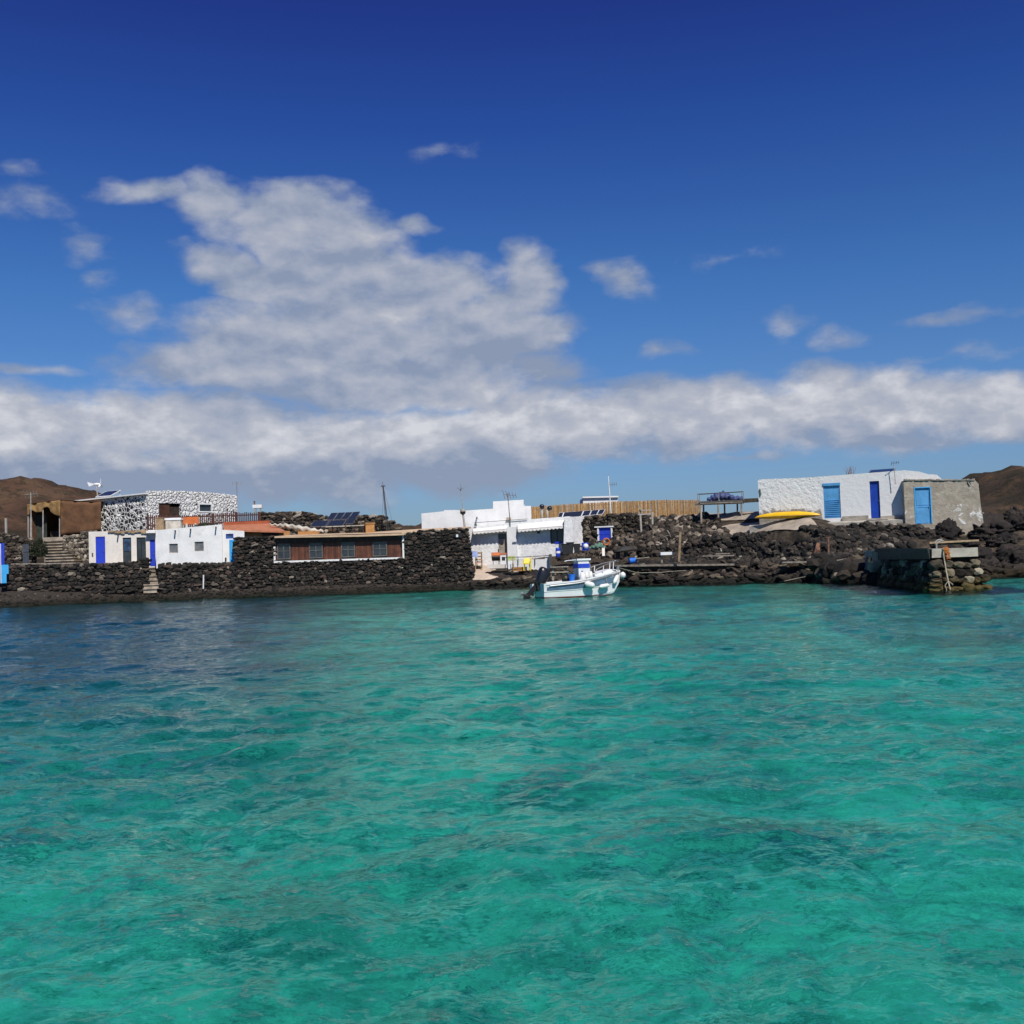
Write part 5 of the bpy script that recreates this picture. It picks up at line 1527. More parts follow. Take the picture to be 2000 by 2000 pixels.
# roof things
t = thing('solar_collector', 'dark blue solar panel lying at a low tilt on the right white house roof', 'solar panel', RH.at(1722, 924, -1))
mb = MB(); panel_quad(mb, RH.at(1695, 924, -.7), RH.at(1745, 920.5, -.7), RH.at(1749, 914.6, -2.2), RH.at(1700, 918, -2.2), .09, .04); mb.build('module', [M['grey_metal'], M['solar_cell']], t)
for px in (1702, 1746):
    mb = MB(); mb.bar(RH.at(px, 925, -2.1), RH.at(px, 917.5, -2.1), .07); mb.build('strut', M['grey_metal'], t)
t, a, b = antenna('tv_antenna', 'thin grey aerial pole on the right white house roof beside the dark panel', 1748.5, 905, 934, 73.3, 'dull_pole', .022, None, lean=-.06)
mb = MB(); yagi(mb, b + Vector((.1, 0, .03)), .5, 4, .3, (1, .1, .1)); mb.build('aerial', M['dark_pole'], t)
t = thing('twig_bundle', 'small tangle of dry twigs on the right white house roof', 'twigs', RH.at(1661, 926, -1))
mb = MB(); c = RH.at(1661, 926, -1)
for k in range(14):
    a = rng.uniform(0, 6.28); q0 = c + Vector((rng.uniform(-.3, .3), rng.uniform(-.2, .2), -.1))
    mb.tube([q0, q0 + Vector((math.cos(a) * .12, .05, .28)), q0 + Vector((math.cos(a) * .3, .1, .5 + .2 * rng.random()))], [.014, .011, .006], 4)
mb.build('twigs', M['rust'], t)

# ------------------------------------------------------------------ grey house
def patchy():
    m, n, out = new_mat('weathered_render')
    p = n.pos(); sp = n.node('ShaderNodeSeparateXYZ'); n.val(sp.inputs[0], p)
    g = n.noise(p, 1.7, 6, 0.65, .4); g2 = n.noise(n.mapping(p, scale=(1, 1, 3)), 2.6, 5, .65)
    c = n.mix(n.ss(g, .3, .7), (0.30, 0.262, 0.208), (0.44, 0.39, 0.315))
    c = n.mix(n.math('MULTIPLY', n.ss(g2, .55, .68), .5), c, (0.19, 0.165, 0.135))
    # flakes of old whitewash low on the wall
    band = n.math('MULTIPLY', n.ss(sp.outputs[2], 3.3, 3.9), n.ss(sp.outputs[2], 5.0, 4.2))
    f = n.math('ADD', n.noise(p, 1.25, 6, .62, .6), n.math('MULTIPLY', band, .13))
    f = n.math('ADD', f, n.math('MULTIPLY', n.ss(sp.outputs[0], 28.8, 30.4), .05))
    k = n.ss(f, .70, .725)
    c = n.mix(n.math('MULTIPLY', k, .95), c, (0.70, 0.69, 0.66))
    h_ = n.math('ADD', n.noise(p, 5, 5, .65), n.math('MULTIPLY', k, .2))
    pbsdf(n, out, c, .92, normal=n.bump(h_, .5, .10), spec=.2)
    M['weathered_render'] = m
patchy()
GH = Plane(1765, 72.6, 1920, 71.6, py=990)
h = thing('grey_house', 'weathered grey rendered house with a sky blue door and white patches', 'house', GH.at(1850, 1055))
dr = GH.rect(1788.5, 953, 1817.5, 1023)
mb = MB(); facade(mb, GH, prof(GH, [(1764.5, 938.5), (1800, 937), (1850, 936), (1904, 937.5), (1911, 945), (1916, 990), (1921, 1020)]), prof(GH, [(1764.5, 1032), (1826, 1034), (1834, 1056), (1886, 1060), (1896, 1046), (1921, 1020.5)]), [dr], .2, depth=4.5)
mb.build('wall', M['weathered_render'], h)
d = door(h, GH, dr, 'light_blue', .12, panels=2, label='light blue two panel door')
GH.frame(mb := MB(), dr, .06, .03, -.10, bottom=False); mb.build('door_frame', M['sky_blue'], h)
mb = MB()
for k in range(26):
    a, b = 1766 + 5.3 * k, 1766 + 5.3 * (k + 1)
    GH.box(mb, (GH.hit(a, 937)[0], GH.hit(a, 938)[1] - .02, GH.hit(b, 937)[0], GH.hit(a, 936.5)[1] + rng.uniform(-.02, .05)), .06 + rng.uniform(-.02, .03), -.3)
mb.build('roof_edge', M['concrete'], h)
mb = MB(); GH.box(mb, GH.rect(1808, 927.5, 1829, 936), -.6, -1.6); mb.build('broken_parapet', M['concrete'], h)
mb = MB(); mb.bar(GH.at(1891, 938, .1), GH.at(1896, 946, .1), .05); mb.build('drain_stub', M['dark_pole'], h)
mb = MB(); GH.box(mb, GH.rect(1928.5, 999, 1935, 1017), -2.0, -2.25); tag(mb.build('pale_post', M['pale_concrete']), 'short pale square post on the slope right of the grey house', 'post')
mb = MB(); mb.box(P(1995, 1011, 80), (1.6, 1.2, .5)); mb.box(P(1995, 1007.5, 80), (1.8, 1.4, .12)); tag(mb.build('ochre_hut', M['ochre']), 'low ochre box on the hillside at the right edge', 'hut')

# ------------------------------------------------------------------ kayak
def loft(mb, stations, n=16, cap=True):
    """stations: (centre, half width vector, half height up, half height down)"""
    vs, fs = [], []
    for (c, wv, hu, hd_) in stations:
        for k in range(n):
            a = 6.2832 * k / n
            ca, sa = math.cos(a), math.sin(a)
            vs.append(Vector(c) + Vector(wv) * ca + Vector((0, 0, (hu if sa > 0 else hd_) * sa)))
    for i in range(len(stations) - 1):
        for k in range(n):
            k2 = (k + 1) % n; fs.append((i * n + k, i * n + k2, (i + 1) * n + k2, (i + 1) * n + k))
    if cap: fs.append(tuple(range(n))[::-1]); fs.append(tuple((len(stations) - 1) * n + k for k in range(n)))
    mb.add(vs, fs)
t = thing('kayak', 'bright yellow kayak lying upside down against the right white house', 'kayak', RH.at(1540, 1017, .6))
a, b = RH.at(1474, 1012.5, .62), RH.at(1603, 1008.5, .62)
st = []
for k in range(25):
    f = k / 24; e = (1 - abs(2 * f - 1) ** 2.2) ** .62 if 0 < f < 1 else .02
    c = a.lerp(b, f) + Vector((0, 0, .05 * e + .03 + .05 * f))
    st.append((c, Vector(RH.n) * (.37 * e + .012), .27 * e + .02, .16 * e + .02))
mb = MB(); loft(mb, st, 20); mb.build('hull', M['yellow'], t, smooth=True)
mb = MB(); mb.tube([c + Vector(RH.n) * (w_.length + .004) + Vector((0, 0, -.01)) for c, w_, _, _ in st], .022, 6); mb.build('seam', M['ochre'], t)
mb = MB(); c0 = st[12][0]; mb.bar(c0 - Vector(RH.d) * .9 + Vector((0, 0, .265)), c0 + Vector(RH.d) * .9 + Vector((0, 0, .275)), .05, .05); mb.build('keel_strip', M['yellow'], t)

# ------------------------------------------------------------------ dry stone bank wall below the kayak
BK = Plane(1345, 78.0, 1836, 71.2, py=1050)
bkt = prof(BK, [(1345, 1053), (1400, 1047), (1480, 1040), (1560, 1034.5), (1640, 1030), (1680, 1019), (1712, 1020), (1735, 1026), (1790, 1025), (1812, 1033), (1836, 1052)])
bkb = [(0, .9), (BK.len * .5, .95), (bkt[-1][0], 1.2)]
mb = MB(); mb.cur = 1
facade(mb, BK.shifted(-.35), [(u, z - .18) for u, z in bkt], [(u, z - .8) for u, z in bkb], [], depth=.6); mb.cur = 0
u0 = bkt[0][0]
for _ in range(2300):
    u = u0 + (bkt[-1][0] - u0) * rng.random(); zt_, zb_ = lerp_prof(bkt, u), lerp_prof(bkb, u)
    f = rng.random(); z = zb_ + (zt_ - zb_) * f
    s_ = .10 + .22 * rng.random() ** 1.7
    mb.rock(BK.w(u, z - s_ * .25, -.12 + .45 * (1 - f) ** 1.3 - rng.uniform(0, .14)), (s_ * rng.uniform(.8, 1.35), s_, s_ * rng.uniform(.6, .95)))
tag(mb.build('stone_bank_wall', [M['bank_stone'], M['stone_core']]), 'long dark dry stone bank wall below the yellow kayak and right white house', 'wall')

# ------------------------------------------------------------------ pale path on top of the bank
rows = []
for f in np.linspace(0, 1, 7):
    row = []
    for x in np.linspace(11.4, 20.4, 38):
        wd = 2.0 * min(1, (x - 11) / 4) + .25
        y = shore_y(x) + 7.15 + .25 * math.sin(x * 1.3) + wd * f + max(0, 12.5 - x) * .6
        row.append((x, y, ground_z(x, y) + .09))
    rows.append(row)
sheet('path', rows, M['path_earth'], label='pale earth path along the top of the rubble bank')
rows = []
for f in np.linspace(0, 1, 8):
    row = []
    for x in np.linspace(12.5, 19.5, 30):
        y = shore_y(x) + 11.2 + 3.0 * f + .4 * math.sin(x)
        row.append((x, y, ground_z(x, y) + .08))
    rows.append(row)
sheet('path', rows, M['path_earth'], label='pale trodden ground below the drying rack')
rows = []
SPF = [(921, 1123, 82.4), (940, 1125, 81.9), (958, 1128, 81.5), (978, 1129.5, 81.3), (990, 1126, 81.6), (1006, 1119, 82.0)]
SPB = [(918, 1101, 87.2), (940, 1102, 87.1), (958, 1103, 87), (978, 1103, 86.8), (990, 1104, 86.6), (1006, 1104, 86.4)]
for f in np.linspace(-.06, 1, 9):
    rows.append([P(*a).lerp(P(*b), f) + Vector((0, 0, .05 * math.sin(9 * f + i) - (.35 if f < 0 else 0))) for i, (a, b) in enumerate(zip(SPF, SPB))])
sheet('sand_patio', rows, M['sand'], label='pale sandy slope in front of the middle white house')

# ------------------------------------------------------------------ timber on the shore
def beam(label, a, b, w_, h_, mat='grey_wood', name='timber_beam', cat='beam'):
    mb = MB(); mb.bar(a, b, w_, h_); return tag(mb.build(name, M[mat]), label, cat)
t = thing('timber_walkway', 'long pale timber beam on stone props along the shore behind the boat', 'beam', P(1320, 1112, 74))
mb = MB(); mb.bar(P(1203, 1105, 76), P(1434, 1102.5, 73.6), .5, .12); mb.build('beam', M['grey_wood'], t)
mb = MB(); mb.bar(P(1205, 1110.5, 76.3), P(1430, 1108, 73.9), .35, .2); mb.build('under_beam', M['dark_wood'], t)
for px in (1230, 1290, 1350, 1415):
    f = (px - 1203) / 231; mb = MB(); c = P(px, 1117, 76.1 - 2.4 * f); mb.rock((c.x, c.y, c.z), (.3, .25, .25), kind=1); mb.build('prop', M['lava_stone'], t)
t = thing('timber_walkway', 'shorter dark timber beam on the shore left of the pier', 'beam', P(1600, 1105, 70))
mb = MB(); mb.bar(P(1530, 1098.5, 70.5), P(1625, 1096.5, 69), .45, .10); mb.bar(P(1622, 1097, 69), P(1680, 1087.5, 68.5), .4, .10); mb.build('beam', M['grey_wood'], t)
mb = MB(); mb.bar(P(1545, 1103, 70.8), P(1660, 1098.5, 69), .3, .22); mb.build('under_beam', M['dark_wood'], t)
mb = MB(); mb.bar(P(1326, 1097, 74), P(1328.5, 1040, 74), .15, .17); tag(mb.build('wooden_post', M['tan_wood']), 'tall square wooden post at the foot of the rubble bank', 'post')
mb = MB(); mb.bar(P(1618.5, 1090, 70), P(1617.5, 1050, 70), .11); mb.bar(P(1613, 1050, 70), P(1622, 1049, 70), .08, .06); tag(mb.build('rusty_post', M['rust']), 'thin rusty post with a short crosspiece on the rubble bank', 'post')
t = thing('white_table', 'small white topped table on the dark shore right of the blue drum', 'table', P(1302, 1098, 75))
mb = MB(); a, b = P(1290, 1078.5, 75), P(1314.5, 1083.5, 75); mb.box(((a.x + b.x) / 2, 75.2, (a.z + b.z) / 2), (b.x - a.x, .6, a.z - b.z)); mb.build('top', M['white_paint'], t)
for px in (1293, 1311):
    mb = MB(); mb.bar(P(px, 1099, 75.2), P(px, 1083, 75.2), .1); mb.build('leg', M['grey_wood'], t)
beam('thin pale plank lying on the rubble, upper of two', P(1397, 1081.5, 74.2), P(1425, 1081, 74.2), .25, .08, name='wooden_plank', cat='plank')
beam('thin pale plank lying on the rubble, lower of two', P(1372, 1086, 73.8), P(1434, 1085, 73.6), .25, .08, name='wooden_plank', cat='plank')
mb = MB(); c = P(1602, 1075, 71); mb.rock((c.x, c.y, c.z), (.48, .42, .5), kind=1, tone=.8); tag(mb.build('boulder', M['rust']), 'single large reddish boulder in the dark rubble bank', 'boulder')

# ------------------------------------------------------------------ pier
PE = Plane(1822, 48.0, 1912, 48.2, py=1110); PS = Plane(1712, 60.5, 1822, 48.0, py=1110)
t = thing('stone_pier', 'small stone pier with a concrete cap reaching into the water at right', 'pier', PE.at(1868, 1156))
x0, x1 = PE.at(1822, 1110).x, PE.at(1910, 1110).x
zt = PE.hit(1866, 1070.5)[1]; zc = PE.hit(1866, 1088)[1]
xb = PS.at(1712, 1110).x
mb = MB()
mb.hexa([(x0 - .02, 48.0, zc), (x1, 48.1, zc), (x1 + 1.2, 63, zc), (xb + .2, 63, zc), (x0, 48.0, zt), (x1, 48.1, zt), (x1 + 1.2, 63, zt), (xb + .2, 63, zt)])
mb.build('concrete_cap', M['pale_concrete'], t)
mb = MB()
mb.hexa([(x0 + .15, 48.35, -3), (x1 - .1, 48.35, -3), (x1 + 1.1, 63, -3), (xb + .5, 63, -3), (x0 + .15, 48.35, zc - .01), (x1 - .1, 48.35, zc - .01), (x1 + 1.1, 63, zc - .01), (xb + .5, 63, zc - .01)])
mb.build('core', M['stone_core'], t)
mb = MB(); 
pe_t, pe_b = [(-.1, zc), (PE.len + .05, zc)], [(-.3, -.9), (PE.len + .2, -.9)]
for k in range(6):
    z = -.6 + k * .34; sp_ = .5 * max(0, (1.2 - z)) * .35
    u = -sp_
    while u < PE.len - .1 + sp_:
        L = rng.uniform(.22, .6); mb.rock(PE.w(u + L / 2, z + rng.uniform(-.05, .05), -.15 + sp_ * .8 + rng.uniform(-.08, .08)), (L * .58, .28, rng.uniform(.14, .24)), rot=(rng.uniform(-.15, .15), rng.uniform(-.12, .12), rng.uniform(-.15, .15)), kind=1); u += L * .9
    for pl, ln in ((PS, PS.len),):
        u = .2
        while u < ln:
            L = rng.uniform(.3, .8); mb.rock(pl.w(u + L / 2, z + rng.uniform(-.06, .06), -.1 + sp_ * .7 + rng.uniform(-.1, .1)), (L * .58, .3, rng.uniform(.16, .26)), rot=(rng.uniform(-.3, .3), rng.uniform(-.25, .25), math.atan2(pl.d.y, pl.d.x) + rng.uniform(-.3, .3)), kind=1); u += L * .9
    u = 48.2
    while u < 62:
        L = rng.uniform(.35, .8); mb.rock((x1 + (u - 48) * .08 + sp_ * .7 - .1, u + L / 2, z), (.3, L * .58, .2), rot=(rng.uniform(-.3, .3), rng.uniform(-.25, .25), rng.uniform(-.2, .2)), kind=1); u += L * .9
mb.build('stone_sides', M['pier_stone'], t)
mb = MB(); q0 = [PS.w(.3, 0, .12), PS.w(PS.len + .02, 0, .12)]
simple('tarred_wood', (0.034, 0.031, 0.027), .7, .3, 3)
mb.hexa([(q0[0].x, q0[0].y, zc - .12), (q0[1].x, q0[1].y, zc - .05), (q0[1].x + .02, q0[1].y, zc - .05), (q0[0].x + .02, q0[0].y, zc - .12), (q0[0].x, q0[0].y, zt + .12), (q0[1].x - .06, q0[1].y + .02, zt + .03), (q0[1].x + .02, q0[1].y + .02, zt + .03), (q0[0].x + .02, q0[0].y, zt + .12)])
mb.build('side_board', M['tarred_wood'], t)
# steps at its landward side
s_ = thing('landing_steps', 'pale stone landing steps beside the pier', 'steps', P(1724, 1142, 59.6))
for (xa, xb_, ya, yb_) in ((1714, 1733, 1078, 1097), (1704, 1733, 1097, 1117), (1717, 1733, 1115, 1133), (1718, 1733, 1131, 1150)):
    a, b = P(xa, ya, 59.2), P(xb_, yb_, 59.2)
    mb = MB(); mb.box(((a.x + b.x) / 2, 59.7 - (.0 if ya < 1110 else .35), (a.z + b.z) / 2), (b.x - a.x, 1.0, a.z - b.z)); mb.build('step', M['step_stone'], s_)
beam('pale plank lying across the far end of the pier', P(1812, 1060.5, 55), P(1908, 1055.5, 55.5), .35, .09, 'tan_wood', 'wooden_plank', 'plank')
beam('dark beam under the pale plank on the pier', P(1818, 1062.5, 55.3), P(1884, 1060, 55.6), .3, .14, 'tarred_wood', 'timber_beam', 'beam')
mb = MB(); c = P(1829, 1064, 54); mb.tube([c + Vector((0, 0, -.3)), c, c + Vector((.06, 0, .10)), c + Vector((.25, 0, .2)), c + Vector((.4, .1, .16))], .035, 6); mb.tube([c, c + Vector((-.1, 0, .12)), c + Vector((.1, 0, .24)), c + Vector((.3, 0, .26))], .03, 6); tag(mb.build('mooring_bollard', M['dull_pole']), 'bent grey mooring iron on top of the pier', 'mooring iron')
mb = MB(); c = PE.at(1846, 1071, .08)
for k in range(26):
    a = rng.uniform(-1.5, 1.5); q = [c + Vector((rng.uniform(-.12, .12), -.02, .05))]
    for j in range(1, 5): q.append(c + Vector((rng.uniform(-.13, .13) + .07 * j * .35, -.05 - rng.uniform(0, .07), .05 - .13 * j)))
    mb.tube(q[:rng.randint(3, 5)], .016, 5)
tag(mb.build('orange_rope', M['rope_orange']), 'tangle of faded orange rope hanging over the pier end', 'rope')
mb = MB(); q = [PE.at(1843, 1071, .12), PE.at(1843, 1085, .16), PE.at(1848, 1115, .32), PE.at(1852, 1135, .5), PE.at(1856, 1152, .62)]; mb.tube(q, .028, 6); mb.tube([q[3], PE.at(1846, 1143, .5), PE.at(1849, 1154, .6)], .018, 5); mb.tube([q[3], PE.at(1861, 1142, .5)], .025, 5)
tag(mb.build('mooring_rope', M['rope']), 'pale mooring rope hanging down the pier end into the water', 'rope')
mb = MB(); q = [P(1532, 1135, 69), P(1570, 1127, 68.4), P(1620, 1114, 67.5), P(1660, 1101.5, 66.8), P(1685, 1093, 66.2)]; mb.tube(q, .022, 5); tag(mb.build('mooring_rope', M['rope']), 'thin rope running from the pier rocks down to the waterline at left', 'rope')
mb = MB(); c = P(1690, 1092, 63); 
for k in range(9): mb.tube([c + Vector((rng.uniform(-.2, .2), 0, .1)), c + Vector((rng.uniform(-.3, .3), -.1, -.2)), c + Vector((rng.uniform(-.25, .25), -.05, -.5 - .5 * rng.random()))], .022, 5)
tag(mb.build('rope_tangle', M['rope']), 'brown rope tangle on the rocks left of the landing steps', 'rope')
def pier_rocks():
    return rng.uniform(18.2, 21.5), rng.uniform(59.5, 67)
mb = MB()
for k in range(150):
    x, y = pier_rocks(); z = rng.uniform(-.5, .2 + 1.0 * (y - 58) / 8); s2 = rng.uniform(.25, .7)
    mb.rock((x, y, z), (s2, s2, s2 * .7))
for k in range(170):
    a_ = rng.uniform(0, 6.28); rr_ = rng.random() ** .6
    mb.rock((19.4 + 3.4 * rr_ * math.cos(a_), 48.6 + 3.0 * rr_ * math.sin(a_), -.55 - 1.4 * rr_), (rng.uniform(.3, .7), rng.uniform(.3, .7), rng.uniform(.2, .4)))
for k in range(160):
    y = rng.uniform(49, 62); f = (y - 48) / 13
    for sd in (-1, 1): mb.rock((19.4 + f * .9 + sd * (1.3 + rng.random() * 1.3), y, -.5 - rng.random() * 1.3), (rng.uniform(.3, .7), rng.uniform(.3, .7), rng.uniform(.2, .4)))
tag(mb.build('pier_rocks', M['shore_stone']), 'dark jumbled rocks between the landing steps and the shore', 'rocks', kind='stuff')
# ------------------------------------------------------------------ motor boat
BY = 56.2
def bp_(px, py): return P(px, py, BY)
BOAT_C = Vector((P(1134, 1160, BY).x, BY, 0))
LB = 4.5
sx = BOAT_C.x - LB / 2; bx = sx + LB
YAW = R(19)                    # bow to the right and away from us
def RB(v):
    return BOAT_C + Matrix.Rotation(YAW, 3, 'Z') @ (Vector(v) - BOAT_C)
before_boat = set(bpy.data.objects.keys())
boat = thing('motor_boat', 'small white open motor boat with a raised black outboard moored near the shore', 'boat', tuple(BOAT_C))
def zpx(px, py): return P(px, py, BY).z
NS = 26
def station(f):
    x = sx + LB * f
    b = .88 * (1 - max(0, (f - .42) / .58) ** 2.3) * (.90 + .10 * min(1, f / .3)) 
    zg = .70 + .28 * f + .50 * max(0, f - .35) ** 1.3
    zk = -.28 + (0.0 if f < .70 else ((f - .70) / .30) ** 2.0 * 1.05)
    return x, max(.012, b), zg, zk
sec_n = 9
def section(f, inset=0.0, zbot=None):
    x, b, zg, zk = station(f)
    pts = []
    chz = max(zk + .02, -.02 + .55 * max(0, f - .5) ** 1.6)
    chz = min(chz, zg - .1)
    prof_ = [(0, zk), (.35, zk + (chz - zk) * .5), (.80, chz), (.86, chz + (zg - chz) * .08), (.90, chz + (zg - chz) * .42), (.93, chz + (zg - chz) * .46), (.97, chz + (zg - chz) * .8), (1.0, zg)]
    return x, b, [(b * r - (inset if r > .5 else 0), z) for r, z in prof_]
def hull_side(mb, f0, f1, n=NS, zmax=None):
    vs, fs = [], []
    m_ = 8
    for i in range(n + 1):
        f = f0 + (f1 - f0) * i / n
        x, b, pr = section(f)
        zg = pr[-1][1]; rake = .30 * max(0, f - .8) / .2
        for s_ in (-1, 1):
            for (y, z) in pr: vs.append((x - .0 * rake, BY + s_ * y, z))
    W = 2 * m_
    for i in range(n):
        for s_ in (0, 1):
            for j in range(m_ - 1):
                a = i * W + s_ * m_ + j; q = (a, a + 1, a + W + 1, a + W)
                fs.append(q if s_ == 0 else q[::-1])
    fs.append(tuple(range(m_)) + tuple(range(2 * m_ - 1, m_ - 1, -1)))
    mb.add(vs, fs)
mb = MB(); hull_side(mb, 0, 1)
hull = mb.build('hull', M['boat_white'], boat, smooth=False)
# painted bottom showing along the waterline
mb = MB(); vs, fs = [], []
for i in range(NS + 1):
    f = i / NS * .86; x, b, pr = section(f); chx = pr[2]
    for s_ in (-1, 1):
        zt_ = .055 - .03 * f
        for (y, z) in ((chx[0] * .9 + .0, -.25), (chx[0] + .012 + .02 * (1 - f), -.05), (pr[3][0] + .02, max(zt_, -.02))): vs.append((x - .004, BY + s_ * y, z))
for i in range(NS):
    for s_ in (0, 1):
        for j in range(2):
            a = i * 6 + s_ * 3 + j; fs.append((a, a + 1, a + 7, a + 6))
fs.append((0, 1, 2, 5, 4, 3)); mb.add(vs, fs); mb.build('painted_bottom', M['boat_red'], boat)
# inner shell, floor, gunwale
mb = MB(); vs, fs = [], []
for i in range(NS + 1):
    f = .02 + .84 * i / NS; x, b, pr = section(f); zg = pr[-1][1]; bi = max(.02, b - .15)
    for s_ in (-1, 1): vs += [(x, BY + s_ * (b + .02), zg - .05), (x, BY + s_ * (b + .02), zg + .02), (x, BY + s_ * bi, zg + .02), (x, BY + s_ * bi, .30)]
for i in range(NS):
    for s_ in (0, 1):
        for j in range(3):
            a = i * 8 + s_ * 4 + j; fs.append((a, a + 1, a + 9, a + 8))
    fs.append((i * 8 + 3, i * 8 + 7, i * 8 + 15, i * 8 + 11))
fs += [(0, 1, 5, 4), (3, 2, 6, 7)]
mb.add(vs, fs); mb.build('gunwale', M['boat_white'], boat)
mb = MB()
for s_ in (-1, 1):
    pts = []
    for i in range(22):
        f = .06 + .92 * i / 21; x, b, pr = section(f); pts.append((x, BY + s_ * (b + .012), pr[-1][1] - .12))
    mb2 = MB(); mb2.tube(pts, .045, 6); mb2.build('rub_rail', M['grey_metal'], boat)
simple('shade_stripe_blue', (0.10, 0.17, 0.25), .4, .1)
for s_ in (-1, 1):  # grey-blue hull stripe, painting in the shade under the gunwale overhang
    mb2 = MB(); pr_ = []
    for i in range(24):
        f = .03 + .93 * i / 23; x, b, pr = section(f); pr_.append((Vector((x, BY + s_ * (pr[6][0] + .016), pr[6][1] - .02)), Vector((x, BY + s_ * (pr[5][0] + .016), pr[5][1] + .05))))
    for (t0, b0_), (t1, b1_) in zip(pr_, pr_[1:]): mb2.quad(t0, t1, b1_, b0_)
    mb2.build('gunwale_shade_stripe', M['shade_stripe_blue'], boat)
# foredeck
mb = MB(); vs, fs = [], []
for i in range(11):
    f = .62 + .378 * i / 10; x, b, pr = section(f); zg = pr[-1][1] + .02
    for k in range(7):
        y = (k / 6 * 2 - 1) * b; vs.append((x, BY + y, zg + .20 * (1 - (y / max(b, .02)) ** 2) * min(1, (1 - f) * 6) * (1 if f < .95 else .6)))
for i in range(10):
    for k in range(6):
        a = i * 7 + k; fs.append((a, a + 1, a + 8, a + 7))
x, b, pr = section(.62)
fs.append(tuple(range(7))[::-1] if False else (0, 1, 2, 3, 4, 5, 6))
mb.add(vs, fs); mb.build('foredeck', M['boat_white'], boat, smooth=False)
# transom top and bathing platform
mb = MB(); mb.box((sx + .03, BY, .52), (.09, 1.5, .40)); mb.build('transom', M['boat_white'], boat)
mb = MB(); mb.box((sx - .10, BY + .62, .45), (.22, .34, .5), (0, .08, 0)); mb.build('stern_platform', M['fender_white'], boat)
# centre console
a, b = bp_(1124, 1092), bp_(1150, 1134)
cx_, cz0, cz1 = (a.x + b.x) / 2, .3, a.z
con = MB(); con.hexa([(a.x + .02, BY - .33, .3), (b.x + .1, BY - .33, .3), (b.x + .1, BY + .33, .3), (a.x + .02, BY + .33, .3), (a.x, BY - .3, cz1 - .08), (b.x - .06, BY - .3, cz1 - .08), (b.x - .06, BY + .3, cz1 - .08), (a.x, BY + .3, cz1 - .08)])
cn = con.build('console', M['boat_white'], boat)
za, zb = zpx(1136, 1109), zpx(1136, 1101)
mb = MB(); mb.box(((a.x + b.x) / 2 - .03, BY, (za + zb) / 2), (b.x - a.x + .0, .66, zb - za)); mb.build('blue_band', M['royal_blue'], cn)
mb = MB(); mb.hexa([(b.x - .05, BY - .3, cz1 - .5), (b.x + .12, BY - .3, cz1 - .75), (b.x + .12, BY + .3, cz1 - .75), (b.x - .05, BY + .3, cz1 - .5), (b.x - .06, BY - .27, cz1 - .08), (b.x + .0, BY - .27, cz1 - .1), (b.x + .0, BY + .27, cz1 - .1), (b.x - .06, BY + .27, cz1 - .08)]); mb.build('windscreen', M['grey_glass'], cn)
mb = MB(); mb.box(((a.x + b.x) / 2 - .02, BY, cz1 - .03), (b.x - a.x + .12, .72, .09)); mb.build('console_top', M['white_paint'], cn)
mb = MB(); mb.tube([(a.x, BY - .2, cz1 - .04), (a.x - .55, BY - .25, cz1 - .06), (a.x - .75, BY - .3, cz1 - .1)], .022, 6); mb.build('antenna_rod', M['white_paint'], boat)
mb = MB(); c = Vector((a.x - .06, BY, .78)); 
mb.tube([c + Vector((0, math.cos(q) * .17, math.sin(q) * .17)) for q in np.linspace(0, 6.2832, 17)], .016, 6); mb.tube([c - Vector((0, .17, 0)), c + Vector((0, .17, 0))], .014, 5); mb.build('steering_wheel', M['black'], cn)
# helm seat and dark side box
mb = MB(); mb.box((a.x - .30, BY - .1, .55), (.62, 1.1, .5)); se = mb.build('seat', M['boat_white'], boat)
mb = MB(); mb.box((a.x - .30, BY + .1, .86), (.66, .7, .14)); mb.build('cushion', M['soft_black'], se)
mb = MB(); mb.box((b.x + .16, BY - .1, .86), (.22, .5, .74)); mb.build('side_locker', M['soft_black'], boat)
# bow rail
for s_ in (-1, 1):
    pts = []
    for f, dz in ((.60, .12), (.64, .36), (.74, .46), (.86, .52), (.95, .52), (.985, .46)):
        x, b_, pr = section(f); pts.append((x, BY + s_ * max(.04, b_ - .08), pr[-1][1] + dz))
    mb = MB(); mb.tube(pts, .02, 6); mb.build('bow_rail', M['grey_metal'], boat)
    for f, dz in ((.74, .46), (.90, .52)):
        x, b_, pr = section(f); mb = MB(); mb.tube([(x - .05, BY + s_ * max(.04, b_ - .08), pr[-1][1]), (x, BY + s_ * max(.04, b_ - .08), pr[-1][1] + dz)], .024, 6); mb.build('stanchion', M['white_paint'], boat)
mb = MB(); x, b_, pr = section(.97); mb.box((x, BY, pr[-1][1] + .16), (.12, .14, .2)); mb.build('bow_cleat', M['grey_metal'], boat)
mb = MB(); x, b_, pr = section(.90); mb.tube([(x - .1, BY - b_ + .05, pr[-1][1] + .07), (x + .1, BY - b_ + .05, pr[-1][1] + .07)], .025, 6); mb.box((x, BY - b_ + .05, pr[-1][1] + .03), (.04, .04, .08)); mb.build('deck_cleat', M['black'], boat)
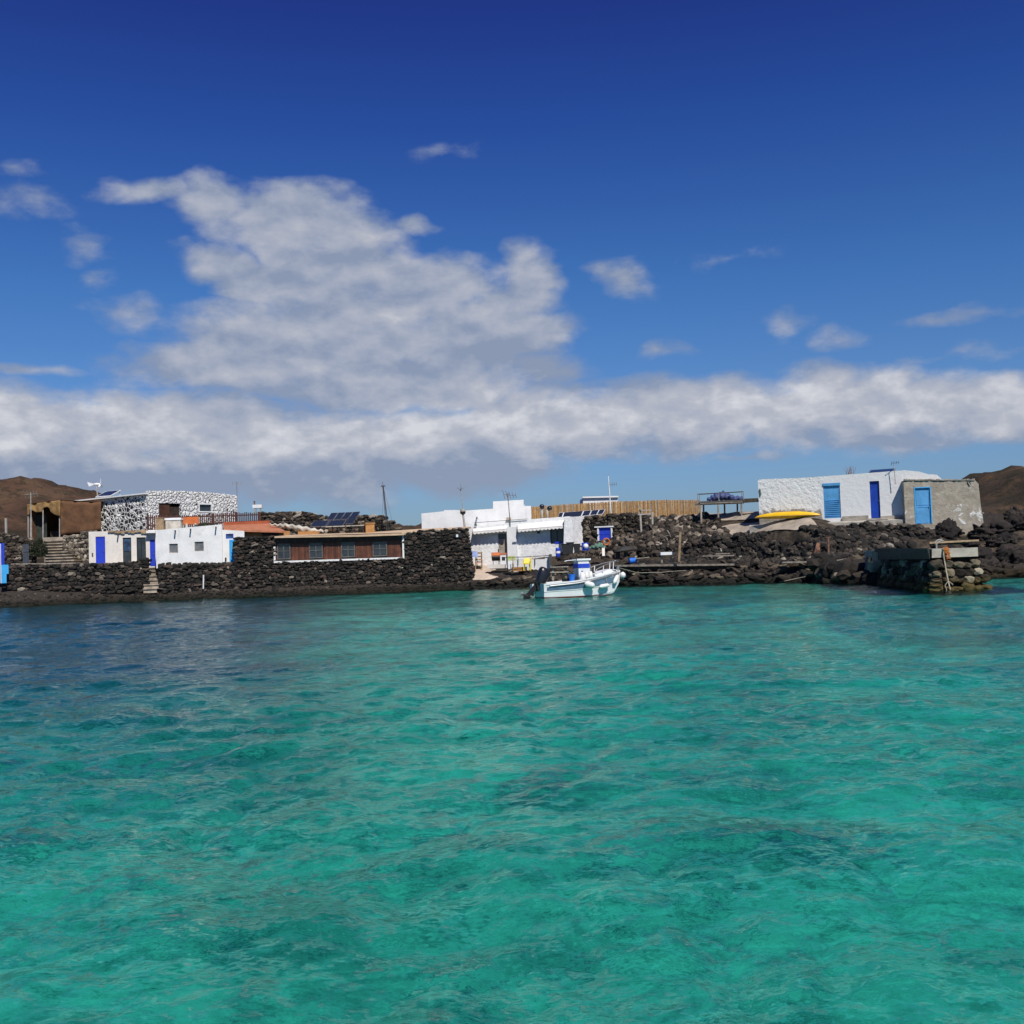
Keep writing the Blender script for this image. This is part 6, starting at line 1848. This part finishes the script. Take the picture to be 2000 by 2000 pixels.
# raised outboard
md = Vector((.42, 0, .91)).normalized(); mc = Vector((sx + .16, BY, zpx(1070, 1129)))
q = Vector((0, 0, 1)).rotation_difference(md)
mo = MB(); st = []
vs, fs = [], []; S = 16
prf = [(-.40, .13, .15), (-.36, .21, .22), (-.14, .27, .25), (.12, .31, .26), (.34, .30, .25), (.48, .25, .21), (.56, .17, .14), (.58, .03, .03)]
for (hh, ra, rb) in prf:
    for k in range(S):
        an = 6.2832 * k / S; ca, sa = math.cos(an), math.sin(an)
        ex = .72; X_ = math.copysign(abs(ca) ** ex, ca) * ra; Y_ = math.copysign(abs(sa) ** ex, sa) * rb
        vs.append(mc + q @ Vector((X_ - .05 * (hh > .4), Y_, hh)))
for i in range(len(prf) - 1):
    for k in range(S):
        k2 = (k + 1) % S; fs.append((i * S + k, i * S + k2, (i + 1) * S + k2, (i + 1) * S + k))
fs.append(tuple(range(S))[::-1]); fs.append(tuple((len(prf) - 1) * S + k for k in range(S)))
mo.add(vs, fs); motor = mo.build('outboard_motor', M['cowl_black'], boat, smooth=True)
l0, l1 = mc + q @ Vector((-.04, 0, -.28)), Vector((sx - .80, BY, .0))
mb = MB(); ax = (l1 - l0); side = Vector((0, .07, 0)); fw = Vector((ax.z, 0, -ax.x)).normalized() * .13
mb.hexa([l1 - side * .7 - fw * .7, l1 - side * .7 + fw * .7, l1 + side * .7 + fw * .7, l1 + side * .7 - fw * .7, l0 - side - fw, l0 - side + fw, l0 + side + fw, l0 + side - fw]); mb.build('motor_leg', M['black'], motor)
gc = l0.lerp(l1, .84); gd = Vector((-.91, 0, .42)).normalized()
mb = MB(); mb.lathe(gc - gd * .16, [(.02, -.14), (.07, 0), (.085, .16), (.06, .36), (.03, .44)], 12, axis=gd); mb.build('gearcase', M['black'], motor)
mb = MB(); pc = gc + gd * .24; q2 = Vector((0, 0, 1)).rotation_difference(gd)
for k in range(3):
    an = 2.094 * k; r_ = [Vector((math.cos(an + d_) * rr, math.sin(an + d_) * rr, zz)) for d_, rr, zz in ((-.3, .05, -.03), (.3, .05, .03), (.55, .17, .05), (-.25, .18, -.04))]
    mb.hexa([pc + q2 @ (v - Vector((0, 0, .012))) for v in r_] + [pc + q2 @ (v + Vector((0, 0, .012))) for v in r_])
mb.build('propeller', M['grey_metal'], motor)
mb = MB(); k0 = l0.lerp(l1, .62); mb.hexa([k0 + Vector(v) for v in ((-.02, -.02, -.05), (.14, -.02, -.18), (.14, .02, -.18), (-.02, .02, -.05), (.1, -.02, .1), (.22, -.02, -.12), (.22, .02, -.12), (.1, .02, .1))]); mb.build('motor_bracket', M['black'], motor) if False else mb.build('skeg', M['black'], motor)
mb = MB(); mb.box((sx - .02, BY, .62), (.3, .34, .5), (0, -.2, 0)); mb.build('motor_bracket', M['black'], boat)
# fenders hang over the side: things of their own
def hull_pt(px):
    f = (P(px, 1140, BY).x - sx) / LB; x, b_, pr = section(min(.995, f)); return x, BY - b_, pr
def fender(name, label, c0, c1, r, rope_to, eyes=True):
    c0, c1 = Vector(c0), Vector(c1)
    t = thing(name, label, 'fender', c0.lerp(c1, .5), 'fenders hanging on the boat')
    L = (c1 - c0).length
    mb = MB(); mb.lathe(c0, [(r * .15, -.06), (r * .4, -.03), (r * .85, r * .3), (r, r * .8), (r, L - r * .8), (r * .85, L - r * .3), (r * .4, L + .03), (r * .15, L + .06)], 14, axis=c1 - c0); mb.build('body', M['fender_white'], t, smooth=True)
    mb = MB(); mb.tube([c0 if (Vector(rope_to) - c0).length < (Vector(rope_to) - c1).length else c1, rope_to], .012, 5); mb.build('line', M['rope'], t)
def side(f, z, d):
    x, b_, pr = section(f); return Vector((x, BY - b_ - d, z))
def rail(f):
    x, b_, pr = section(f); return Vector((x, BY - b_ - .01, pr[-1][1] + .02))
fender('fender', 'plump white fender low on the boat side below the console', side(.47, .66, .16), side(.57, .52, .16), .165, rail(.50))
fender('fender', 'white cylinder fender hanging level near the middle of the boat', side(.66, .46, .10), side(.78, .52, .10), .11, rail(.74))
fender('fender', 'long white fender hanging aslant below the boat bow', side(.87, .62, .13), side(.93, .98, .13), .105, rail(.93))
x, b_, pr = section(.995)
p0 = Vector((x + .12, BY - .1, .98))
t = thing('ball_fender', 'round white ball fender with a dark end at the tip of the bow', 'fender', p0, 'fenders hanging on the boat')
mb = MB(); mb.lathe(p0 - Vector((0, 0, .15)), [(.03, -.02), (.10, .03), (.15, .12), (.15, .2), (.10, .28), (.03, .33)], 14); mb.build('body', M['fender_white'], t, smooth=True)
mb = MB(); mb.lathe(p0 - Vector((.07, 0, .28)), [(.03, 0), (.1, .04), (.11, .12), (.04, .16)], 12); mb.build('dark_end', M['black'], t)
# loose things in the boat
def bucket(name, label, cat, mat, c, r0, r1, h_, n=14, handle=True, parent=None):
    t = thing(name, label, cat, c)
    mb = MB(); mb.lathe(c, [(r0, 0), (r1, h_ * .94), (r1 * 1.08, h_ * .94), (r1 * 1.08, h_), (r1 * .9, h_), (r0 * .9, h_ * .2)], n); mb.build('body', M[mat], t, smooth=False)
    if handle:
        mb = MB(); mb.tube([Vector(c) + Vector((math.cos(a) * r1, 0, h_ + math.sin(a) * r1 * .7)) for a in np.linspace(0, math.pi, 9)], .01, 5); mb.build('handle', M['grey_metal'], t)
    return t
q = bp_(1119, 1131); bucket('blue_bucket', 'bright blue plastic bucket standing in the boat behind the console', 'bucket', 'plastic_blue', (q.x - .26, BY - .42, .8), .13, .17, .34)
t = thing('white_jug', 'white plastic jug with a screw cap standing in the boat beside the blue bucket', 'jug', (bp_(1130, 1128).x, BY - .5, .72))
c = (bp_(1130, 1128).x, BY - .5, .72)
mb = MB(); mb.lathe(c, [(.13, 0), (.15, .04), (.15, .34), (.10, .44), (.045, .48), (.045, .53)], 14); mb.build('body', M['fender_white'], t, smooth=True)
mb = MB(); mb.lathe((c[0], c[1], 1.25), [(.05, 0), (.05, .05)], 10); mb.build('cap', M['royal_blue'], t)
t = thing('life_jacket', 'white folded life jacket propped beside the boat console', 'life jacket', (bp_(1144, 1128).x, BY - .45, .7))
c = Vector((bp_(1144, 1128).x, BY - .45, .7))
for s_ in (-1, 1):
    mb = MB(); mb.lathe(c + Vector((s_ * .11, 0, 0)), [(.06, 0), (.11, .08), (.12, .32), (.09, .5), (.04, .56)], 10); mb.build('panel', M['canvas'] if False else M['fender_white'], t, smooth=True)
mb = MB(); mb.box(c + Vector((0, -.02, .22)), (.36, .2, .05)); mb.build('strap', M['soft_black'], t)
# turn the boat and what hangs or stands on it
bpy.context.view_layer.update()
TR = Matrix.Translation(BOAT_C) @ Matrix.Rotation(YAW, 4, 'Z') @ Matrix.Translation(-BOAT_C)
for k_ in set(bpy.data.objects.keys()) - before_boat:
    o_ = bpy.data.objects[k_]
    if o_.parent is None: o_.matrix_world = TR @ o_.matrix_world
# mooring lines
mb = MB(); a = RB((sx, BY + .3, .55)); mb.tube([a, P(1020, 1160, 55.6), Vector((P(1006, 1168, 55.2).x, 55.2, -.15))], .02, 5); mb.tube([P(1021, 1158, 55.6), Vector((P(1022, 1172, 55.4).x, 55.4, -.2))], .018, 5)
tag(mb.build('mooring_line', M['net_green']), 'green mooring line running from the boat stern into the water', 'rope')
mb = MB(); x, b_, pr = section(.97); pts = [RB((x, BY, pr[-1][1] + .15)), P(1245, 1119, 60), P(1290, 1118, 66), P(1340, 1114, 71)]; mb.tube(pts, .018, 5)
tag(mb.build('mooring_line', M['rope']), 'pale mooring line from the boat bow towards the shore', 'rope')

# ------------------------------------------------------------------ clutter by the middle white house
def ground_at(px, Y, dz=0.0):
    p = P(px, 1090, Y); return Vector((p.x, p.y, ground_z(p.x, p.y, False) + .1 + dz))
def tall(px, y0, y1, Y): return P(px, y0, Y).z - P(px, y1, Y).z
def P2(px, py, Y): return P(px, py, Y)
# wooden chair with blue cloth
b0 = P(929, 1112, 84.6)
t = thing('wooden_chair', 'brown wooden chair beside the corner of the long stone house', 'chair', b0)
w_ = .5
for dx, dy, hh in ((0, 0, .5), (w_, 0, .5), (0, .45, 1.3), (w_, .45, 1.3)):
    mb = MB(); mb.bar(b0 + Vector((dx, dy, -.1)), b0 + Vector((dx, dy, hh)), .055); mb.build('leg', M['tan_wood'], t)
mb = MB(); mb.box(b0 + Vector((w_ / 2, .22, .5)), (w_ + .08, .52, .06)); mb.build('seat', M['orange'], t)
mb = MB()
for z in (.75, .98, 1.22): mb.box(b0 + Vector((w_ / 2, .45, z)), (w_, .04, .1))
mb.build('backrest', M['tan_wood'], t)
mb = MB(); c = b0 + Vector((-.02, .2, .95)); mb.hexa([c + Vector(v) for v in ((-.3, -.2, 0), (.22, -.2, -.03), (.22, .2, 0), (-.3, .2, 0), (-.3, -.1, .5), (.2, -.1, .42), (.2, .15, .42), (-.3, .15, .5))])
simple('pale_blue_cloth', (.30, .36, .62), .9, .15, 3); tag(mb.build('blue_cloth', M['pale_blue_cloth']), 'pale blue cloth hung beside the brown wooden chair', 'cloth')
t = thing('shelf_rack', 'small wooden rack of shelves between the chair and the white wall', 'rack', P(936, 1112, 85.2))
b0 = P(932, 1112, 85.2)
for dx in (0, .36):
    mb = MB(); mb.bar(b0 + Vector((dx, 0, -.1)), b0 + Vector((dx, 0, 1.35)), .06); mb.build('upright', M['brown_wood'], t)
for z in (.25, .62, 1.0, 1.3):
    mb = MB(); mb.box(b0 + Vector((.18, .12, z)), (.42, .35, .05)); mb.build('shelf', M['tan_wood'], t)
# barbecue
b0 = P(969, 1104, 84.6)
t = thing('barbecue', 'drum barbecue with an orange rusted lid on thin legs by the white wall', 'barbecue', b0)
for dx in (-.2, .2):
    for dy in (-.15, .15):
        mb = MB(); mb.bar(b0 + Vector((dx * 1.2, dy, -.15)), b0 + Vector((dx, dy, .5)), .035); mb.build('leg', M['black'], t)
mb = MB(); mb.lathe(b0 + Vector((-.32, 0, .60)), [(.2, 0), (.26, .03), (.26, .61), (.2, .64)], 14, axis=(1, 0, 0)); mb.build('drum', M['black'], t)
mb = MB(); mb.lathe(b0 + Vector((-.33, .02, .74)), [(.2, 0), (.25, .03), (.25, .63), (.2, .66)], 14, axis=(1, 0, 0)); ld = mb.build('lid', M['ochre'] if False else M['orange'], t)
mb = MB(); mb.tube([b0 + Vector((.2, 0, .95)), b0 + Vector((.22, 0, 1.25))], .04, 7); mb.build('flue', M['black'], ld)
# white stove cabinet
a, b = P(977, 1084, 84.8), P(989, 1103, 84.8)
t = thing('outdoor_stove', 'small white cabinet with a dark square window and orange top beside the barbecue', 'stove', (a.x, 84.8, b.z))
mb = MB(); mb.box(((a.x + b.x) / 2, 85.0, (a.z + b.z) / 2), (b.x - a.x, .45, a.z - b.z)); mb.build('body', M['white_paint'], t)
mb = MB(); mb.box(((a.x + b.x) / 2 + .02, 84.77, (a.z * .62 + b.z * .38)), (.26, .02, .28)); mb.build('oven_window', M['dark_glass'], t)
mb = MB(); mb.box(((a.x + b.x) / 2, 85.0, a.z + .08), (b.x - a.x + .08, .5, .16)); mb.build('top', M['terracotta'], t)
# low white kerb, parapet wall and rail
KB = Plane(945, 83.2, 1000, 82.6, py=1108)
mb = MB(); KB.box(mb, KB.rect(951, 1102.5, 992, 1110), 0, -.5); tag(mb.build('white_kerb', M['cream_wall']), 'low cream kerb at the edge of the sandy patio', 'kerb')
LWp = Plane(1000, 82.4, 1078, 81.6, py=1095)
t = thing('low_white_wall', 'low white parapet wall with a dark hand rail before the middle house', 'wall', LWp.at(1040, 1106))
mb = MB(); facade(mb, LWp, prof(LWp, [(1003, 1093), (1064, 1092), (1065, 1086.5), (1074.5, 1086)]), prof(LWp, [(1003, 1118), (1074.5, 1118)]), [], .1, depth=.35); mb.build('wall', M['white_wall'], t)
mb = MB(); mb.tube([LWp.at(985, 1089, .1), LWp.at(1030, 1087.5, .1), LWp.at(1078, 1084.5, .1)], .03, 6); mb.build('hand_rail', M['dark_pole'], t)
for px in (990, 1012, 1045):
    mb = MB(); mb.tube([LWp.at(px, 1104, .1), LWp.at(px, 1088, .1)], .025, 6); mb.build('rail_post', M['dark_pole'], t)
mb = MB(); mb.box(P(1075, 1093, 81.4), (.22, .22, .8)); mb.build('end_post', M['dark_pole'], t)
b0 = P(998, 1110, 81.6)
t = thing('crate', 'yellow green plastic crate on a white stand before the low white wall', 'crate', b0)
mb = MB(); mb.box(b0 + Vector((-.05, 0, .25)), (.3, .35, .6)); mb.build('stand', M['white_paint'], t)
mb = MB()
for z in (.62, .74, .86): mb.box(b0 + Vector((.05, 0, z)), (.52, .36, .07))
for dx in (-.24, 0, .24): mb.box(b0 + Vector((.05 + dx, -.19, .74)), (.05, .03, .3))
simple('lime', (.42, .50, .06), .5, .1); mb.build('body', M['lime'], t)
b0 = P(1004, 1115, 81.3)
t = thing('crate', 'low red brown wooden crate on the rocks beside the yellow chair', 'crate', b0)
mb = MB(); mb.box(b0 + Vector((.35, .1, .12)), (1.0, .4, .3)); mb.build('body', M['rust'], t)
mb = MB()
for z in (.02, .2): mb.box(b0 + Vector((.35, -.11, z)), (1.02, .02, .09))
mb.build('slats', M['ochre'], t)
mb = MB(); a = P(1002.5, 1117, 81.0); mb.tube([a, a + Vector((0, 0, 1.1))], .03, 6); tag(mb.build('thin_stake', M['tan_wood']), 'thin tan stake standing before the red brown crate', 'stake')
mb = MB(); a = P(991.5, 1116, 81.0); mb.tube([a, a + Vector((0, 0, .5))], .03, 6); tag(mb.build('thin_stake', M['black']), 'thin black stake at the lower edge of the sandy patio', 'stake')
# yellow plastic chair
b0 = P(1023, 1113, 81.0)
t = thing('plastic_chair', 'bright yellow plastic chair standing on the rocks above the boat stern', 'chair', b0)
for dx, dy in ((0, 0), (.52, 0), (.06, .42), (.46, .42)):
    mb = MB(); mb.bar(b0 + Vector((dx, dy, -.05)), b0 + Vector((dx * .9 + .03, dy * .95, .45)), .07); mb.build('leg', M['lemon'], t)
mb = MB(); mb.box(b0 + Vector((.26, .2, .46)), (.56, .5, .07)); mb.build('seat', M['lemon'], t)
mb = MB(); mb.hexa([b0 + Vector(v) for v in ((.02, .40, .45), (.5, .40, .45), (.5, .46, .45), (.02, .46, .45), (.08, .56, .86), (.46, .56, .86), (.46, .61, .86), (.08, .61, .86))]); mb.build('backrest', M['lemon'], t)
for dx in (-.01, .53):
    mb = MB(); mb.tube([b0 + Vector((dx, 0, .45)), b0 + Vector((dx, -.02, .68)), b0 + Vector((dx, .45, .72))], .035, 6); mb.build('armrest', M['lemon'], t)
mb = MB(); mb.bar(b0 + Vector((.5, .1, .5)), b0 + Vector((.66, .1, 1.0)), .06); mb.build('raised_strut', M['lemon'], t)
# wooden bench behind the outboard
b0 = P(1078, 1128, 74.5); L_ = P(1108, 1128, 74.5).x - b0.x
t = thing('wooden_bench', 'rough wooden bench on the rocks directly behind the black outboard', 'bench', b0)
for dx in (.08, L_ - .08):
    mb = MB(); mb.bar(b0 + Vector((dx, .15, -.2)), b0 + Vector((dx, .15, .72)), .14); mb.build('leg', M['grey_wood'], t)
for z in (.35, .7):
    mb = MB(); mb.box(b0 + Vector((L_ / 2, .1, z)), (L_ + .2, .4, .07)); mb.build('plank', M['grey_wood'], t)
# dark tubs at the buttress
for k, (px, y0, y1, wd) in enumerate(((1104, 1066, 1080, .5), (1114, 1063, 1079, .55), (1127, 1066, 1077, .5))):
    b0 = P(px, y1 + 3, 81.5); hh = tall(px, y0, y1, 81.5)
    t = thing('fish_crate', ('open grey black fish crate nearest the navy window, leftmost of three', 'tallest grey black fish crate, between its two neighbours below the buttress', 'small tilted black fish crate under the right edge of the buttress')[k], 'crate', b0, 'black fish crates below the buttress')
    mb = MB(); mb.hexa([b0 + Vector(v) for v in ((-.18, -.16, 0), (.18, -.16, 0), (.18, .16, 0), (-.18, .16, 0), (-wd / 2, -.2, hh + .2), (wd / 2, -.2, hh + .2), (wd / 2, .2, hh + .25), (-wd / 2, .2, hh + .25))]); mb.build('body', M['soft_black'], t)
    mb = MB(); mb.box(b0 + Vector((0, 0, hh + .24)), (wd + .06, .46, .05)); mb.build('rim', M['black'], t)
# blue box with white buoy
b0 = P(1138, 1075, 81.4)
t = thing('blue_box', 'blue plastic box holding a round white buoy on the rocks', 'box', b0)
mb = MB(); mb.box(b0 + Vector((.22, .2, .3)), (.5, .06, .55)); mb.box(b0 + Vector((-.02, 0, .3)), (.06, .45, .55)); mb.build('walls', M['royal_blue'], t)
mb = MB(); mb.box(b0 + Vector((.22, 0, .02)), (.5, .45, .05)); mb.build('base', M['royal_blue'], t)
mb = MB(); c = b0 + Vector((.24, -.02, .28)); mb.lathe(c - Vector((0, 0, .2)), [(.04, -.02), (.14, .04), (.2, .16), (.2, .26), (.14, .37), (.04, .42)], 14); tag(mb.build('white_buoy', M['fender_white'], smooth=True), 'round white buoy resting in the blue plastic box', 'buoy')
b0 = P(1090, 1088, 81); t = thing('blue_barrel', 'blue barrel with a white band behind the low white wall end', 'barrel', b0)
mb = MB(); mb.lathe(b0, [(.14, 0), (.17, .1), (.17, .6), (.14, .68)], 14); mb.build('body', M['royal_blue'], t)
mb = MB(); mb.lathe(b0 + Vector((0, 0, .28)), [(.176, 0), (.176, .16)], 14); mb.build('band', M['white_paint'], t)
bundle('fishing_net', [(P(1150, 1070, 81), .08), (P(1162, 1068, 81), .22), (P(1174, 1066, 81), .28), (P(1183, 1070, 81), .12)], .2, 'net_green', 'heap of green fishing net on the rocks below the blue shutter', 'net', n=24, seed=9, flat=.8)
mb = MB(); a = P(1179, 1086, 80.6); mb.bar(a, P(1178, 1068, 80.9), .2, .08); tag(mb.build('white_plank', M['cream_wall']), 'short white board propped beneath the green fishing net', 'board')
mb = MB(); c = P(1184, 1058, 82.5); mb.tube([c + Vector((math.cos(a_) * .24, -.03 * math.sin(a_), math.sin(a_) * .24)) for a_ in np.linspace(0, 6.2832, 21)], .055, 8, cap=False); tag(mb.build('orange_ring', M['orange'], smooth=True), 'faded orange life ring under the blue shutter', 'life ring')
# upturned dark dinghy
t = thing('upturned_dinghy', 'dark upturned dinghy lying on props on the rubble above the boat bow', 'dinghy', P(1222, 1086, 79))
a, b = P(1199, 1079, 79), P(1243, 1074, 79.4); st = []
for k in range(17):
    f = k / 16; e = max(.04, (1 - abs(2 * f - 1) ** 2.4) ** .6) if 0 < f < 1 else .03
    st.append((a.lerp(b, f), Vector((.05, .6, 0)) * e, .34 * e + .02, .05))
mb = MB(); loft(mb, st, 16); mb.build('hull', M['tarred_wood'], t, smooth=True)
for px in (1207, 1222, 1234):
    mb = MB(); mb.bar(P(px, 1096, 79.1), P(px, 1079, 79.2), .28); mb.build('prop', M['dark_wood'], t)
# blue drum
b0 = P(1237, 1102, 76.5); t = thing('blue_drum', 'bright blue plastic drum lying on the dark rocks near the shore', 'drum', b0)
mb = MB(); mb.lathe(b0 + Vector((-.28, .1, .22)), [(.14, 0), (.2, .03), (.2, .5), (.14, .54)], 14, axis=(1, .2, .1)); mb.build('body', M['plastic_blue'], t)
mb = MB(); mb.lathe(b0 + Vector((-.14, .13, .23)), [(.21, 0), (.21, .05)], 14, axis=(1, .2, .1)); mb.build('hoop', M['plastic_blue'], t)
beam('thin pale plank on the rocks right of the blue drum', P(1243, 1091, 76.5), P(1268, 1088.5, 76.3), .25, .07, name='wooden_plank', cat='plank')
for k, (a, b, lab) in enumerate((((1282, 1055, 81), (1307, 1046, 80.5), 'bleached branch leaning on the rubble below the timber frame'), ((1303, 1036, 80), (1310, 1049, 80), 'forked pale stick standing in the rubble left of the tall post'))):
    mb = MB(); p0, p1 = P(*a), P(*b); mb.tube([p0, p0.lerp(p1, .5) + Vector((0, 0, .06)), p1], [.06, .05, .035], 6); tag(mb.build('driftwood', M['grey_wood']), lab, 'driftwood')
